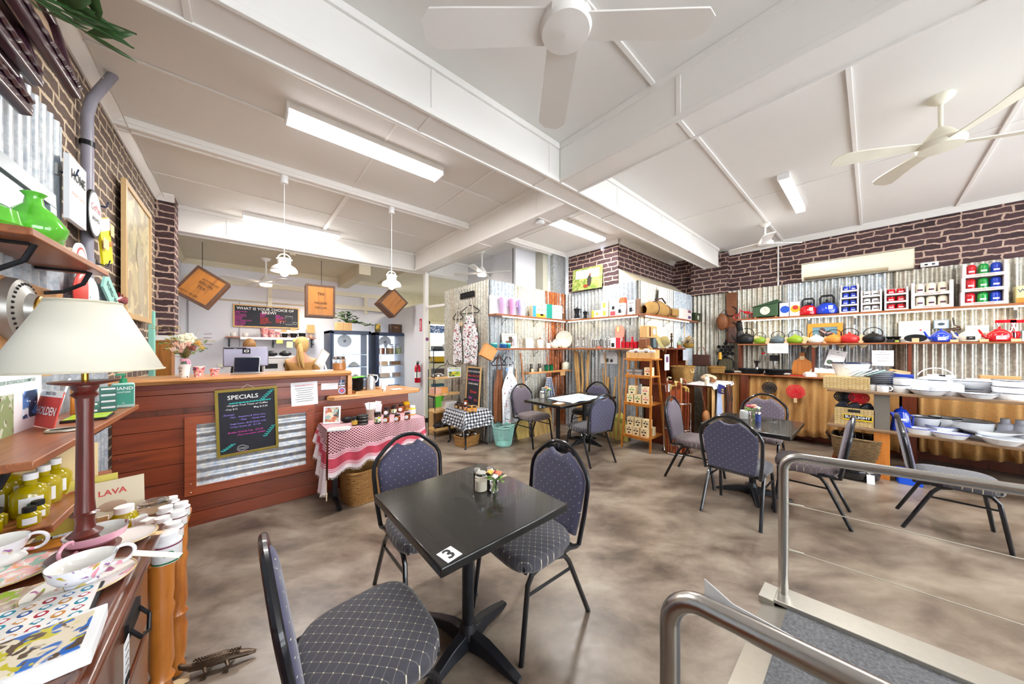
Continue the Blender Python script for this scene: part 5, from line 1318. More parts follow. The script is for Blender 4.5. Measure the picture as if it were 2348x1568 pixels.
def boxy(name,label,cat,x,y,z,w,d,h,m,rz=0,deco=None,group=None,bev=.002,lab=None):
 t=thing(name,label,cat,(x,y,z),rz,group)
 cb=MB().box(-w/2,-d/2,0,w/2,d/2,h,m).ob('carton',t,bevel=bev)
 if deco or lab:
  b=MB()
  for q in(deco or[]):b.box(q[0]*w-w/2,-d/2-.001,q[1]*h,q[2]*w-w/2,-d/2,q[3]*h,q[4])
  if lab:
   for tx,sz,xx,zz,c in lab:b.text(tx,sz,c,(xx*w-w/2,-d/2-.0015,zz*h),bold=.012)
  b.ob('printed_front',cb)
 return t
X_=lambda px:atY(px,SY)
Y_=lambda px:atX(px,SX)
boxy('white_gift_box','wide white box behind the pastel tumblers on the top shelf','box',(X_(1128)+X_(1207))/2,SY+.05,U,X_(1207)-X_(1128),.05,.30,'paper')
def tumbler(label,px,m,s=1):
 t=thing('travel_tumbler',label,'tumbler',(X_(px),SY-.04,U),rz=0,group='pastel travel tumblers');t.scale=(s,s,s)
 MB().lathe([(.036,0),(.038,.01),(.038,.10),(.052,.13),(.055,.26),(.05,.265)],m,seg=24).ob('body',t)
 MB().lathe([(.054,.262),(.056,.275),(.05,.285)],C('#e8e0ec',.3),seg=24).box(-.012,-.02,.285,.012,.02,.295,m).ob('lid',t)
 MB().tube([(.05,0,.245),(.10,0,.24),(.105,0,.15),(.055,0,.14)],.009,m,8).ob('handle',t)
tumbler('lilac travel tumbler with handle, left of three on the top shelf',1149,C('#dcb8e8',.35));tumbler('pink travel tumbler with handle, middle of three',1171,C('#e8a8d4',.35));tumbler('pale lavender travel tumbler, right of three',1190,C('#c4c0f0',.35))
boxy('tea_box','yellow and white tea carton with a blue side, next to the green carton','box',X_(1232),SY,U,X_(1245)-X_(1217),.09,.20,C('#f0e6c0'),0,[(0,0,.25,1,C('#3c94b4')),(.25,0,1,.35,C('#f0a030')),(.6,.2,.85,.45,'paper')],lab=[('SALTY SKY',.03,.62,.7,'ink')])
boxy('tea_box','large green and white carton on the top shelf','box',X_(1267),SY,U,X_(1283)-X_(1247),.10,.26,'paper',0,[(0,0,.35,1,C('#1c8c7c'))],lab=[('GREEN',.035,.68,.6,C('#5aa040'))])
tag(MB().box(-.02,-.02,0,.02,.02,.13,C('#7a5a3c')).ob('wooden_block',loc=(X_(1291),SY,U)),'thin brown wooden block right of the green carton','block')
def yb(label,p0,p1,h,m,deco=None,lab=None,d=.08,dx=0,z=U,name='carton_box'):
 a,c=Y_(p0),Y_(p1);return boxy(name,label,'box',SX+dx,(a+c)/2,z,abs(a-c)*.96,d,h,m,R(-90),deco,lab=lab)
def moka(label,px,s,z=U):
 t=thing('moka_pot',label,'coffee maker',(SX,Y_(px),z),R(-90));t.scale=(s,s,s)
 MB().lathe([(.05,0),(.052,.01),(.036,.08),(.036,.09),(.055,.17),(.057,.18)],'iron',seg=8).ob('body',t)
 MB().lathe([(.056,.18),(.02,.195),(.006,.2),(.01,.215),(0,.22)],'iron',seg=8).ob('lid',t)
 MB().tube([(.05,0,.17),(.09,0,.17),(.085,0,.09)],.009,'ink',8).ob('handle',t);MB().prism([(-.05,.14),(-.075,.18),(-.05,.18)],-.012,.012,'iron','y').ob('spout',t)
boxy('low_white_box','flat white box under the black moka pot','box',SX,Y_(1321),U,.16,.10,.02,'paper',R(-90));moka('large black moka pot on the top shelf of the nook',1323,1.0,U+.021)
moka('smaller black moka pot beside the large one',1342,.72)
yb('low yellow and white box, left of the taller yellow boxes',1359,1380,.13,C('#f6f0dc'),[(0,0,.3,1,C('#f2b84c')),(.5,.3,.8,.7,C('#f0b060'))])
yb('lower yellow-fronted box of the stacked pair',1380,1398,.13,C('#faf4e4'),[(.3,.2,.7,.8,C('#f2b84c'))]);yb('upper yellow-fronted box of the stacked pair',1380,1397,.14,C('#faf4e4'),[(.3,.2,.7,.8,C('#f2c84c'))],z=U+.131)
yb('white carton with a red kettle print',1400,1420,.28,'paper',[(.1,.05,.7,.3,C('#e0505a')),(.3,.4,.6,.6,'ink')]);yb('orange topped box at the back of the top shelf',1421,1432,.30,C('#d8643c'),dx=.04)
def plunger_deco(b=0):return[(.25,.2,.6,.5,'ink'),(.62,.25,.75,.3,'ink'),(.72,.25,.76,.48,'ink'),(.25,.58,.6,.61,'ink')]
yb('white coffee press carton with a black press print, left one',1419,1437,.20,'paper',plunger_deco(),[('bodum',.025,.5,.8,'ink')],dx=-.04);yb('white coffee press carton with a black press print, right one',1441,1460,.235,'paper',plunger_deco(),[('bodum',.03,.5,.8,'ink')])
yb('narrow brown box at the corner of the top shelf',1461,1467,.24,C('#8a6a54'))
YR=2.34
XR=lambda px:atY(px,YR)
t=thing('canvas_duffel','tan canvas duffel bag slumped on the top shelf','bag',((XR(1476)+XR(1548))/2,YR,U))
w=XR(1548)-XR(1476)
b=MB();n=24
def duf(u,v):
 a=2*PI*v;x=(u-.5)*w;r=.12*(math.sin(PI*min(max(u,.04),.96))**.35)*(1.15-.35*u)
 return(x,.085*math.cos(a)*(r/.12),max(.003,r*1.05+r*1.05*math.sin(a)+.012*math.sin(u*17)*math.sin(a)))
b.grid(duf,28,20,'canvas');b.ob('bag_body',t)
for u in(.3,.66):MB().tube([duf(u,k/16)for k in range(17)],.012,'leather_dk',6).ob('strap',t)
MB().box(w*.2,-.11,.03,w*.42,-.07,.15,'canvas').ob('pocket',t,bevel=.015)
MB().tube([(-w*.2,-.02,.26),(-w*.05,-.05,.30),(w*.12,-.02,.24)],.012,'leather_dk',8).ob('handle',t)
board_obj('framed_card','white frame propped above the canvas duffel','picture',.26,.24,M['plastic_w'],.03,C('#e4e6ec'),(XR(1524),2.40,2.30),(0,R(8),0),.02)
boxy('photo_box','white box with small dark pictures right of the duffel','box',XR(1564),YR,U,XR(1580)-XR(1551),.12,.20,C('#eae2dc'),0,[(.7,.7,.95,.95,C('#7a4a5c')),(.7,.15,.95,.4,C('#5a3a6c'))])
t=boxy('green_tin_box','dark green tin box with a cream label at the end of the top nook shelf','box',XR(1592),YR,U,.30,.14,.17,C('#2c3c24',.35));MB().at((0,-.071,.08),(R(90),0,0)).lathe([(.045,0),(.045,.002)],'cream',seg=20).ob('round_label',t)
b=MB().lathe([(0,.05),(.05,.05),(.07,.01),(.13,.0),(.13,.006),(.07,.02)],C('#b09a7c',.8),seg=24,cap=False,sx=1.2)
tag(b.ob('straw_hat',loc=(XR(1606),YR-.12,U+.01),rot=(R(10),R(-12),0)),'light brown hat brim overhanging the end of the top shelf','hat')
def tcup(label,px,m,z=MD,h=.085,r=.05,y=SY):
 t=thing('ceramic_mug',label,'mug',(X_(px),y,z),R(180),'teal mugs on the middle shelf')
 MB().lathe([(r*.7,0),(r,.02),(r,h),(r*.92,h),(r*.9,.02),(0,.012)],m,seg=22,cap=False).ob('bowl',t)
 MB().lathe([(r+.001,h*.72),(r+.001,h)],C('#8ad0c8',.2),seg=22,cap=False).ob('glaze_band',t)
 MB().tube(arc((r*.95,0,h*.5),.026,-80,80,8),.006,m,6).ob('handle',t)
tcup('teal mug at the left end of the middle shelf',1133,C('#1a8c98',.15));tcup('blue mug between two teal ones',1150,C('#2060a8',.15),y=SY-.05);tcup('teal mug right of the blue one, before the photo frame',1165,C('#1a98a0',.15))
def photo(b):
 b.box(-.09,-.0095,.03,.05,-.0085,.12,C('#6a3c20')).box(-.02,-.0098,.10,.06,-.009,.19,C('#3a2c24')).box(.06,-.0098,.02,.1,-.009,.16,C('#8a8a94'))
board_obj('framed_photo','cream photo frame with a dark brown photograph on the middle shelf','picture',.32,.24,M['cream'],.03,C('#c8ccd4'),(X_(1175),SY+.06,MD),(R(-8),0,0),.015,extra=photo)
sheet('shelf_sign','white printed card standing on the middle shelf',.17,.17,(X_(1214),SY,MD+.088),(R(-6),0,0),5,cat='sign')
def canister(label,px,r,h,m,z=MD,y=SY,lid='leather',name='canister',X=None):
 t=thing(name,label,'canister',(X_(px)if X is None else X,y,z))
 MB().lathe([(r*.9,0),(r,.01),(r,h),(r*.95,h+.005)],m,seg=22).ob('body',t);MB().lathe([(r*.9,h+.005),(r*.9,h+.015),(.01,h+.02),(.012,h+.035),(0,h+.04)],lid,seg=22).ob('lid',t);return t
canister('white enamel canister with a sketch, middle shelf',1238,.055,.15,blotch_mat('sketch_enamel','#f2efe8',['#a08a70'],20,.2,.68,.5))
sheet('small_print','small square print on the middle shelf',.10,.09,(X_(1253),SY-.05,MD+.046),(R(-6),0,0),1,cat='print')
def teapot(label,x,y,z,s,m,rz=0,lid=None,handle='side',knob='chrome',squat=1.0,cat='teapot',name='teapot',spoutm=None,group=None,hm='iron'):
 t=thing(name,label,cat,(x,y,z),rz,group);t.scale=(s,s,s)
 q=squat
 MB().lathe([(.05,0),(.068,.008),(.082,.04*q),(.078,.075*q),(.05,.10*q),(.035,.105*q)],m,seg=26).ob('body',t)
 MB().lathe([(.04,.103*q),(.034,.115*q),(.012,.122*q),(.008,.13*q),(.012,.138*q),(0,.142*q)],lid or m,seg=20).ob('lid',t)
 MB().tube([(-.07,0,.035*q),(-.105,0,.06*q),(-.12,0,.10*q),(-.13,0,.115*q)],[.018,.013,.009,.008],spoutm or m,10).ob('spout',t)
 if handle=='side':MB().tube([(.07,0,.085*q),(.11,0,.09*q),(.122,0,.06*q),(.10,0,.03*q),(.076,0,.03*q)],.0065,m,8).ob('handle',t)
 else:MB().tube([(-.06,0,.085*q)]+arc((0,0,.11*q),.066,165,15,10)+[(.06,0,.085*q)],.004,hm,8).ob('bail_handle',t)
 return t
teapot('cream floral teapot left of the big round platter',X_(1272),SY,MD,.95,blotch_mat('floral_cream_glaze','#ece6dc',['#b8b0a0','#c8a898'],24,.2,.62,.5),R(0),handle='bail',squat=1.25)
teapot('small cream teapot just left of the platter',X_(1288),SY-.06,MD,.75,'cream',0,handle='side')
b=MB().at((0,0,.165),(R(98),0,0)).lathe([(0,0),(.12,.0),(.155,.012),(.163,.02),(.158,.024),(.12,.008),(0,.006)],blotch_mat('mottled_platter','#e6dfd2',['#cfc0a8','#d8c8c0'],30,.25,.55,.4),seg=44,cap=False)
tag(b.ob('round_platter',loc=(4.62,3.83,MD),rot=(0,0,R(-35))),'large round cream platter standing in the nook corner','platter')
def candle(label,px,h):
 tag(MB().lathe([(.04,0),(.042,.008),(.012,.02),(.02,.05),(.009,.08),(.018,.12),(.008,h*.7),(.014,h*.8),(.03,h),(.026,h)],'chrome',seg=18).ob('candlestick',loc=(SX-.03,Y_(px),MD)),label,'candlestick','silver candlesticks')
candle('silver candlestick right beside the platter',1327,.20);candle('silver candlestick second from the platter',1340,.20)
def press(label,px,s=1,m='glass',fill='ink',dx=0,X=None,Z=MD):
 t=thing('coffee_press',label,'coffee press',(SX+dx if X is None else X,Y_(px),Z),R(-90),'coffee presses on the middle shelf');t.scale=(s,s,s)
 MB().lathe([(.034,.006),(.034,.15)],'glass',seg=16,cap=False).ob('beaker',t)
 b=MB()
 for k in range(4):a=k*PI/2+.4;b.tube([(.036*math.cos(a),.036*math.sin(a),0),(.036*math.cos(a),.036*math.sin(a),.15)],.003,'chrome',5)
 b.lathe([(.036,.02),(.036,.03)],'chrome',seg=16,cap=False).lathe([(.036,.14),(.036,.15)],'chrome',seg=16,cap=False).ob('frame',t)
 MB().lathe([(.036,.15),(.03,.165),(.004,.168),(.004,.20),(.01,.205),(0,.215)],'chrome',seg=16).ob('plunger_lid',t)
 MB().tube([(.036,0,.145),(.07,0,.14),(.07,0,.04),(.036,0,.03)],.006,'ink',6).ob('handle',t)
for i,px in enumerate((1356,1365,1373,1387,1396)):press('glass and chrome coffee press, %s of five from the platter end'%('first','second','third','fourth','last')[i],px)
tag(MB().box(-.03,-.02,0,.03,.02,.03,C('#e07a6a')).ob('pink_block',loc=(SX-.07,Y_(1379),MD)),'small pink block in front of the coffee presses','block')
yb('white carton with a red corner, right of the coffee presses',1402,1426,.17,'paper',[(.55,0,1,1,C('#c8243c')),(.1,.1,.4,.5,'ink')],z=MD)
for i,px in enumerate((1430,1440,1450,1459)):
 t=thing('red_cup','red tumbler cup on the middle shelf, %s of four from the red-cornered carton'%('first','second','third','last')[i],'cup',(SX,Y_(px),MD),group='red cups')
 MB().lathe([(.028,0),(.038,.10),(.036,.10),(.026,.005)],C('#c8182c',.3),seg=18,cap=False).ob('cup_body',t)
 if i in(0,2):MB().lathe([(.03,.1),(.012,.14),(.018,.18),(0,.185)],C('#8a2020' if i==0 else '#c8182c',.3),seg=14).ob('stopper',t)
t=thing('oven_mitt','pink mitt with a buff tag hanging over the red-cornered carton','oven mitt',(4.80,Y_(1416),1.86),R(-90))
MB().prism([(-.07,-.22),(-.08,-.05),(-.06,.02),(.06,.02),(.09,-.05),(.08,-.22)],-.018,0,C('#ec8a80',.8),'y').ob('mitt',t,bevel=.006);MB().box(-.04,-.024,-.08,.0,-.02,0,'tag').ob('paper_tag',t)
sheet('wall_notice','white printed sheet on the corrugated wall behind the leaning poles',.34,.20,(4.835,Y_(1388),1.33),(0,0,R(-90)),5,extra=lambda b:b.box(-.05,-.004,-.07,0,-.002,-.01,C('#5a5a5a')).box(.03,-.004,-.07,.08,-.002,-.02,C('#3a3a44')))
random.seed(9)
def pole(label,px0,px1,zt,r,m,X0=4.60,X1=4.80,rough=True,group='timber poles leaning in the nook'):
 y0=atX(px0,X0+.02);y1=atX(px1,X1)
 pts=[];n=7
 for i in range(n):f=i/(n-1);pts.append((X0+.03+(X1-X0-.03)*f+(random.uniform(-.006,.006)if rough else 0),y0+(y1-y0)*f+(random.uniform(-.01,.01)if rough else 0),.005+(zt-.005)*f))
 t=MB().tube(pts,[r*(1.1-.25*i/n)for i in range(n)],m,8)
 return tag(t.ob('timber_pole'),label,'pole',group)
st=wood('driftwood_pole','#d0a66a','#8c6a3c',2,.6,1,0)
for i,(a,c,z,r)in enumerate(((1330,1318,1.46,.028),(1334,1323,1.44,.03),(1338,1334,1.42,.022),(1342,1350,1.47,.026),(1345,1347,1.30,.024),(1392,1387,1.42,.014),(1384,1383,1.15,.014),(1394,1394,1.0,.03),(1404,1411,1.02,.018),(1418,1420,1.45,.016))):
 pole('timber pole leaning under the middle shelf, %s from the left'%('first','second','third','fourth','fifth','sixth, slim,','seventh, short slim,','eighth, wide short,','ninth, tilted right,','tenth, smooth broom-like,')[i],a,c,z,r,st)
tag(MB().tube([(3.70,3.86,.3),(3.60,3.93,1.42)],.016,C('#c98a60',.5),10).ob('broom_handle'),'smooth pinkish broom handle hanging from the middle shelf right of the aprons','handle')
tag(MB().tube([(3.50,3.85,0),(3.50,3.94,1.15)],.014,C('#dcb890',.5),10).ob('slim_stick'),'slim pale stick standing against the wall right of the print apron','stick')
for i,(x,w,h,c)in enumerate(((3.56,.26,.62,'blond'),(4.0,.5,.5,'blond'))):
 b=MB().at((x,3.80-.05*i,0),(R(-8),0,R(4*i)));b.prism([(-w/2,0),(w/2,.0),(w/2*1.05,h*.5),(w/2*.8,h),(-w/2*.7,h*1.05),(-w/2*1.02,h*.4)],0,.03,wood('raw_timber_slab_%d'%i,'#d8b878' if i else '#dcc070','#8a7038',2,.6,.5,0),'y')
 tag(b.ob('timber_slab'),'rough pale timber slab on the floor behind the chairs, %s'%('left one by the aprons' if i==0 else 'right one under the newspaper table'),'timber slab')
LZ=1.0905;XL=lambda px:atY(px,3.85)
for px,s,nm_ in((1218,1,'left'),(1236,1,'right')):
 t=thing('spice_grinder','dark glass spice grinder with a tag on the low shelf, %s one'%nm_,'grinder',(XL(px),3.85,LZ),group='grinders on the low shelf')
 MB().lathe([(.03,0),(.03,.07),(.024,.08),(.028,.12),(.026,.14)],C('#3a3430',.2,coat=.4),seg=18).ob('body',t);MB().box(-.03,-.036,0,.02,-.032,.06,C('#e8c8a8')).ob('paper_tag',t)
for k,px in enumerate((1253,1264)):
 t=thing('green_beaker','dark green glass beaker on the low shelf, %s'%('left' if k==0 else 'right'),'beaker',(XL(px),3.85,LZ),group='green beakers')
 MB().lathe([(.034,0),(.042,.11),(.039,.11),(.03,.005)],C('#0c6a44',.1,coat=.5),seg=20,cap=False).ob('glass_body',t);MB().lathe([(.0425,.10),(.043,.112)],'ink',seg=20,cap=False).ob('rim',t)
canister('speckled pale pot at the right end of the low shelf',1292,.075,.13,blotch_mat('speckled_pot','#dfe0cc',['#5a5a4c'],50,.3,.64,.2),LZ,3.86,'cream',X=XL(1297))
sheet('kraft_card','kraft card hanging off the front of the low shelf',.14,.07,(XL(1283),3.772,1.03),lines=1,m='kraft',cat='card')
bc=check_mat('navy_check_cloth','#e8eaf0','#1c2c50','#6a7890',.03)
for k,(x,w,h,zt)in enumerate(((4.18,.36,.42,.98),(3.98,.22,.36,.82))):
 b=MB().grid(lambda u,v:((u-.5)*w*(.35+.65*v),-.03*math.sin(u*16)*(.4+v),-v*h),20,14,bc,uvf=lambda u,v:(u*w,v*h))
 tag(b.ob('checked_tea_towel',loc=(x,3.80-.05*k,zt),solid=.003),'navy check towel hanging behind the newspaper table, %s'%('wide right one' if k==0 else 'small left one'),'towel')
t=thing('straw_broom','yellow straw broom standing against the corrugated return wall','broom',(4.70,2.73,0),rot=(0,R(4),R(-90)))
b=MB();prof=[(.17,.0),(.155,.12),(.125,.24),(.10,.34),(.07,.40),(.03,.44),(.012,.46)]
b.lathe(prof,mat('broom_straw','#d8cc6a',.8,var=.25,scale=60,bmp=.5),seg=28,sy=.28);b.ob('bristles',t)
for z,r in((.30,.112),(.325,.105),(.35,.098)):MB().tube([(r*1.02*math.cos(a),r*.3*math.sin(a),z)for a in[i*PI/12 for i in range(24)]],.003,C('#4c7a3c'),5,closed=True).ob('binding',t)
MB().tube([(0,0,.44),(0,0,1.42)],.012,C('#b89070',.5),10).ob('handle',t)
# ================================================================ ladder shelf
t=thing('ladder_shelf','golden teak ladder shelf of soap boxes','shelf unit',(4.62,2.28,0))
W2=.20
levels=[(.20,.24),(.68,.20),(1.09,.16),(1.345,.13)]
for s in(-1,1):
 MB().tube([(-.23,s*(W2+.02),0),(-.10,s*(W2-.03),1.345)],.018,'teak',4).ob('leg',t)
 MB().tube([(.27,s*(W2+.02),0),(.10,s*(W2-.03),1.345)],.018,'teak',4).ob('leg',t)
for z,dd in levels:
 MB().box(-dd,-W2-(.04 if z>1.3 else 0),z-.02,dd*.9,W2+(.04 if z>1.3 else 0),z,'teak').box(-dd-.01,-W2,z-.035,-dd+.01,W2,z+.012,'teak').ob('shelf',t,bevel=.003)
soapm=C('#efdcb0',.7)
def soap(label,lx,ly,z,m2='ink',s=1,rz=-90,deep=.1,hgt=.125,w=.105):
 t=thing('soap_box',label,'box',(4.62+lx,2.28+ly,z),R(rz),'cream printed boxes on the ladder shelf')
 cb=MB().box(-w/2,-deep/2,0,w/2,deep/2,hgt,soapm).ob('carton',t,bevel=.002)
 b=MB()
 for sx in(-.02,.02):b.ball((sx,-deep/2,hgt*.55),(.018,.001,.010),m2,8,4)
 b.ball((0,-deep/2,hgt*.78),(.012,.001,.008),m2,8,4).ball((0,-deep/2,hgt*.22),(.02,.001,.012),'ink',10,4)
 b.ob('printed_front',cb)
gr,pk=C('#4c9c50'),C('#e0607a')
i=0
rows_=[(.201,[(-.13,.13,'ink','left in the bottom layer of the lowest shelf'),(-.13,.02,'ink','middle in the bottom layer of the lowest shelf'),(-.13,-.10,'ink','right in the bottom layer of the lowest shelf'),(0,-.12,'ink','at the back right of the lowest shelf')]),
(.328,[(-.11,.12,'ink','left in the upper layer of the lowest shelf'),(-.11,.0,'ink','centre in the upper layer of the lowest shelf'),(-.11,-.12,'ink','right in the upper layer of the lowest shelf')]),
(.681,[(-.12,.12,gr,'with green print, lower left on the second shelf'),(-.12,.0,gr,'with green print, lower centre on the second shelf'),(-.12,-.125,pk,'with pink print, lower right on the second shelf')]),
(.808,[(-.12,.09,gr,'with green print, on top at the left of the second shelf'),(-.12,-.115,pk,'with pink print, on top at the right of the second shelf')]),
(1.091,[(-.05,-.12,pk,'with pink print, standing on the third shelf')])]
for z,L_ in rows_:
 for lx,ly,m2,n_ in L_:soap('cream box '+n_,lx,ly,z,m2)
for k in range(2):tag(MB().box(-.07,-.13,0,.07,.13,.045,C('#6a6460',.5)).box(-.072,-.12,.008,-.07,-.02,.037,C('#9a9490')).box(-.072,.02,.008,-.07,.12,.037,C('#9a9490')).ob('grey_pack',loc=(4.56,2.36,1.091+.046*k),bevel=.004),'%s grey pack on the third ladder shelf'%('lower','upper')[k],'pack')
t=thing('display_crate','scalloped wooden display box of white packets on top of the ladder shelf','crate',(4.62,2.28,1.3465),R(-90))
MB().prism([(-.22,0),(.22,0),(.22,.09),(-.22,.09)],-.10,-.09,'blond','y').ob('front',t)
MB().prism([(-.22,0),(.22,0),(.22,.13),(.12,.14),(.08,.19),(0,.21),(-.08,.19),(-.12,.14),(-.22,.13)],.06,.07,'blond','y').ob('back',t)
for s in(-1,1):MB().prism([(-.09,0),(.06,0),(.06,.13),(-.09,.09)],s*.22-.005,s*.22+.005,'blond','x').ob('side',t)
random.seed(3)
for k in range(5):tag(MB().at((0,0,.06),(R(20),R(random.uniform(-12,12)),0)).box(-.035,-.02,-.05,.035,.02,.05,'paper').box(-.025,-.0215,-.02,.025,-.02,.02,C('#3a3a40')).ob('white_packet',loc=(4.60-.02*(k%2),2.28+.16-.08*k,1.36+.02*(k%2)),rot=(0,0,R(-90)),bevel=.008),'white packet in the display box, %s from the left'%('first','second','third','fourth','fifth')[k],'packet','white packets in the display box')
SXc,SYc=4.76,1.84
t=thing('umbrella_stand','round chrome stand of walking sticks right of the ladder shelf','stand',(SXc,SYc,0))
MB().lathe([(.19,0),(.20,.012),(.19,.025),(.17,.028),(0,.03)],'chrome',seg=36).ob('base',t)
for z in(.35,.72):MB().tube([(.17*math.cos(a),.17*math.sin(a),z)for a in[i*PI/16 for i in range(32)]],.008,'chrome',8,closed=True).ob('ring',t)
for k in range(4):a=k*PI/2+.5;MB().tube([(.17*math.cos(a),.17*math.sin(a),.02),(.17*math.cos(a),.17*math.sin(a),.72)],.009,'chrome',8).ob('upright',t)
random.seed(12)
cols_=['#8a3c1c','#a0582c','#6c2a18','#b06a38','#7a3420']
for k in range(13):
 a=k*2*PI/13;x,y=SXc+.13*math.cos(a),SYc+.13*math.sin(a);h=random.uniform(.84,.98)
 t=thing('walking_stick','walking stick in the chrome stand, %s'%('with a white swing tag' if k==5 else '%s, %s round the ring from the right'%(('dark red','tan','deep brown','light brown','reddish brown')[k%5],('first','second','third','fourth','fifth','','sixth','seventh','eighth','ninth','tenth','eleventh','last')[k])),'walking stick',(x,y,.033),a,'walking sticks in the chrome stand')
 MB().tube([(0,0,0),(.01,0,h*.6),(.015,0,h)],.011,C(cols_[k%5],.3,coat=.3),8).ob('shaft',t)
 hm=random.choice([C('#b89a4c',.35),C('#d8d0b0',.4),C('#8a3c1c',.3)])
 MB().tube([(.015,0,h),(.015,0,h+.04),(-.01,.01,h+.06),(-.05,.02,h+.055)],.012,hm,8).ob('grip',t)
 if k==5:MB().box(-.03,-.012,h-.1,.03,-.010,h-.0,'paper').ob('paper_tag',t)
t=thing('timber_cabinet','brown timber cabinet behind the ladder shelf','cabinet',(5.45,2.20,0))
MB().box(-.50,-.18,0,.50,.20,.90,'brown_wood').ob('body',t);MB().box(-.52,-.20,.90,.52,.21,.93,'brown_wood').ob('top',t,bevel=.004)
MB().box(-.45,-.19,.1,-.03,-.18,.84,'red_frame').ob('door',t);MB().box(.03,-.19,.1,.45,-.18,.84,'red_frame').ob('door',t)
t=thing('display_hutch','dark timber pigeonhole hutch carrying the hat and dried flowers','cabinet',(5.45,2.32,.931))
b=MB()
for x in(-.62,-.16,.30,.66):b.box(x-.012,-.10,0,x+.012,.10,.56,'brown_wood')
b.box(-.63,-.10,.545,.67,.10,.57,'brown_wood').box(-.63,.09,0,.67,.10,.56,C('#4a2414',.6));b.ob('frame',t)
HZ=1.5025;YH=2.30;XH=lambda px:atY(px,YH)
t=thing('wooden_clock','blond wooden clock with a round dial on the hutch','clock',(XH(1487),YH,HZ+.16));w=.34
MB().box(-w/2,-.06,0,w/2,.06,.19,'blond').ob('case',t,bevel=.008);MB().at((.06,-.061,.1),(R(90),0,0)).lathe([(.055,0),(.055,.004)],'cream',seg=20).lathe([(.06,0),(.06,.006),(.055,.006)],'chrome',seg=20,cap=False).ob('dial',t);MB().box(-.10,-.062,.02,-.05,-.06,.17,'brown_wood').ob('slot',t)
for n_,px,r_,m_,h_ in(('brown leather roll under the wooden clock',1478,.075,'leather',.15),('grey-green book stack beside the leather roll',1494,.05,C('#5a6a70'),.155)):
 tag(MB().cbox((0,0,h_/2),(r_*2,.12,h_),m_).ob('leather_case' if 'leather' in n_ else 'book_stack',loc=(XH(px),YH,HZ),bevel=.015),n_,'case' if 'leather' in n_ else 'books')
t=thing('bush_hat','olive canvas bush hat propped on the hutch','hat',(XH(1519),YH,HZ+.10),rot=(R(62),R(20),0))
MB().lathe([(0,.10),(.06,.10),(.08,.06),(.085,0),(.14,-.02),(.17,-.03),(.168,-.035),(.083,-.006)],'canvas_g',seg=28,cap=False,sx=1.1).ob('hat_body',t,solid=.003)
t=thing('brass_figure','small dark ornate balance figure right of the hat','ornament',(XH(1537),YH-.02,HZ))
MB().lathe([(.045,0),(.04,.015),(.012,.03),(.01,.18),(.022,.2),(.012,.23),(.02,.25),(0,.27)],C('#4a3626',.4,metal=.5),seg=16).tube([(.04*math.cos(a),0,.13+.04*math.sin(a))for a in[i*PI/8 for i in range(16)]],.006,C('#4a3626',.4,metal=.5),6,closed=True).ob('figure',t)
t=thing('dried_banksia','bunch of dried banksia heads in a rough pot on the hutch','flowers',(XH(1578),YH,HZ))
MB().lathe([(.06,0),(.09,.03),(.10,.07),(.08,.09)],C('#9a7a34',.7),seg=16).ob('pot',t)
random.seed(5);b=MB()
for k in range(26):
 a=random.random()*6.3;r_=random.uniform(.02,.16);z=random.uniform(.10,.22)-r_*.3
 for q in range(6):b.ball((r_*math.cos(a)+.012*math.cos(q),r_*math.sin(a)*.5+.012*math.sin(q),z+.006*q),(.018,.014,.010),random.choice([C('#b89a74'),C('#a8946c'),C('#c8b08c'),C('#8a8a5c')]),6,4)
 b.tube([(0,0,.07),(r_*math.cos(a),r_*math.sin(a)*.5,z)],.003,C('#7a6a3c'),4)
b.ob('flower_heads',t)
tag(MB().lathe([(.03,0),(.04,.05),(.042,.055)],C('#b8683c'),seg=14).ball((0,0,.08),(.05,.04,.045),C('#8aa080'),8,6).ob('potted_succulent',loc=(XH(1553),YH-.03,HZ)),'small potted succulent left of the dried banksia','plant')
basket('large_basket','big golden wicker hamper on the brown cabinet right of the ladder shelf',XH(1537),2.10,.42,.28,.26,'wicker_g',0,.82,True,z=.9315)
sheet('flyer','flyer with a purple picture pinned inside the hutch',.18,.26,(XH(1515),2.20,1.27),lines=3,extra=lambda b:b.box(-.04,-.004,0,.05,-.002,.09,C('#6a4a6c')))
sheet('flyer','grey-blue card hanging in the middle of the hutch',.22,.19,(XH(1558),2.20,1.38),lines=4,m=C('#c6ccda'))
b=MB()
t=thing('draped_table','small table draped with striped skirts and a printed cloth top, beside the stick stand','table',(5.85,1.78,0))
MB().box(-.45,-.18,.90,.55,.20,.92,'brown_wood').box(-.4,-.1,0,-.36,-.06,.9,'brown_wood').box(.45,-.1,0,.49,-.06,.9,'brown_wood').ob('frame',t)
MB().grid(lambda u,v:(-.45+1.0*u,-.19-.02*math.sin(u*60)*v,.90-.86*v),90,4,M['burlap_light']).ob('skirt',t,solid=.003)
MB().grid(lambda u,v:(-.48+1.06*u,-.23+.44*v,.925-(.05 if v<.05 else 0)+.004*math.sin(u*20)),40,20,blotch_mat('bird_print_cloth','#eef0f4',['#2c2c30'],30,.8,.62)).ob('printed_cloth',t)
tag(MB().lathe([(.03,0),(.035,.01),(.03,.06),(.04,.10),(.02,.13),(.03,.16),(0,.17)],'cream',seg=18).ob('pepper_mill',loc=(5.42,1.66,.932)),'cream turned mill on the printed cloth','mill')
b=MB().at((0,0,.03),(R(90),0,R(60)))
tag(MB().tube([(-.22,0,.04),(0,0,.045),(.22,.02,.04)],[.03,.042,.028],C('#8a5a34',.6),12).ob('rolling_pin',loc=(5.95,1.76,.935),rot=(0,0,R(25))),'brown bark-like roll lying on the printed cloth','roll')
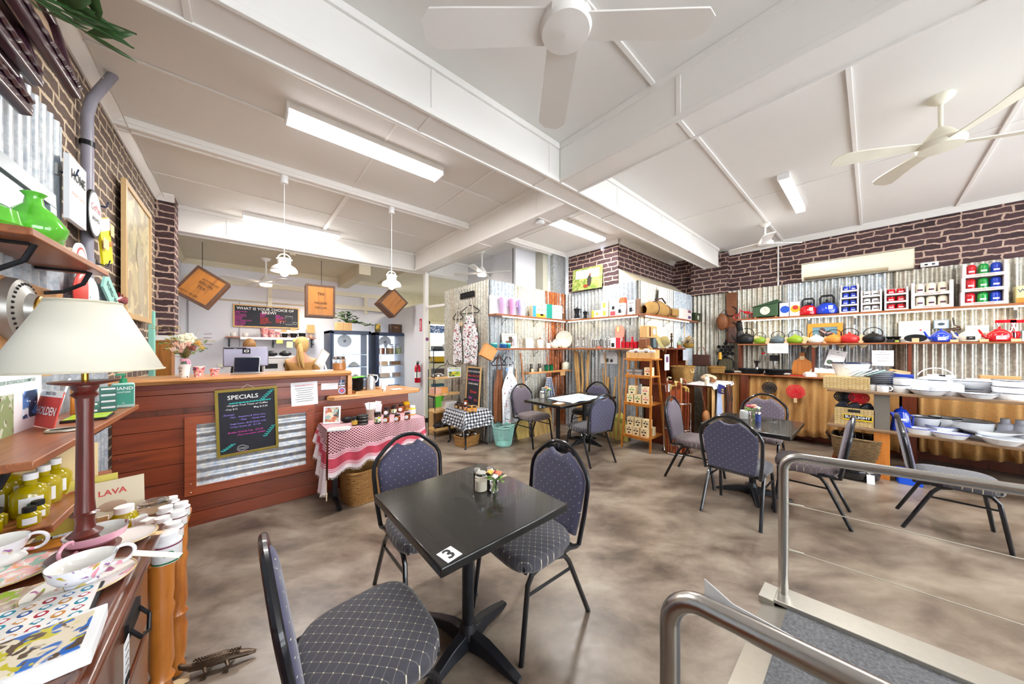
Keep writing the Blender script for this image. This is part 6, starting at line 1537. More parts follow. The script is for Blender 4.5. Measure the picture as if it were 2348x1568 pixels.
tag(MB().ball((0,0,.05),(.16,.12,.055),C('#e4c8ac',.9),16,10).ball((.12,.05,.06),(.10,.08,.05),C('#dcbc9c',.9),12,8).ob('linen_bundle',loc=(6.15,1.86,.935)),'pale crumpled linen bundle on the printed cloth','cloth')
t=thing('leather_glove','tan leather work glove standing up beside the hamper','glove',(5.72,2.02,.935),rot=(R(-18),R(18),0))
MB().prism([(-.07,0),(.07,0),(.075,.12),(.06,.19),(-.06,.19),(-.075,.12)],-.02,.02,C('#d8924a',.7),'y').ob('palm',t,bevel=.012)
for k in range(4):MB().tube([(-.045+.03*k,0,.18),(-.05+.034*k,0,.27-.012*abs(k-1.4))],.015,C('#d8924a',.7),8).ob('finger',t)
MB().tube([(.06,0,.08),(.11,0,.13),(.12,0,.17)],.017,C('#d8924a',.7),8).ob('thumb',t)
t=thing('scented_bundle','dark rolled bundle of straps standing left of the glove','straps',(5.50,2.05,.935));MB().tube([(0,0,0),(.02,0,.12),(-.01,0,.26)],.03,'leather_dk',10).tube([(.04,0,0),(.05,0,.2)],.014,'ink',8).ob('rolled_straps',t)
t=thing('blue_garment','pale blue hanging garment with a navy and yellow collar','garment',(5.62,1.555,.90))
MB().grid(lambda u,v:((u-.5)*(.16+.16*v),-.03*math.sin(u*18)*(.3+v),-v*.66),24,16,C('#b4c4e4',.6)).ob('cloth',t,solid=.004)
MB().at((0,-.03,-.03),(0,R(12),0)).box(-.11,-.015,-.07,.11,.015,.06,C('#1c2c78')).box(-.03,-.017,-.05,.07,-.015,-.035,C('#e8d030')).box(-.03,-.017,-.015,.07,-.015,.0,C('#e8d030')).ob('collar',t,bevel=.004)
for k,(dx,c)in enumerate(((.25,'leather_dk'),(.33,'leather'),(.42,'leather_dk'))):
 tag(MB().tube([(0,0,0),(.01,-.02,-.3),(.04,0,-.68)],[.02,.026,.03],c,8).tube([(.02,0,0),(.06,-.03,-.25),(.06,0,-.5)],.010,'ink',6).ob('leather_straps',loc=(5.75+dx,1.56,.90)),'brown leather harness straps hanging right of the blue garment, %s'%('nearest it','middle','rightmost')[k],'straps')
t=thing('brown_pouch','brown leather pouch hanging beside the stick stand','bag',(5.38,1.66,.45));MB().ball((0,0,0),(.09,.05,.10),C('#a06a3c',.6),16,12).ob('pouch',t);MB().tube([(0,0,.08),(0,.08,.47)],.005,'leather',6).ob('cord',t)
t=thing('ankle_boots','pair of tan boots on the floor under the draped table','shoes',(5.30,1.50,0),R(-130))
for s in(-1,1):MB().ball((s*.06,0,.05),(.045,.12,.05),C('#d89c60',.6),14,8).box(s*.06-.045,-.12,0,s*.06+.045,.12,.014,'ink').ob('boot',t)
def farm(b):
 b.box(-.24,-.011,.22,.24,-.0095,.38,C('#cfdcea')).ball((.05,-.011,.16),(.045,.001,.11),C('#3a3430'),12,8).ball((.06,-.012,.28),(.022,.001,.022),C('#a0502c'),8,6).ball((-.02,-.012,.07),(.05,.001,.035),C('#8a3c24'),8,6)
x_,y_=4.78,3.55
board_obj('farm_canvas','canvas print of a person in a green paddock leaning above the nook wall','picture',.62,.42,C('#5c6c3c',.6),.004,blotch_mat('paddock_print','#8a9a48',['#6c8434','#a8ac68'],12,.5,.5),(4.80,atX(1345,4.8),2.58),(R(-6),0,R(-84)),.012,extra=farm)
# ================================================================ right-hand wall
XS=6.97
YS=lambda px,X=XS:atX(px,X)
t=thing('wall_shelf','long upper shelf on the right wall, lit by a strip underneath','shelf',(0,0,2.033))
MB().box(6.86,-3.0,-.028,7.085,1.62,0,M['shelf_wood_y']).ob('board',t,bevel=.003)
for px in(1728,1853,1960,2335):
 y=atX(px,6.95);MB().box(6.90,y-.012,-.04,7.08,y+.012,-.028,'chrome').box(7.06,y-.012,-.17,7.08,y+.012,-.028,'chrome').ob('bracket',t)
led('glowing light strip under the upper shelf of the right wall',(6.90,1.55),(6.90,-3.0),1.995,6)
t=thing('hutch_shelf','long middle shelf on the right wall with a zigzag edge and timber uprights','shelf',(0,0,1.58))
MB().box(6.83,-3.0,-.022,7.085,1.60,0,M['shelf_wood_y']).ob('board',t,bevel=.003)
for y in(1.59,.62,-.33,-2.2):MB().box(6.86,y-.03,-.52,7.08,y,-.022,'brown_wood').ob('upright',t)
for k in range(3):
 y0=(1.3,.75,.35)[k];MB().add([(6.85,y0,-.022)]+[(6.85,y0-.11*i/2,-.022-(.07 if i%2 else 0))for i in range(1,7)],[(0,1,2),(2,3,4),(4,5,6)],C('#8a7a60',.6)).ob('zigzag_trim',t,solid=.004)
t=thing('long_sideboard','long timber counter along the right wall with burlap curtains below','sideboard',(0,0,0))
MB().box(6.60,-3.0,1.035,7.07,1.9,1.06,'shelf_wood_y').ob('top',t,bevel=.004)
for y in(1.46,-.32,-1.62):MB().box(6.62,y-.07,0,6.70,y+.05,1.035,'brown_wood').ob('post',t)
MB().box(6.99,-3.0,0,7.05,1.9,1.03,'brown_wood').ob('back_panel',t)
def curtain(label,y0,y1,zb,n=9,m='burlap',amp=.045):
 f=lambda u,v:(6.70-amp*math.sin(u*n*2*PI+math.sin(u*9)*1.5)*(.35+.65*v)-.02*v,y0+(y1-y0)*u,1.03-(1.03-zb+.03*math.sin(u*7))*v)
 tag(MB().grid(f,int(n*14),8,m).ob('burlap_curtain',solid=.004,sharp=80),label,'curtain')
curtain('burlap curtain hanging left of the red post, near the draped table',2.05,1.53,.06,5)
curtain('wide burlap curtain behind the posy table chairs',1.40,-.25,.12,13,amp=.045)
curtain('burlap curtain behind the enamel display table',-.40,-1.55,.17,9)
curtain('burlap curtain at the far right edge',-1.70,-2.9,.18,9)
t=thing('air_conditioner','long cream wall air conditioner on the brick wall','air conditioner',(7.15,.18,2.61))
b=MB();pr=[(0,0),(-.14,0),(-.19,.05),(-.205,.12),(-.195,.26),(-.17,.285),(0,.285)]
b.add([(x,-.57,z)for x,z in pr]+[(x,.57,z)for x,z in pr],[tuple(range(7)),tuple(range(13,6,-1))]+[(i,(i+1)%7,7+(i+1)%7,7+i)for i in range(7)],C('#ece6d2',.35));b.ob('casing',t,bevel=.006)
MB().add([(-.145,-.34,.004),(-.145,.54,.004),(-.192,.54,.05),(-.192,-.34,.05)],[(0,1,2,3)],C('#a89878',.4)).ob('louvre',t,solid=.004);MB().box(-.20,-.56,.262,-.19,.56,.268,C('#8c826c')).ob('seam',t)
tag(MB().box(-.012,-.075,-.03,0,.075,.03,'plastic_w').box(-.016,-.045,-.01,-.012,-.02,.008,'ink').box(-.016,.015,-.01,-.012,.04,.008,'ink').ob('power_socket',loc=(7.15,atX(2131,7.15),atX(2131,7.15,606)[1])),'white double power point on the bricks right of the air conditioner','socket')
y_=atX(1784,7.12);struct(MB().tube([(7.135,y_,2.55),(7.135,y_,CZ-.06)],.012,'white_beam',8),'trim_conduit')
UZ=2.0335
t=thing('toy_tricycle','red metal toy tricycle on the upper shelf','ornament',(XS-.02,YS(1710),UZ),R(-90))
w=.13
for x in(-w,.08,w):MB().tube([(x+.05*math.cos(a),-.01 if x<0 else.02*(1 if x>.1 else-1),.05+.05*math.sin(a))for a in[i*PI/8 for i in range(16)]],.006,'red_en',6,closed=True).ob('wheel',t)
MB().tube([(-w,0,.05),(-.07,0,.16),(.10,0,.09)],.008,'red_en',6).tube([(-.07,0,.15),(-.09,0,.20)],.006,'red_en',6).ball((.02,0,.12),(.05,.02,.025),'red_en',10,6).ob('body',t)
t=thing('green_mantel_clock','green tin clock box with a slanted lid on the upper shelf','clock',(XS-.02,YS(1757),UZ),R(-90))
MB().prism([(-.17,.02),(.17,.02),(.17,.24),(-.17,.19)],-.08,.08,C('#3c5a3c',.3),'y').ob('case',t,bevel=.006)
MB().prism([(-.19,.195),(.16,.30),(.20,.27),(.185,.24)],-.09,.09,C('#2c4a30',.3),'y').ob('lid',t);MB().at((0,-.081,.12),(R(90),0,0)).lathe([(.07,0),(.07,.004)],'cream',seg=24).lathe([(.072,0),(.075,.006),(.07,.006)],'ink',seg=24,cap=False).box(-.002,0,.0045,.002,.04,.006,'ink').box(0,-.002,.0045,.035,.002,.006,'ink').ob('dial',t)
for sx in(-1,1):MB().ball((sx*.14,-.05,.012),.02,'blond',8,6).ob('foot',t)
def bx(label,p0,p1,h,deco=None,m='paper',z=UZ,d=.14,lab=None,name='boxed_set',X=XS,group=None):
 a,c=YS(p0,X-d/2),YS(p1,X-d/2);return boxy(name,label,'box',X,(a+c)/2,z,abs(a-c)*.97,d,h,m,R(-90),deco,group,lab=lab)
def disc(t,x,z,r,m,y):MB().at((x,y,z),(R(90),0,0)).lathe([(r,0),(r,.002)],m,seg=22).ob('printed_disc',t)
t=bx('white carton with a blue oval, left of the yellow oval one',1787,1809,.23,m=C('#e6e0e4'));disc(t,.01,.12,.06,C('#1c50c0'),-.071)
t=bx('white carton with a yellow and red oval before the red kettle',1810,1834,.235,m=C('#e6e0e4'));disc(t,.01,.12,.06,C('#d8b020'),-.071);disc(t,.01,.14,.035,C('#c03028'),-.0735)
def kettle(label,px,m,s=1.0):
 t=thing('stove_kettle',label,'kettle',(XS,YS(px),UZ),R(-90));t.scale=(s,s,s*1.2)
 MB().lathe([(.085,0),(.10,.01),(.108,.04),(.098,.08),(.065,.115),(.04,.125)],m,seg=30).ob('body',t)
 MB().lathe([(.042,.124),(.035,.135),(.01,.14),(.014,.16),(0,.165)],'ink',seg=20).ob('lid',t)
 MB().tube([(-.09,0,.06),(-.13,0,.09),(-.15,0,.125)],[.024,.016,.013],m,10).ob('spout',t);MB().ball((-.155,0,.135),.014,'ink',8,6).ob('whistle',t)
 MB().tube([(-.06,0,.11),(-.062,0,.18),(-.045,0,.205),(.045,0,.205),(.062,0,.18),(.06,0,.11)],.012,'ink',8).ob('handle',t);MB().box(.02,-.104,.05,.06,-.09,.09,'paper').ob('sticker',t)
kettle('glossy red stove kettle on the upper shelf',1853,'red_en',1.1);kettle('glossy cobalt stove kettle on the upper shelf',1896,'blue_en',1.2)
def muglet(b,x,y,z,r,h,m):b.lathe([(r,0),(r,h),(r*.9,h)],m,(x,y,z),14).box(x-r*.5,y-r-.0015,z+h*.3,x+r*.5,y-r+.004,z+h*.6,'paper')
def mugbox(label,p0,p1,k,h,m,n=2,dx=0,can=False,group=None,wordm='paper',lab=None,ms=None):
 a,c=YS(p0,XS-.07),YS(p1,XS-.07);w=abs(a-c)*.97
 t=thing('boxed_mug_set' if not can else 'boxed_canister_set',label,'boxed set',(XS,(a+c)/2+dx,UZ+k*(h+.001)),R(-90),group)
 cm=C('#ddd3d0',.7)
 MB().box(-w/2,-.08,0,w/2,.08,h*.22,cm).box(-w/2,-.08,h*.22,-w/2+w*.09,.08,h,cm).box(w/2-w*.09,-.08,h*.22,w/2,.08,h,cm).box(-w/2,.07,h*.2,w/2,.08,h,cm).ob('open_carton',t)
 for q in range(n):
  mm=ms[q]if ms else m
  x=(q-(n-1)/2)*w*.82/n;r=w*.82/n*.44
  b=MB().lathe([(r,0),(r,h*.5),(r*.96,h*.62)]+([(r*.6,h*.72),(0,h*.74)]if can else[(r*.9,h*.62)]),mm,(x,0,h*.225),18)
  b.box(x-r*.55,-r-.002,h*.38,x+r*.55,-r*.9,h*.5,wordm)
  b.ob('canister' if can else 'mug',t)
 if lab:MB().text(lab,h*.09,C('#c05a40'),(0,-.0805,h*.11),bold=.01).ob('printed_words',t)
tg=('bottom','second','third','topmost')
for k in range(4):mugbox('%s boxed pair of blue enamel mugs in the stack of four'%tg[k],1924+1*k,1970,k,.105,'blue_en',group='stacked blue mug boxes')
for k in range(3):mugbox('%s boxed pair of white mugs in the stack of three'%('bottom','middle','top')[k],1973,2023,k,.105,'enamel',wordm='ink',group='stacked white mug boxes')
for k in range(3):mugbox('%s boxed pair of red mugs in the stack of three'%('bottom','middle','top')[k],2027,2084,k,.105,'red_en',group='stacked red mug boxes')
for k in range(2):mugbox('%s boxed trio of cream canisters'%('lower','upper')[k],2088,2188,k,.175,'cream',3,can=True,wordm=C('#5a2c50'),lab='SUGAR TEA COFFEE')
for k in range(3):mugbox('%s boxed trio of red, green and blue canisters'%('bottom','middle','top')[k],2201+2*k,2314,k,.175,'red_en',3,can=True,ms=['red_en','green_en','blue_en'],lab='SUGAR TEA COFFEE',group='stacked coloured canister boxes')
bx('cream and orange carton at the very right end of the upper shelf',2330,2360,.20,[(0,0,1,.3,C('#e89030'))],C('#efe2a0'),lab=[('W',.06,.5,.7,C('#5a6a8c'))])
HM=1.5805
def ik(label,px,m,s=1.0,hm='iron',sq=.82,tagc=True):
 t=teapot(label,XS-.02,YS(px),HM,s*1.5,m,R(-90),handle='bail',squat=sq,name='iron_teapot',hm=hm,group='cast iron teapots on the middle shelf')
 if tagc:MB().at((.09,-.03,.05),(0,R(25),0)).box(-.025,-.002,-.05,.025,0,.03,'tag').ob('price_tag',t)
dy=.0
ik('large dark cast-iron teapot at the left of the middle shelf',1712,'iron',1.15,sq=.9)
ik('first green cast-iron teapot, right of the large dark one',1743,C('#7a9a2c',.35),.85);ik('slate-grey cast-iron teapot between two green ones',1784,C('#5a6a74',.4),.9);ik('second green cast-iron teapot, right of the slate one',1824,C('#86a428',.35),.92)
ik('white cast-iron teapot before the horse picture',1872,C('#e8e4dc',.35),.85);ik('orange-tan cast-iron teapot before the horse picture',1912,C('#d08a3c',.35),.9);ik('red cast-iron teapot right of the horse picture',1948,C('#c83030',.3),.95);ik('plain black cast-iron teapot beside the bowl sets',2002,'iron',.95,tagc=False)
def horse(b):
 b.box(-.13,-.0095,.03,.13,-.0085,.33,C('#5a8298')).ball((.03,-.0095,.15),(.09,.001,.08),C('#3c2c28'),12,8).ball((-.03,-.0098,.24),(.045,.001,.075),C('#4a3430'),10,8)
 for k in range(7):b.tube([(-.06+.01*k,-.011,.28-.01*k),(.02+.01*k,-.011,.16+.005*k)],.003,C('#d8b8c0'),4)
 b.ball((.07,-.0105,.1),(.03,.001,.03),'paper',8,6)
board_obj('horse_picture','orange timber frame with a horse painting on the middle shelf','picture',.40,.32,mat('orange_pine','#dc8c34',.4,var=.12),.06,C('#a8b4c0'),(7.05,YS(1891,7.05),HM),(R(-3),0,R(-90)),.02,extra=lambda b:(b.box(-.14,-.013,.06,.14,-.012,.26,C('#5a8298')),b.ball((.03,-.013,.13),(.08,.001,.065),C('#3c2c28'),12,8),b.ball((-.03,-.0135,.19),(.04,.001,.06),C('#4a3430'),10,8),[b.tube([(-.06+.012*k,-.015,.22-.008*k),(.02+.012*k,-.015,.14+.005*k)],.003,C('#d8b8c0'),4)for k in range(7)],b.ball((.07,-.0145,.09),(.025,.001,.025),'paper',8,6)))
for k,px in enumerate((2041,2057)):
 t=bx('black box with a dark bowl on top, %s'%('left' if k==0 else 'right with a green label'),px-8,px+8,.045,[(.2,.2,.8,.7,C('#b8cc50')if k else 'ink')],'ink',HM,.10);MB().lathe([(.02,.046),(.045,.085),(.043,.085),(.015,.05)],'iron',seg=20,cap=False).ob('bowl',t)
b_=lambda b:(b.text('TEA INFUSION',.02,C('#9a9aa0'),(0,-.012,.235)),b.box(-.085,-.012,.02,.085,-.011,.11,C('#c8d4d8')),b.ball((0,-.0125,.055),(.05,.001,.025),C('#e08a50'),12,6),b.ball((.055,-.0125,.17),(.012,.001,.01),C('#c83a4c'),8,6))
board_obj('framed_print','white frame with an orange bowl print on the middle shelf','picture',.27,.30,M['plastic_w'],.016,M['paper'],(7.04,YS(2096,7.04),HM),(R(-3),0,R(-90)),.015,extra=b_)
tag(MB().at((0,0,.07),(R(90),0,R(-90))).lathe([(0,0),(.07,0),(.075,.01),(.07,.02),(0,.02)],'iron',seg=26,sx=1.3,sy=.7).box(-.03,-.06,.022,.03,.0,.024,'tag').ob('iron_trivet',loc=(XS-.05,YS(2098),HM-.012)),'black oval iron trivet with an orange tag in front of the bowl print','trivet')
y_,z_=atX(2158,7.06,743);board_obj('square_print','small square photo tile hanging under the upper shelf','picture',.12,.12,C('#8aa0b4'),.01,C('#d8e0e8'),(7.06,y_,z_-.06),(0,0,R(-90)),.01,extra=lambda b:b.ball((0,-.008,.06),(.03,.001,.02),C('#3c5060'),10,6))
for lab_,px,m,s in(('cobalt enamel teapot with a white crest, right part of the middle shelf',2157,'blue_en',1.05),('cream enamel teapot between the cobalt and red ones',2222,'cream',1.05),('red enamel teapot with writing on its side',2290,'red_en',1.1)):
 t=teapot(lab_,XS-.03,YS(px),HM,s,m,R(-90),name='enamel_teapot',squat=1.2);MB().box(-.03,-.081,.025,.03,-.07,.065,'paper' if px!=2222 else 'ink').ob('crest',t);MB().at((.09,-.06,.01),(0,0,0)).box(-.03,-.002,-.03,.03,0,.02,'tag').ob('price_tag',t)
y_,z_=atX(2185,7.04,745)
t=thing('whisk_peeler','chrome kitchen tool on a card hanging behind the enamel teapots','utensil',(7.05,y_,z_),R(-90));MB().tube([(0,0,.10),(.01,0,.0),(.05,0,-.03)],.008,'chrome',8).tube([(-.05,0,-.07),(.06,0,-.045)],.022,'chrome',8).ob('tool',t)
sheet('blister_card','white product card standing behind the cream enamel teapot',.17,.18,(7.04,YS(2240,7.04),HM+.12),(0,0,R(-90)),2,'KITCHEN',extra=lambda b:b.box(-.06,-.004,-.05,.06,-.002,0,C('#a8a8ac')))
for k,px in enumerate((2305,2340)):
 y_,z_=atX(px,7.03,740);t=thing('red_handled_sifter','red-handled metal sifter hanging near the right edge, %s'%('left' if k==0 else 'right'),'utensil',(7.02,y_,z_),R(-90))
 MB().box(-.07,-.015,.0,.07,.015,.035,'red_en').ob('handle',t);MB().tube([(-.06,0,0),(-.035,0,-.09),(-.04,0,-.22)],.008,'chrome',6).tube([(.06,0,0),(.035,0,-.09),(.04,0,-.22)],.008,'chrome',6).lathe([(.045,-.22),(.05,-.1)],'chrome',seg=16).ob('frame',t)
t=thing('leather_rack','brown leather panel with horseshoe hooks on the right wall corner','rack',(7.05,YS(1678,7.05),0),R(-90))
MB().box(-.085,-.02,1.60,.085,0,2.56,'leather').ob('panel',t,bevel=.006)
for z in(2.20,1.90):MB().tube([(.09*math.cos(a),-.035,z+.09*math.sin(a))for a in[R(200+k*20)for k in range(-2,13)]],.009,'iron',6).ob('horseshoe',t)
tag(MB().prism([(-.08,0),(.08,0),(.07,.3),(-.07,.3)],-.05,0,'leather_dk','y').ob('hide_offcut',loc=(6.99,YS(1680,6.99),1.60),rot=(0,0,R(-90)),bevel=.02),'dark folded hide hanging at the bottom of the leather panel','hide')
def hang(name,label,cat,px,py,X,build):
 y,z=atX(px,X,py);t=thing(name,label,cat,(X,y,z),R(-90));build(t);return t
hang('leather_bag','brown leather pouch bag hanging left of the leather panel','bag',1656,738,6.98,lambda t:(MB().ball((0,0,0),(.10,.05,.16),'leather',16,12).ob('bag_body',t),MB().tube([(-.06,0,.13),(.05,0,.24)],.006,'leather_dk',6).ob('strap',t)))
hang('black_holster','black and cream leather cases hanging right of the leather panel','case',1697,752,6.97,lambda t:(MB().ball((0,0,.04),(.055,.04,.12),'ink',12,10).ob('upper_case',t),MB().ball((.01,-.02,-.13),(.06,.04,.09),C('#2c2a2e'),12,10).ob('lower_case',t),MB().tube([(.05,-.03,.1),(.06,-.03,-.02)],.012,'cream',6).ob('pale_trim',t)))
def pcake(t):
 b=MB().at((0,0,0),(R(90),0,0))
 for i,(x,y)in enumerate([(0,0)]+[(.07*math.cos(k*PI/3),.07*math.sin(k*PI/3))for k in range(6)]+[(.125*math.cos(k*PI/3+.5),.125*math.sin(k*PI/3+.5))for k in range(6)]):
  b.lathe([(.022,0),(.034,.012),(.034,.018),(.028,.018),(.015,.004)],'iron',(x,y,0),14)
 b.ob('cup_pan',t);MB().tube([(0,0,.12),(0,0,.2)],.012,'iron').ob('handle',t)
hang('iron_cake_pan','cast-iron pan of round cups hanging on the corrugated wall','pan',1664,803,7.0,pcake)
hang('yellow_glove','small yellow brush hanging under the iron cup pan','brush',1651,815,6.8,lambda t:MB().tube([(0,0,-.07),(0,0,.06)],[.03,.024],C('#e0a83c',.7),10).ob('bristle_head',t))
hang('leather_satchel','dark brown flat leather satchel hanging in the nook corner','bag',1610,825,6.6,lambda t:(MB().box(-.16,-.03,-.12,.14,.03,.10,'leather_dk').ob('bag_body',t,bevel=.015),MB().tube([(-.1,0,.1),(-.05,0,.24),(.02,0,.24),(.08,0,.1)],.006,'leather',6).ob('strap',t)))
tag(MB().tube([(6.55,2.40,2.0),(6.52,2.38,1.5),(6.56,2.34,1.12)],.008,'tag',6).ob('stock_whip'),'pale plaited cord hanging from the end of the upper nook shelf','cord')
basket('low_basket','shallow golden wicker tray of leather on the sideboard end',6.55,1.86,.42,.26,.10,'wicker_g',R(20),z=1.062)
DZ=1.0605;XD=6.78
def YD(px,X=XD):return atX(px,X)
def pan(label,px,r,h,X=XD,z=DZ,m='iron',handle=True,lid=False,rz=R(-90),hm='iron',name='frying_pan'):
 t=thing(name,label,'pan',(X,YD(px,X),z),rz)
 MB().lathe([(0,0),(r*.85,0),(r,h),(r*1.03,h),(r*.9,.008),(0,.008)],m,seg=32,cap=False).ob('pan_body',t)
 if lid:MB().lathe([(r*.95,h),(r*.6,h+.025),(.02,h+.035),(.02,h+.05),(0,h+.055)],m,seg=30).ob('lid',t)
 if handle:MB().tube([(r,0,h*.8),(r+.08,-.01,h*.95),(r+.17,-.02,h)],.011,hm,8,flat=.6).ob('handle',t)
 return t
pan('large black cast-iron casserole under the teapots, left',1722,.185,.085,handle=False,name='iron_casserole');pan('large black cast-iron casserole under the teapots, right',1784,.175,.085,handle=False,name='iron_casserole')
t=thing('griddle_pan','upright ridged iron griddle pan at the left end of the sideboard','pan',(6.78,YD(1663,6.78),DZ),rot=(R(-12),0,R(-90)))
b=MB().at((0,0,.14),(R(90),0,0)).lathe([(0,0),(.13,0),(.14,.02),(.145,.02),(.14,-.006),(0,-.006)],'iron',seg=30,cap=False)
for k in range(-4,5):b.box(k*.024-.003,-.105,.0,k*.024+.003,.105,.006,C('#8a8058',.5))
b.ob('ridged_face',t);MB().box(-.14,-.09,0,.14,.0,.02,'iron').ob('base',t)
for k,px in enumerate((1692,1793)):
 t=thing('wrapped_pan_handle','grey cloth-wrapped pan handle jutting over the sideboard edge, %s'%('left' if k==0 else 'right'),'pan',(6.66,YD(px,6.66),DZ+.001),R(-80))
 MB().lathe([(0,0),(.085,0),(.10,.02),(.097,.022),(.08,.006),(0,.006)],'iron',(-.14,.03,0),26,cap=False).ob('small_pan',t);MB().tube([(-.05,.01,.02),(.02,0,.024),(.10,-.01,.022)],.018,C('#b4b0a8',.8),10).ob('wrapped_grip',t)
tag(MB().box(-.06,-.01,0,.12,.015,.014,'red_en').ob('red_pan',loc=(6.66,YD(1822,6.66),DZ),rot=(0,0,R(-95)),bevel=.005),'red pan handle lying near the bread board','handle')
t=thing('bread_board','golden paddle-shaped bread board leaning on the iron wall','board',(7.02,YD(1839,7.02),DZ),rot=(R(-6),0,R(-90)))
MB().prism([(-.12,0),(.12,0),(.13,.10),(.11,.22),(.05,.27),(.035,.30),(.035,.37),(-.035,.37),(-.035,.30),(-.05,.27),(-.11,.22),(-.13,.10)],-.02,0,'pine','y').ob('paddle',t,bevel=.005);MB().box(-.03,-.024,.25,.03,-.021,.31,'tag').ob('paper_tag',t)
sheet('shelf_notice','white notice with pink writing hanging from the middle shelf',.27,.165,(6.82,atX(1783,6.82),1.50),(0,0,R(-90)),4,'ALL CAST IRON',C('#c83a7c'))
t=thing('meat_mincer','shiny metal mincer standing between the iron casseroles','utensil',(6.95,YD(1735,6.95),DZ),R(-90));MB().lathe([(.05,0),(.03,.04),(.02,.14),(.045,.2),(.05,.22)],'chrome',seg=18).tube([(0,0,.16),(.06,0,.2),(.07,0,.34)],.008,'chrome',6).ob('body',t);MB().tube([(.07,0,.34),(.12,0,.36)],.014,'red_en',8).ob('handle',t)
t=thing('scale_stand','small black and silver press under the pink notice','utensil',(6.98,YD(1776,6.98),DZ),R(-90));MB().box(-.06,-.04,.22,.06,.04,.32,'ink').ob('head',t);MB().lathe([(.05,0),(.015,.03),(.015,.22)],'chrome',seg=14).ob('stem',t)
random.seed(8)
for k,(px,X,w,d,h,m,nm_)in enumerate(((1862,6.9,.16,.12,.09,C('#e8e4da'),'crumpled white cloth bundle'),(1885,6.95,.2,.14,.14,C('#f0ece4'),'heap of white linen napkins'),(1868,6.72,.24,.12,.05,'paper','flat white carton'),(1893,6.72,.20,.10,.06,'kraft','kraft carton of brushes'))):
 b=MB()
 if k<2:
  for q in range(7):b.ball((random.uniform(-.5,.5)*w,random.uniform(-.3,.3)*d,h*random.uniform(.3,.6)),(w*.3,d*.4,h*.35),m,12,8)
 else:b.box(-w/2,-d/2,0,w/2,d/2,h,m)
 tag(b.ob('linen_bundle' if k<2 else 'carton',loc=(X,YD(px,X),DZ),rot=(0,0,R(-90+12*k))),nm_+' on the sideboard left of the white tub','linen' if k<2 else 'box')
sheet('product_leaflet','tilted white leaflet with a round green picture above the white tub',.20,.26,(7.03,atX(1916,7.03),1.34),(R(-3),R(14),R(-90)),1,'TUB','ink',extra=lambda b:b.ball((-.05,-.003,-.07),(.035,.001,.035),C('#5a6c5a'),12,8))
sheet('printed_card','white printed card behind the stack of enamel plates',.20,.22,(6.9,atX(2024,6.9),1.36),(R(-3),0,R(-90)),3,'FALCON','ink')
t=thing('display_table','long timber display table with an under-shelf of enamelware','table',(5.5,.36,0))
MB().box(0,-2.6,.97,.85,0,1.0,'table_wood').ob('tabletop',t,bevel=.004);MB().box(.02,-2.6,.535,.80,0,.565,'table_wood').ob('lower_shelf',t,bevel=.004)
MB().box(.06,-.50,.565,.10,-.38,.97,C('#8a847c',.4,metal=.5)).ob('iron_upright',t);MB().box(.05,-.50,0,.10,-.38,.535,'pine').ob('leg',t)
for(x,y)in((.75,-.1),(.05,-2.5),(.75,-2.5)):MB().box(x,y-.06,0,x+.05,y,.97,'brown_wood').ob('leg',t)
EZ=1.0005
def dish(label,px,X,r,h,z=EZ,m='enamel',rim='navy',name='enamel_dish',sx=1,group=None,foot=.65,cat='dish'):
 t=thing(name,label,cat,(X,atX(px,X),z),group=group)
 MB().lathe([(0,0),(r*foot,0),(r,h),(r*.97,h),(r*foot*.97,.004),(0,.004)],m,seg=32,cap=False,sy=sx).ob('dish_body',t)
 MB().lathe([(r*.975,h-.002),(r*1.02,h-.001),(r*1.02,h+.004),(r*.975,h+.004)],rim,seg=32,cap=False,sy=sx).ob('coloured_rim',t);return t
def emug(label,px,X,z=EZ,r=.042,h=.075,rz=R(-90),m='enamel'):
 t=thing('enamel_mug',label,'mug',(X,atX(px,X),z),rz)
 MB().lathe([(r*.95,0),(r,.004),(r,h),(r*.95,h),(r*.9,.006),(0,.006)],m,seg=24,cap=False).ob('mug_body',t);MB().lathe([(r,h-.004),(r*1.04,h),(r*.97,h+.002)],'navy',seg=24,cap=False).ob('rim',t)
 MB().tube(arc((r*.95,0,h*.55),h*.36,-80,80,8),.006,m,8).ob('handle',t)
t=thing('enamel_tub','white enamel wash tub with a blue rim standing in front of the leaflet','tub',(5.85,atX(1950,5.85),EZ+.15));MB().lathe([(.11,0),(.15,.16),(.145,.16),(.105,.006),(0,.006)],'enamel',seg=36,cap=False,sx=1,sy=1.15).ob('tub_body',t);MB().lathe([(.15,.155),(.16,.16),(.158,.17),(.145,.165)],'navy',seg=36,cap=False,sy=1.15).ob('rim',t);MB().tube([(-.13,-.05,.12),(-.15,0,.09),(-.13,.05,.12)],.007,'enamel',8).ob('handle',t)
t=thing('wicker_crate','pale woven box of folded tea towels at the near end of the display table','basket',(5.68,atX(1938,5.6),EZ));MB().box(-.13,-.20,0,.13,.19,.15,'wicker_pale').ob('woven_box',t,bevel=.006)
random.seed(6);tw=check_mat('striped_towel','#f0f2f4','#8fb4b4','#c8d8dc',.03)
for k in range(4):tag(MB().at((0,0,0),(0,R(-38+4*k),0)).box(-.09,-.05,0,.07,.05,.012,C(('#e8eef0','#bcd4d4','#dfe6ea','#9cc0bc')[k],.9)).ob('folded_tea_towel',loc=(5.66-.0*k,.10-.05*k,EZ+.21),rot=(0,0,R(-90)),bevel=.004),'folded tea towel leaning against the tub, %s of four'%('first','second','third','last')[k],'towel','tea towels in the woven box')
for k in range(7):dish('enamel plate in the tall stack, %s from the bottom'%('first','second','third','fourth','fifth','sixth','top one')[k],2018,5.86,.125,.022,EZ+.06+k*.0235,group='stack of enamel plates',name='enamel_plate',cat='plate')
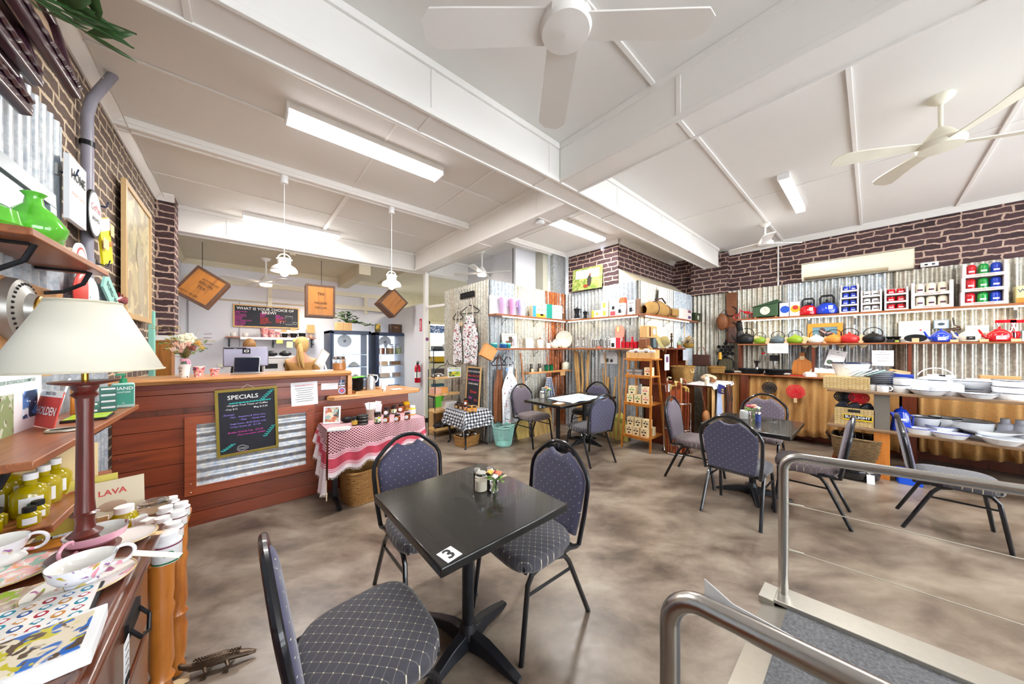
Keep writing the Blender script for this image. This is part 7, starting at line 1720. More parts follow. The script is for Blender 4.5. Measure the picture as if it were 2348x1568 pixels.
t=boxy('blue_carton','blue lined box under the plate stack','box',5.86,atX(2018,5.86),EZ,.28,.22,.058,C('#40486c'),R(-90))
emug('enamel mug at the far left of the display table',1998,5.62);emug('second enamel mug lower left, with black writing',2024,5.58,r=.046);emug('enamel mug stacked above the lower left pair',2028,5.70,EZ+.078)if False else emug('enamel mug behind the lower left pair',2031,5.72)
for k in range(2):emug('large enamel cup in the pair left of the sealed tub, %s'%('lower','upper')[k],2067,5.66,EZ+k*.085,.062,.08)
boxy('blue_carton','bright blue box with wooden brushes behind the large cups','box',5.98,atX(2063,5.98),EZ,.20,.14,.19,C('#2846b4'),R(-90))
tag(MB().box(-.08,-.02,0,.08,.02,.03,'blond').box(-.07,-.018,-.012,.07,.018,0,C('#e8dcc0')).ob('scrubbing_brush',loc=(5.98,atX(2062,5.98),EZ+.205),rot=(0,R(12),R(-70))),'wooden scrubbing brush on top of the bright blue box','brush')
t=thing('enamel_pot','white enamel pail with a square body beside the large cups','pot',(5.78,atX(2098,5.78),EZ));MB().box(-.08,-.09,0,.08,.09,.15,'enamel').ob('pot_body',t,bevel=.012)
t=thing('enamel_pot','large white lidded enamel pot in the middle of the display table','pot',(5.86,atX(2145,5.86),EZ));MB().lathe([(.12,0),(.13,.01),(.13,.15)],'enamel',seg=32).ob('pot_body',t);MB().lathe([(.132,.15),(.13,.16),(.08,.185),(.02,.195),(.025,.21),(0,.215)],'enamel',seg=32).ob('lid',t);MB().lathe([(.131,.144),(.136,.15),(.131,.154)],'navy',seg=32,cap=False).ob('rim',t);MB().tube(arc((0,0,.15),.13,20,160,10,'yz'),.005,'enamel',6).ob('bail_handle',t)
t=thing('enamel_pot','shorter white lidded enamel billy in front of the large pot','pot',(5.70,atX(2178,5.7),EZ));MB().lathe([(.085,0),(.09,.01),(.09,.11)],'enamel',seg=28).ob('pot_body',t);MB().lathe([(.092,.11),(.06,.135),(.015,.14),(.02,.155),(0,.16)],'enamel',seg=28).ob('lid',t)
dish('shallow white enamel pie dish at the table front, left',2128,5.60,.14,.05);dish('shallow white enamel pie dish at the table front, right',2243,5.58,.12,.045)
dish('big white enamel basin with a blue rim, upper of two',2232,5.92,.22,.08,EZ+.075);dish('big white enamel basin with a blue rim, lower of two',2232,5.92,.20,.07,EZ)
for k in range(3):dish('deep round enamel tin at the right edge, %s'%('bottom','middle','top')[k],2325,5.72,.125,.06,EZ+k*.061,foot=.95,name='enamel_cake_tin')
boxy('kraft_gift_box','kraft box with a white oval label at the back of the display table','box',6.22,atX(2290,6.22),EZ,.24,.12,.20,'kraft',R(-90));
t=thing('pink_leaflet_box','white and pink printed box with a curved top edge','box',(6.05,atX(2290,6.05),EZ),R(-90));MB().prism([(-.16,.02),(.16,0),(.16,.17),(-.20,.17)],-.02,.02,C('#f0dce4'),'y').text('BREAD',.03,C('#c05060'),(.04,-.021,.08)).ob('box_body',t)
for k,(px,nm_,c)in enumerate(((2146,'small white carton with grey print','#e4e6ea'),(2170,'white carton with a peeler picture','#eceef0'))):boxy('utensil_box',nm_+' standing behind the big pot','box',6.2,atX(px,6.2),EZ,.13,.05,.19,C(c),R(-90),[(.1,.4,.9,.5,C('#8a8c94'))])
t=thing('dark_gadget','dark green oval gadget box between the cartons and the basins','box',(6.12,atX(2222,6.12),EZ));MB().ball((0,0,.08),(.05,.13,.05),C('#2c4a44',.3),16,10).box(-.04,-.08,0,.04,.08,.05,'ink').ob('gadget_body',t)
tag(MB().box(-.05,-.12,0,.05,.12,.11,C('#d8dce0',.3)).ball((0,-.04,.10),(.05,.07,.04),C('#f07a20'),12,8).ball((0,.06,.10),(.03,.03,.03),C('#e8c020'),10,6).ob('fruit_punnet',loc=(6.2,atX(2338,6.2),EZ)),'clear punnet with orange and yellow goods at the back right','punnet')
FZ=.5655
t=thing('sunlight_crate','woven box with a black and yellow SUNLIGHT label on the lower shelf','crate',(5.70,.135,FZ),R(-90));MB().box(-.165,-.14,0,.165,.14,.21,'wicker_pale').box(-.05,-.145,.165,.05,-.139,.195,'ink').ob('woven_box',t,bevel=.006)
MB().box(-.09,-.147,.07,.145,-.140,.135,C('#f0d020')).box(-.085,-.148,.083,.14,-.146,.13,'ink').text('SUNLIGHT',.042,'paper',(.028,-.1485,.107),bold=.02,width=.205).text('DISH BRUSH',.010,C('#c03020'),(.028,-.1485,.077)).ob('name_label',t)
b=MB()
for k in range(3):b.at((5.66,.22-.11*k,FZ+.215),(R(15*(k-1)),R(-10),R(k*30))).box(-.05,-.05,-.0,.05,.05,.05,'ink')
for k in range(3):tag(MB().prism([(-.07,0),(.06,0),(.02,.07),(-.03,.055)],-.03,.03,C('#1c2030',.4),'y').ob('oven_cloth',loc=(5.64,.23-.10*k,FZ+.212),rot=(0,0,R(-90+12*k)),bevel=.008),'black folded pad poking out of the SUNLIGHT box, %s'%('left','middle','right')[k],'pad')
t=thing('blue_coffee_pot','tall cobalt enamel coffee pot on the lower shelf','coffee pot',(5.66,atX(2066,5.66),FZ),R(-60));t.scale=(.8,.8,.98);MB().lathe([(.10,0),(.104,.01),(.08,.17),(.068,.215)],'blue_en',seg=30).ob('pot_body',t);MB().lathe([(.07,.215),(.05,.245),(.012,.26),(.016,.278),(0,.285)],'blue_en',seg=26).ob('lid',t);MB().prism([(-.07,.13),(-.13,.215),(-.06,.205)],-.022,.022,'blue_en','y').ob('spout',t,bevel=.006);MB().tube([(.07,0,.19),(.13,0,.17),(.12,0,.06),(.095,0,.05)],.009,'blue_en',8).ob('handle',t);MB().box(-.06,-.093,.13,.0,-.088,.15,'paper').ob('paper_label',t)
bb=M['blue_en']
dish('blue-banded oval dish beside the coffee pot',2110,5.62,.095,.06,FZ,rim=bb,foot=.8,sx=1.15);dish('blue-banded oval dish at the front of the lower shelf',2176,5.60,.11,.05,FZ,rim=bb,foot=.75,sx=1.2);dish('blue-banded deep dish behind the front oval one',2158,5.80,.12,.085,FZ,rim=bb,foot=.8)
for k,(px,X)in enumerate(((2120,5.85),(2166,5.95))):
 t=thing('enamel_billy','white enamel billy with a wire bail on the lower shelf, %s'%('left' if k==0 else 'right'),'pot',(X,atX(px,X),FZ));MB().lathe([(.09,0),(.11,.16),(.107,.16),(.088,.006),(0,.006)],'enamel',seg=28,cap=False).ob('pot_body',t);MB().lathe([(.11,.155),(.114,.16),(.107,.164)],'ink',seg=28,cap=False).ob('rim',t);MB().tube(arc((-.1,0,.13),.10,180,360,12,'yz'),.0035,'ink',6).ob('wire_bail',t)
dish('rectangular-looking deep enamel tin at the back of the lower shelf',2218,5.98,.17,.15,FZ,foot=.9);dish('wide flat white enamel platter stacked on the lower shelf',2262,5.80,.20,.05,FZ+.05,rim='enamel');dish('small grey-white enamel pie dish at the front right of the lower shelf',2296,5.60,.14,.06,FZ,rim='enamel',foot=.6);dish('white enamel bowl under the wide platter',2250,5.80,.12,.045,FZ,foot=.8)
for k,px in enumerate((2305,2340)):tag(MB().lathe([(.05,0),(.05,.15),(.03,.17),(.03,.21),(0,.21)],C('#b8bcc8',.3),seg=20).ob('glass_bottle',loc=(5.95,atX(px,5.95),FZ)),'pale blurred bottle at the back right of the lower shelf, %s'%('left' if k==0 else 'right'),'bottle')
def trivet(label,px,py,r,m,X=6.60,heart=False):
 y,z=atX(px,X,py);t=thing('crochet_trivet',label,'trivet',(X,y,z),R(-90));b=MB()
 n=5
 for k in range(n):rr=r*(k+.8)/n;b.tube([(rr*math.cos(a)*(1.15 if heart else 1),.0,rr*math.sin(a)*(1-(.25 if heart and math.sin(a)>0 else 0)*abs(math.cos(a))**4))for a in[i*PI/14 for i in range(28)]],.008,m,6,closed=True)
 for k in range(12):a=k*PI/6;b.tube([(0,0,0),(r*math.cos(a+.3),0,r*math.sin(a+.3))],.006,m,5)
 b.ob('woven_ring',t);MB().tube([(0,0,r),(-.02,.0,r+.06)],.004,'chrome',5).ob('hook',t);return t
trivet('black round crochet trivet pinned to the burlap curtain',1764,889,.095,M['iron']);t=trivet('red round crochet trivet pinned to the burlap curtain',1824,898,.11,C('#d8142c',.6));MB().box(-.02,-.012,-.17,.02,-.01,-.10,'tag').ob('price_tag',t)
trivet('black petal-shaped trivet above the SUNLIGHT box',1935,909,.075,M['iron'],5.66,True);trivet('red petal-shaped trivet above the SUNLIGHT box',1969,911,.075,C('#d8142c',.6),5.66,True)
t=basket('willow_basket','brown willow basket of dark trays on the floor under the lower shelf',5.72,.12,.42,.44,.26,weave_mat('willow','#a88858','#6c5434',30,40),R(90),.85,z=.16)
tag(MB().box(-.20,-.20,0,.20,.20,.158,'brown_wood').ob('timber_block',loc=(5.76,.12,0)),'dark timber block carrying the willow basket','block')
for k in range(7):tag(MB().box(-.11,-.004,0,.11,.004,.22,C('#14161e',.2,coat=.5)).ob('baking_tray',loc=(5.74,.28-.045*k,.24),rot=(R(-28+5*k),0,R(0)),bevel=.003),'glossy dark tray standing in the willow basket, %s from the left'%('first','second','third','fourth','fifth','sixth','seventh')[k],'tray','dark trays in the willow basket')
t=thing('roasting_tin','black enamel roaster with a white swing tag on the floor','roaster',(5.36,.13,0),R(-78));MB().lathe([(.14,0),(.17,.03),(.175,.075),(.16,.08)],C('#101318',.15,coat=.5),seg=40,sx=1.15,sy=.75).ob('base',t);MB().lathe([(.177,.075),(.18,.085),(.165,.12),(.10,.135),(0,.14)],C('#101318',.15,coat=.5),seg=40,sx=1.15,sy=.75,cap=False).ob('lid',t);MB().at((.1,-.14,.05),(R(-8),0,0)).box(-.03,-.002,-.05,.03,0,.05,'paper').tube([(0,0,.05),(-.03,.01,.08)],.002,'cream').ob('swing_tag',t)
t=thing('blue_storage_box','bright blue box with a white label on the floor by the orange leg','box',(5.58,-.28,0),R(-82));MB().box(-.09,-.06,0,.08,.08,.16,C('#1450d0',.35)).ob('box_body',t,bevel=.004);MB().box(-.07,-.0625,.12,-.01,-.0605,.14,'paper').ob('label',t)
# ================================================================ left-hand wall and furniture
corr_strip((LX+.035,.4),(LX+.035,2.93),.9,2.72,'corr_blue',name='wall_left_corrugated')
corr_strip((LX+.03,2.90),(LX+.03,3.70),0,1.95,'corr_blue',name='wall_left_corrugated')
y_=3.30
struct(MB().tube([(LX+.04,y_,1.9),(LX+.04,y_,3.0),(LX+.05,y_+.03,3.12),(LX+.12,y_+.12,CZ)],.027,C('#8e8c98',.4),14).tube([(LX+.04,y_,2.80),(LX+.04,y_,2.83)],.033,'black_metal',14),'trim_pipe')
random.seed(1)
struct(MB().tube([(LX+.09,Y,CZ-.07+.012*math.sin(Y*9))for Y in[1.5+.2*i for i in range(21)]],.004,C('#c8c2b8'),5),'trim_cable')
tag(MB().tube([(LX+.06,2.95,1.33),(LX+.07,2.7,1.1),(LX+.09,2.35,.95),(-.6,2.0,.93)],.005,'plastic_w',6).ob('lamp_cord'),'white cord running down the blue-grey iron behind the oil bottles','cord')
t=thing('dark_dresser','dark polished dresser at the bottom left with the lamp and teacups','dresser',(-.78,.9,0))
MB().box(0,-.68,.872,.555,.72,.90,'dark_wood').ob('top',t,bevel=.006);MB().box(.515,-.69,.862,.575,.735,.888,'dark_wood').box(.0,.70,.862,.56,.738,.888,'dark_wood').ob('moulded_edge',t,bevel=.008)
MB().box(.01,-.66,0,.53,.70,.865,'dark_wood').ob('carcass',t,bevel=.003)
for k,(z0,z1)in enumerate(((.60,.84),(.33,.57),(.06,.30))):
 d=MB().box(.53,-.63,z0,.545,.67,z1,'dark_wood').ob('drawer',t,bevel=.004)
 for y in(-.3,.46):
  MB().tube([(.552,y-.05,(z0+z1)/2+.02),(.572,y-.05,(z0+z1)/2-.01),(.578,y,(z0+z1)/2-.03),(.572,y+.05,(z0+z1)/2-.01),(.552,y+.05,(z0+z1)/2+.02)],.005,'iron',8).box(.545,y-.065,(z0+z1)/2,.553,y+.065,(z0+z1)/2+.045,'iron').ob('handle',d)
def tagx(b):return b
sheet('price_tag','white swing tag with a barcode hanging on the dresser front',.045,.12,(-.222,1.24,.70),(0,0,R(90)),4,extra=lambda b:[b.box(-.018+.005*k,-.0026,-.052,-.016+.005*k+.001*(k%2),-.0015,-.03,'ink')for k in range(8)],cat='tag')
LZ0=.9005
lx,ly=-.345,1.50
t=thing('table_lamp','turned mahogany table lamp with a cream cone shade','lamp',(lx,ly,LZ0))
MB().lathe([(.066,0),(.068,.012),(.05,.025),(.03,.032),(.024,.05),(.034,.062),(.02,.075),(.017,.10),(.02,.115),(.028,.12),(.02,.125),(.0175,.16),(.0155,.40),(.018,.455),(.027,.465),(.02,.475),(.026,.485),(.026,.492),(.062,.50),(.064,.505),(0,.508)],'mahogany',seg=32).ob('turned_stem',t)
MB().lathe([(.007,.505),(.007,.60)],mat('brass','#b8903c',.25,.9,var=0),seg=12).ob('brass_tube',t)
sh_=MB().lathe([(.155,.535),(.068,.735)],mat('linen_shade','#ece8d8',.8,var=.02),seg=48,cap=False).ob('lamp_shade',t,solid=.003)
for r,z in((.156,.536),(.069,.734)):MB().tube([(r*math.cos(a),r*math.sin(a),z)for a in[i*PI/20 for i in range(40)]],.0025,C('#ddd6c0',.8),6,closed=True).ob('shade_trim',sh_)
sheet('paper_label','kraft handwritten label hanging behind the lamp stem',.07,.04,(LX+.062,2.62,1.385),(0,0,R(60)),2,m='kraft')
def cupsaucer(label,px,py,r,h,m,inner='porcelain_w',sr=.085,sm='porcelain',hang=0,foot=True,sc=1,saucer=True,slabel=None,sp=None):
 x,y=atZ(px,py,LZ0)
 if saucer:
  sx_,sy_=sp or(x,y)
  tag(MB().lathe([(0,.002),(.04,0),(sr,.013),(sr+.001,.015),(.042,.005),(0,.005)],sm,seg=40,cap=False).lathe([(sr-.002,.0135),(sr+.0015,.0145),(sr-.002,.016)],C('#c9a860',.3),seg=40,cap=False).ob('saucer',loc=(sx_,sy_,LZ0)),slabel,'saucer')
 z0=LZ0+(.0055 if saucer else 0)
 t=thing('teacup',label,'teacup',(x,y,z0),hang)
 MB().lathe([(.026,0),(.028,.008),(.024,.012),(.04,.022),(r*.9,h*.6),(r,h)],m,seg=36,cap=False).ob('cup_wall',t)
 MB().lathe([(0,.016),(.035,.022),(r*.88,h*.6),(r-.0015,h)],inner,seg=36,cap=False).ob('cup_inside',t)
 MB().tube([(r*.92,0,h*.86)]+arc((r+.008,0,h*.68),.022,110,-110,12)+[(r*.8,0,h*.4)],.0042,m,8).ob('handle',t)
 return t
fl=blotch_mat('floral_teacup_print','#eef0f6',['#e89ab0','#6aa8a0','#c8b040','#a070b0'],26,.12,.64,.6)
pk_=blotch_mat('pink_cup_inside','#f0f0ea',['#90a8a4','#b04a44'],14,.15,.62,.6)
t=cupsaucer('white teacup painted with flowers, nearest the camera on the dresser',188,1345,.056,.062,fl,slabel='floral saucer under the flower-painted teacup',sr=.088,hang=R(20));
MB().at((.085,.0,.03),(0,R(20),R(-35))).box(0,-.012,0,.10,.012,.0015,'cream').ob('paper_tag',t)
cupsaucer('pink-sided teacup behind the floral one, at the foot of the lamp',222,1262,.062,.055,'pink_china',pk_,slabel='white oval saucer behind the pink-sided teacup',sp=atZ(290,1240,LZ0),hang=R(-120),sm='porcelain_w',sr=.065)
cupsaucer('pink floral teacup cut by the left edge of the picture',-14,1300,.056,.062,fl,slabel='pink and orange floral saucer at the left edge',sr=.085,sp=atZ(25,1322,LZ0),sm=blotch_mat('pink_floral_saucer','#f0b8b4',['#e8a060','#9ac0b0','#f4ece0'],30,.15,.55,.5))
tag(MB().lathe([(0,.002),(.035,0),(.062,.011),(0,.004)],blotch_mat('green_floral_saucer','#e8d8c8',['#9ac040','#c0a890'],30,.15,.5,.5),seg=36,cap=False).ob('saucer',loc=(*atZ(-8,1400,LZ0),LZ0)),'small green and cream saucer at the left edge, below the pink one','saucer')
def tile(b,n=4,s=.13):
 for i in range(n):
  for j in range(n):
   x,y=(-.5+(i+.5)/n)*s,(-.5+(j+.5)/n)*s;c=('#1c8ca8','#d09040','#b02840','#2c5c9c')[(i+2*j)%4]
   b.lathe([(s/n*.38,0),(s/n*.38,.0008)],c,(x,y,.0162),4 if(i+j)%2 else 12);b.lathe([(s/n*.2,0),(s/n*.2,.0012)],'paper',(x,y,.0162),12)
x,y=atZ(95,1425,LZ0)
t=thing('patterned_tile','white ceramic coaster tile with blue, orange and red rosettes','tile',(x,y,LZ0),R(4));MB().box(-.075,-.075,0,.075,.075,.012,'ink').ob('black_tray',t);b=MB().box(-.07,-.07,.012,.07,.07,.0162,'porcelain_w');tile(b,5);b.ob('tile_face',t,bevel=.001)
x,y=atZ(60,1530,LZ0)
t=thing('boxed_tile','white boxed tile with blue and yellow flowers, lowest at the left','tile',(x,y,LZ0),R(4));MB().box(-.085,-.075,0,.085,.075,.03,'paper').ob('tray_box',t,bevel=.002);MB().box(-.07,-.06,.03,.07,.06,.032,blotch_mat('blue_flower_tile','#e6dcc4',['#2c6cc0','#c8c030','#5a4a3c'],24,.2,.55,.3)).ob('tile_face',t)
for px,py,a,n_ in((60,1352,10,'between the left saucers'),(330,1225,-30,'beside the pink teacup saucer')):tag(MB().box(-.05,-.012,0,.05,.012,.0012,'tag').ob('paper_tag',loc=(*atZ(px,py,LZ0),LZ0),rot=(0,0,R(a))),'buff paper tag lying on the dresser '+n_,'tag')
x,y=atZ(150,1215,LZ0);tag(MB().ball((0,0,.02),(.045,.03,.02),C('#e8e8e4',.4),12,8).ob('tissue_packet',loc=(-.5,1.56,LZ0)),'white crinkled packet behind the lamp base','packet')
t=thing('pine_side_table','honey pine side table with turned legs beyond the dresser','table',(-.47,1.90,0))
MB().box(-.29,-.225,.715,.29,.24,.745,'pine_x').ob('tabletop',t,bevel=.010);MB().box(-.26,-.19,.60,.26,.21,.715,'pine_x').ob('apron_frame',t)
for sx in(-1,1):
 for sy in(-1,1):MB().lathe([(.02,0),(.03,.03),(.022,.06),(.03,.10),(.034,.22),(.026,.26),(.036,.28),(.026,.30),(.034,.34),(.03,.50),(.036,.54),(.03,.56),(.034,.60),(.034,.715)],'pine',(sx*.245,.01+sy*.19,0),18).ob('leg',t)
TZ2=.7455
random.seed(4)
def wjar(label,px,py,r,h,pump=False):
 x,y=atZ(px,py,TZ2);t=thing('white_jar',label,'jar',(x,y,TZ2),R(10))
 MB().lathe([(r*.9,0),(r,.005),(r,h*.7),(r*.75,h*.78)],'plastic_w',seg=24).ob('jar_body',t);MB().lathe([(r*.78,h*.76),(r*.8,h),(r*.7,h*1.01)],'plastic_w',seg=24).ob('cap',t)
 MB().lathe([(r+.0008,h*.6),(r+.0008,h*.65)],C('#7a2040',.4),seg=24,cap=False).lathe([(r+.0008,h*.05),(r+.0008,h*.1)],C('#1c6a3c',.4),seg=24,cap=False).ball((0,-r,h*.38),(r*.4,.002,h*.1),C('#1c6a3c',.4),8,6).ob('label_print',t)
wjar('large white jar with a green herb label at the near end of the pine table',383,1285,.038,.10)
for k,(px,py)in enumerate(((398,1235),(408,1205),(372,1222),(416,1185),(380,1195),(392,1172))):wjar('white lidded jar on the pine table, %s behind the large herb one'%('first','second','third','fourth','fifth','sixth')[k],px,py,.028,.065)
x,y=atZ(285,1212,TZ2);t=thing('oil_jar','round jar of golden oil with a white cap in front of the vintage prints','jar',(x,y,TZ2));MB().lathe([(.03,0),(.042,.01),(.042,.05),(.028,.07)],'oil',seg=24).ob('jar_body',t);MB().lathe([(.028,.07),(.028,.095)],'plastic_w',seg=20).ob('cap',t)
x,y=atZ(352,1188,TZ2);t=glass_jar('wide clear glass jar with a wooden scoop on the pine table',x,y,TZ2,.055,.075,'#b89878','glass','shell_jar',.5)
for k,(px,py)in enumerate(((300,1212),(325,1205),(338,1215),(250,1222),(235,1210))):tag(MB().box(-.02,-.015,0,.02,.015,.045,'paper' if k<3 else 'kraft').box(-.018,-.016,.028,.018,.016,.046,'plastic_w').ob('small_carton',loc=(*atZ(px,py,TZ2),TZ2),rot=(0,R(8*(k-2)),R(25*k)),bevel=.002),'small %s packet on the pine table, %s'%('white' if k<3 else 'kraft',('left of the glass jar','in front of the glass jar','at the right of the small group','beside the lamp base','behind the lamp base')[k]),'packet')
for k,(w,h,lx_,c,tx,cc)in enumerate(((.26,.34,0,'#e0c896','','ink'),(.20,.20,-.05,'#cfc04c','COCONUT','#b02830'),(.18,.18,.01,'#d8ccb0','LAVA','#c03028'))):
 b=MB().box(-w/2,-.004,0,w/2,0,h,c)
 if tx:b.text(tx,.032,cc,(0,-.005,h*.72),bold=.02).ball((0,-.005,h*.4),(.04,.001,.022),C('#5a4a34' if k==1 else '#b89a80'),10,6)
 tag(b.ob('vintage_print',loc=(-.60+.09*k,2.18-.02*k,TZ2+.002),rot=(R(-16),0,R(12))),('plain pale timber board leaning behind the two vintage prints','yellow and red vintage tin print leaning on the pale board','cream vintage print with red lettering, in front')[k],'print')
def lshelf(label,y0,y1,z,xo):
 t=thing('wall_shelf',label,'shelf',(LX,0,z));MB().box(.04,y0,-.028,xo-LX,y1,0,'shelf_wood_y').ob('board',t,bevel=.004)
 for y in(y0+.12,y1-.15):MB().tube([(.05,y,-.16)]+[(.05+.16*math.sin(a),y,-.16+.125*(1-math.cos(a)))for a in[R(q)for q in(30,60,90)]],.009,'black_metal',6).tube([(.05,y,-.036),(.2,y,-.036)],.007,'black_metal',6).ob('bracket',t)
lshelf('top wooden shelf on the left wall holding the jade-green vase',1.91,2.74,1.92,-.55);lshelf('middle wooden shelf on the left wall by the counter, holding the hand sanitizer',1.75,3.09,1.14,-.50);lshelf('lower wooden shelf on the left wall holding the oil bottles',1.842,2.49,.895,-.49)
B1=.8955;random.seed(3)
for r_ in range(2):
 for k in range(5):
  x,y=(-.585,-.695)[r_],2.02+.098*k
  t=thing('oil_bottle','large golden oil bottle on the lower shelf, %s row, %s from the near end'%(('outer','inner')[r_],('first','second','third','fourth','fifth')[k]),'bottle',(x,y,B1),R(18),'golden oil bottles')
  bo=MB().lathe([(.04,0),(.043,.005),(.043,.08),(.03,.10),(.014,.108)],'oil',seg=22).ob('bottle_body',t);MB().lathe([(.014,.108),(.014,.125)],'oil',seg=14).lathe([(.0165,.125),(.0165,.148)],'plastic_w',seg=16).ob('cap',t)
  MB().grid(lambda u,v:(.0437*math.cos(R(-125+70*u)),.0437*math.sin(R(-125+70*u)),.018+.05*v),8,1,'paper').ball((0,-.0437,.045),(.010,.001,.006),C('#2c5c3c'),6,4).ob('paper_label',bo)
for k,(x,y)in enumerate(((-.55,1.89),(-.55,1.95),(-.62,1.88),(-.69,1.89),(-.63,1.94),(-.70,1.95))):
 t=thing('small_oil_bottle','small bottle of yellow oil with a black cap, %s'%('nearest the shelf corner','second along the shelf edge','second from the corner along the end','third from the corner along the end','behind the second','furthest back against the wall')[k],'bottle',(x,y,B1),R(18),'small black-capped bottles')
 bo=MB().lathe([(.022,0),(.024,.004),(.024,.035),(.013,.045)],'oil',seg=20).ob('bottle_body',t);MB().lathe([(.0145,.045),(.0145,.062)],'ink',seg=16).ob('cap',t)
 MB().grid(lambda u,v:(.0244*math.cos(R(-125+70*u)),.0244*math.sin(R(-125+70*u)),.008+.022*v),6,1,'paper').ob('paper_label',bo)
B2=1.1405
t=thing('hand_sanitizer','green-labelled pump bottle reading HAND SANITIZER at the shelf corner','bottle',(-.545,2.98,B2),R(12));MB().box(-.045,-.03,0,.045,.03,.15,C('#a8c8c0',.15)).ob('bottle_body',t,bevel=.01);MB().box(-.04,-.0315,.02,.04,-.03,.14,C('#1c9078',.4)).text('HAND',.026,'paper',(0,-.033,.118),bold=.02).text('SANITIZER',.012,'paper',(0,-.033,.095),bold=.01).text('1L',.014,'paper',(0,-.033,.03)).ob('label',t)
MB().lathe([(.016,.15),(.016,.175),(.006,.178),(.006,.2)],C('#1c8c60',.4),seg=14).box(-.03,-.008,.195,.01,.008,.207,C('#1c8c60',.4)).ob('pump',t)
def stack(label,x,y,k):tag(MB().box(-.03,-.02,0,.03,.02,.034,C('#1c6a5c',.4)).box(-.025,-.0205,.018,.025,-.02,.028,'paper').ob('green_soap_tin',loc=(x,y,B2+k*.035),rot=(0,0,R(14))),label,'tin','green printed tins')
for k in range(4):stack('green printed tin in the tall stack beside the sanitizer, %s'%('bottom','second','third','top')[k],-.58,2.87,k)
for k in range(2):stack('green printed tin in the low stack left of the tall one, %s'%('bottom','top')[k],-.62,2.76,k)
tag(MB().box(-.07,-.09,0,.07,.09,.012,'ink').box(-.065,-.085,.012,.065,.085,.015,mat('lime_tile','#a8d020',.3,var=.3,scale=14)).ob('lime_tile',loc=(-.59,2.62,B2),rot=(0,0,R(3)),bevel=.003),'lime green patterned tile lying on the middle left shelf','tile')
t=thing('tin_sign','red tin sign reading HOLDEN leaning on the middle left shelf','sign',(-.68,2.46,B2+.003),rot=(R(-10),0,R(-60)));MB().box(-.11,-.004,0,.11,0,.16,C('#d8483c',.4)).box(-.11,-.005,.135,.11,-.004,.165,'paper').text('HOLDEN',.05,'paper',(0,-.0055,.07),bold=.02,width=.19).text('SINCE 1856',.02,'ink',(0,-.0058,.15),bold=.01).ob('painted_plate',t)
tag(MB().tube([(.05*math.cos(a),.035*math.sin(a),.006)for a in[i*PI/10 for i in range(20)]],.006,C('#b8b4a8',.4,metal=.6),6,closed=True).tube([(-.04,0,.006),(.04,0,.006)],.006,'iron',6).ob('metal_badge',loc=(-.58,2.30,B2)),'openwork metal badge lying before the red tin sign','badge')
for k in range(3):tag(MB().tube([(0,0,0),(.0,.01,.17)],.008,C('#d88a2c',.5),6).ob('incense_stick',loc=(-.70,2.86+.03*k,B2+.001),rot=(R(-4*k),R(5*k),0)),'orange stick standing behind the green tins, %s'%('left','middle','right')[k],'stick')
B3=1.9205
t=thing('jade_vase','glossy jade-green gourd vase on the top left shelf','vase',(-.63,2.20,B3));MB().lathe([(.03,0),(.062,.035),(.068,.07),(.045,.12),(.02,.155),(.017,.185),(.026,.2),(.02,.205)],'green_glaze',seg=36,sx=1.25).ob('body',t);MB().tube([(.02*math.cos(a),.02*math.sin(a),.2)for a in[i*PI/8 for i in range(16)]],.005,'green_glaze',6,closed=True).ob('lip',t)
t=thing('jade_bowl','glossy jade-green bowl partly behind the gourd vase','bowl',(-.67,2.38,B3));MB().lathe([(.03,0),(.06,.03),(.075,.09),(.07,.09),(.05,.03),(0,.01)],'green_glaze',seg=30,cap=False).ob('body',t)
tag(MB().lathe([(.04,0),(.07,.03),(.06,.08),(.03,.1)],'green_glaze',seg=26).ob('jade_jar',loc=(-.68,2.05,B3)),'jade-green jar at the left edge of the top shelf','jar')
gl_=C('#8b979f',.4)
def fx(b):b.box(-.2,-.016,.06,.2,-.0155,.28,C('#8c9aa8',.08,metal=.8))
board_obj('mirror','silver-framed mirror standing at the back of the top left shelf','mirror',.62,.36,gl_,.07,C('#6c7884',.12),(-.735,2.42,B3),(R(-2),0,R(90)),.03)
for k,(y,z)in enumerate(((2.13,2.0),(2.70,1.99))):tag(MB().tube([(0,-.014,0),(0,.014,0),(0,.016,.05),(0,0,.056),(0,-.016,.05)],.0025,mat('brass','#b8903c',.25,.9,var=0),6,closed=True).box(-.002,-.013,.003,.002,.013,.048,'porcelain_w').ob('brass_tag_frame',loc=(-.695,y,z)),'small brass-rimmed tag on the mirror frame, %s'%('left' if k==0 else 'right'),'tag')
sheet('poster','white poster of two photographs curling on the blue-grey iron',.46,.30,(LX+.065,2.37,1.25),(0,0,R(90)),0,'WONDER BOTANICALS SHAMPOO',C('#4c8c7c'),extra=lambda b:b.box(-.19,-.004,-.13,-.02,-.002,.06,blotch_mat('sepia_photo','#c8d0bc',['#6a4a34','#8a9a6c'],14,.6,.5)).box(.06,-.004,-.06,.18,-.002,.06,blotch_mat('blue_photo','#4c78b8',['#203a5c','#e8f0f8'],12,.6,.52)),cat='poster')
t=thing('headlamp_plaque','old headlamp mounted on a tan timber board on the left wall','ornament',(LX+.055,2.30,1.60),rot=(0,0,R(90)));MB().box(-.5,-.022,-.13,.50,0,.19,wood('tan_ply_board','#c08a4c','#9a6a34',0,.5,.6,.2)).ob('board',t,bevel=.004)
b=MB().at((-.0,-.022,.06),(R(90),0,0));b.lathe([(.13,0),(.125,.03),(.07,.05),(.06,.07)],C('#a8a8a4',.35,metal=.7),seg=40)
for k in range(30):a=k*PI/15;b.ball((.105*math.cos(a),.105*math.sin(a),.035),.007,'ink',6,4)
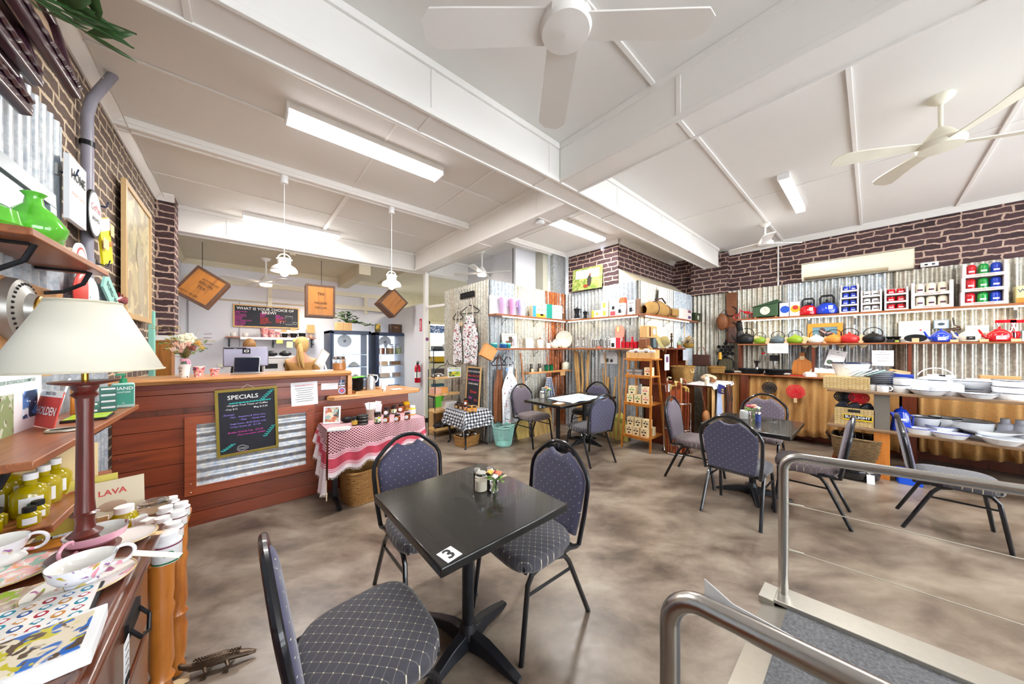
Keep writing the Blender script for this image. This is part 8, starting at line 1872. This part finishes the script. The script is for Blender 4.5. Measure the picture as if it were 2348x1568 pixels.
b.ob('pierced_dish',t);MB().at((-.0,-.092,.06),(R(90),0,0)).lathe([(.052,0),(.05,.008),(.03,.016),(0,.02)],C('#d8d4b0',.08,coat=.8),seg=30).lathe([(.06,-.01),(.06,.006),(.05,.01)],mat('brass','#b8903c',.25,.9,var=0),seg=30,cap=False).ob('headlamp_lens',t)
def hangsign(name,label,px,py,X,build,rz=90):
 y,z=atX(px,X,py);t=thing(name,label,'sign',(X,y,z),R(rz));build(t);t.scale=(1.2,1,1.2);return t
wx=LX+.07
hangsign('oval_sign','oval black-edged sign with red script hanging below the grey pipe',210,490,wx,lambda t:(MB().at((0,0,0),(R(90),0,0)).lathe([(.10,0),(.10,.014)],'ink',seg=30,sy=1.25).lathe([(.09,.014),(.09,.016)],'paper',seg=30,sy=1.25).ob('oval_plate',t),MB().text('Coffee',.05,C('#a82838'),(0,-.018,.03),bold=.02).text('BREWED',.028,'ink',(0,-.018,-.03),bold=.02).ob('lettering',t)))
hangsign('yellow_tin_sign','bright yellow tin sign with red writing hanging beside the oval sign',238,553,wx,lambda t:(MB().box(-.09,-.012,-.13,.09,0,.13,C('#f4e018',.35)).box(-.085,-.014,.06,.085,-.012,.125,'paper').ob('tin_plate',t,rot=(0,R(-18),0)),MB().text('MUSTARD',.04,C('#c82828'),(0,-.016,-.02),bold=.02,rot=(R(90),R(-18),0)).ob('lettering',t),MB().box(-.12,-.03,-.06,-.03,-.028,.0,'tag').box(.05,-.02,.05,.11,-.018,.12,'tag').ob('paper_tags',t)))
hangsign('white_script_sign','white carved sign with black script left of the oval sign',166,435,wx,lambda t:(MB().box(-.10,-.02,-.16,.10,0,.13,'paper').text('HOME',.06,'ink',(0,-.021,.05),bold=.02).text('sweet home',.03,C('#a85a3c'),(0,-.021,-.03),bold=.01).ob('carved_board',t)))
hangsign('round_sign','small white round sign with red letters below the yellow one',180,595,wx,lambda t:MB().at((0,0,0),(R(90),0,0)).lathe([(.08,0),(.08,.01)],'paper',seg=26).lathe([(.06,.01),(.06,.012)],C('#c84a40'),seg=26).lathe([(.05,.012),(.05,.013)],'paper',seg=26).ob('round_plate',t))
hangsign('teal_board','pale teal rusty number plate hanging under the top shelf',250,672,wx,lambda t:MB().box(-.14,-.012,-.06,.14,0,.06,C('#9ad0c8',.5)).text('FORD V8',.05,C('#3c6c6c'),(0,-.013,0),bold=.02).ob('plate',t,rot=(0,R(30),0)))
hangsign('red_chair_ornament','red and white metal ornament hanging under the top shelf',178,672,wx,lambda t:(MB().ball((0,-.02,0),(.12,.02,.10),C('#c83c34',.3),16,10).ball((.07,-.03,0),(.10,.015,.09),'paper',16,10).ob('wings',t)))
hangsign('red_lizard','dark red metal lizard ornament above the lamp shade',275,690,wx,lambda t:MB().tube([(-.14,0,-.02),(-.05,-.01,.01),(.05,-.01,.0),(.13,0,.03)],[.006,.018,.02,.014],C('#8c1c2c',.3),8).tube([(-.03,0,.05),(0,0,0),(.0,0,-.05)],.005,C('#8c1c2c',.3)).tube([(.06,0,.05),(.05,0,0),(.07,0,-.05)],.005,C('#8c1c2c',.3)).ob('body',t))
for k,(px,py)in enumerate(((152,395),(226,470),(231,605),(180,690))):
 y,z=atX(px,wx,py);tag(MB().box(-.01,-.03,-.03,0,.03,.03,'corr').tube([(0,0,.0),(.05,0,-.01),(.06,0,.03)],.004,'navy',6).tube([(0,.02,.0),(.05,.04,.01)],.004,'navy',6).ob('wire_hook',loc=(wx-.02,y,z)),'dark wire hook on the left wall, %s'%('above the white script sign','above the yellow tin sign','under the yellow tin sign','over the lamp shade')[k],'hook')
board_obj('tall_picture','tall gold-framed faded horse print on the brick wall','picture',.98,1.16,mat('gold_frame','#c8a878',.45,var=.05),.05,blotch_mat('faded_sepia_print','#ddd0a8',['#c8c09c','#b8ac90'],5,.3,.52),(LX+.032,4.56,1.76),(0,0,R(90)),.03,extra=lambda b:b.ball((.10,-.019,.38),(.13,.001,.30),C('#b8ae94'),16,10).ball((.0,-.02,.62),(.08,.001,.12),C('#b8ae94'),12,8))
for k,(y,z,w,h,n_)in enumerate(((2.35,3.0,.80,.34,'uppermost and largest'),(2.05,2.765,.66,.22,'middle of three'),(2.04,2.56,.56,.14,'lowest'))):
 t=thing('carved_frame','dark carved timber frame hung high on the left wall, %s'%n_,'frame',(LX+.07,y,z),rot=(R(-12),0,R(90)))
 for s in(-1,1):MB().box(-w/2,-.04,s*h/2-.025,w/2,0,s*h/2+.03,mat('dark_carved_timber','#3c2230',.3,var=.2,coat=.4)).ob('rail',t,bevel=.01);MB().box(s*w/2-.025,-.04,-h/2,s*w/2+.025,0,h/2,mat('dark_carved_timber','#3c2230')).ob('stile',t,bevel=.01)
 MB().tube([(-w/2+i*w/40,-.045,-h/2+.035+.006*math.sin(i*1.6))for i in range(41)],.011,mat('dark_carved_timber','#3c2230'),6).ob('rope_moulding',t);MB().box(-w/2,-.012,-h/2,w/2,-.006,h/2,C('#c8ae94',.5)).ob('backing',t)
random.seed(2);b=MB()
for k in range(14):
 a=Vector((LX+.12+random.uniform(0,.16),2.1+random.uniform(0,.5),3.05+random.uniform(0,.14)));an=random.random()*6.3
 d=Vector((math.cos(an),math.sin(an),random.uniform(-.5,.1))).normalized()*.10;e=Vector((-math.sin(an),math.cos(an),.2)).normalized()*.028
 b.add([a-d,a-d*.2+e,a+d*.5+e*.8,a+d,a+d*.5-e*.8,a-d*.2-e],[(0,1,2,3,4,5)],'foliage')
 b.tube([a-d,(LX+.06,2.35,3.02)],.003,'foliage',4)
tag(b.ob('leafy_garland',solid=.002),'long green leaves trailing over the carved frame at the top left','plant')
struct(MB().box(LX,5.30,1.0,LX+.04,5.40,1.92,C('#8cd0c0',.5)),'trim_teal_window')
t=thing('crocodile_ornament','bronze crocodile ornament with a paper tag on the floor','ornament',(-.09,2.02,0),R(-18));br_=mat('aged_bronze','#5c4c3e',.4,.55,var=.3,scale=60,bmp=.4)
b=MB().tube([(-.13,.05,.05),(-.15,.03,.055),(-.13,.01,.04),(-.09,0,.03),(-.04,0,.038),(.03,0,.04),(.07,0,.034),(.12,0,.026),(.15,0,.02)],[.004,.007,.010,.015,.026,.027,.020,.015,.007],br_,12,flat=.75)
for i in range(16):
 for s in(-1,0,1):b.ball((-.08+i*.011,s*.011,.056+(0 if s else.003)-.0003*i),(.005,.004,.006),br_,6,4)
for s in(-1,1):
 b.ball((.085,s*.010,.045),.006,br_,8,6)
 for x in(-.035,.045):b.tube([(x,s*.02,.03),(x+.012,s*.04,.022),(x-.004,s*.045,.006),(x+.016,s*.05,.004)],[.009,.008,.006,.004],br_,8)
b.ob('body',t);MB().at((-.12,-.03,.006),(R(8),0,R(20))).box(-.035,-.02,0,.035,.02,.0012,'tag').ob('paper_tag',t)
t=thing('smoke_detector','round white smoke detector under the ceiling beam','smoke detector',(2.72,2.62,3.032));MB().lathe([(.05,0),(.055,-.02),(.04,-.035),(0,-.038)],'plastic_w',seg=24,cap=False).ob('body',t)
t=thing('security_lamp','small lit spot lamp fixed at the top of the brick box','lamp',(4.84,atX(1380,4.84),3.26));MB().ball((0,0,0),.018,mat('spot_glow','#cfe0ff',.3,var=0,emit=9),10,8).ob('lens',t);MB().tube([(0,0,0),(.03,.1,-.05)],.006,C('#8a3028'),6).ob('arm',t)
t=thing('storage_shelving','dark storage shelving in the corridor under the far window','shelf unit',(3.98,7.2,0))
for z in(.3,.75,1.15,1.45):MB().box(-.45,-.2,z-.02,.45,.2,z,'black_metal').ob('shelf',t)
for x in(-.44,.44):
 for y in(-.19,.19):MB().tube([(x,y,0),(x,y,1.5)],.012,'black_metal',4).ob('post',t)
for k,(dx,z,w,d,h,c,n_)in enumerate(((-.25,1.451,.25,.2,.10,'#5c6068','dark pans on the top corridor shelf'),(.0,1.451,.14,.14,.16,'#c8ccd0','grey flask on the top corridor shelf'),(.28,1.451,.26,.2,.18,'#e8ecec','white cartons on the top corridor shelf'),(-.2,1.151,.35,.25,.14,'#e8b81c','yellow bin in the corridor'),(.2,1.151,.3,.25,.2,'#c8d4e0','pale blue bags in the corridor'),(-.1,.751,.5,.25,.24,'#5c4c44','dark fabric heap in the corridor'),(-.2,.301,.3,.25,.3,'#2c6c7c','teal box low in the corridor'),(.2,.301,.3,.25,.25,'#b8946c','brown carton low in the corridor'))):
 tag(MB().box(-w/2,-d/2,0,w/2,d/2,h,c).ob('storage_box',loc=(3.98+dx,7.2,z),bevel=.015),n_,'box')
tag(MB().box(-.02,-.15,0,.02,.15,.62,C('#5cc020',.5)).ob('upright_board',loc=(3.02,5.75,0)),'bright green upright panel on the floor just past the white post','panel')
t=thing('moving_carton','brown carton printed with black words standing behind the wire rack','box',(2.72,5.10,0));MB().box(-.2,-.1,0,.2,.1,.42,'kraft').ob('carton',t,bevel=.004);MB().text('RECYCLED TISSUE',.035,'ink',(0,-.101,.22),bold=.01).ob('printing',t)
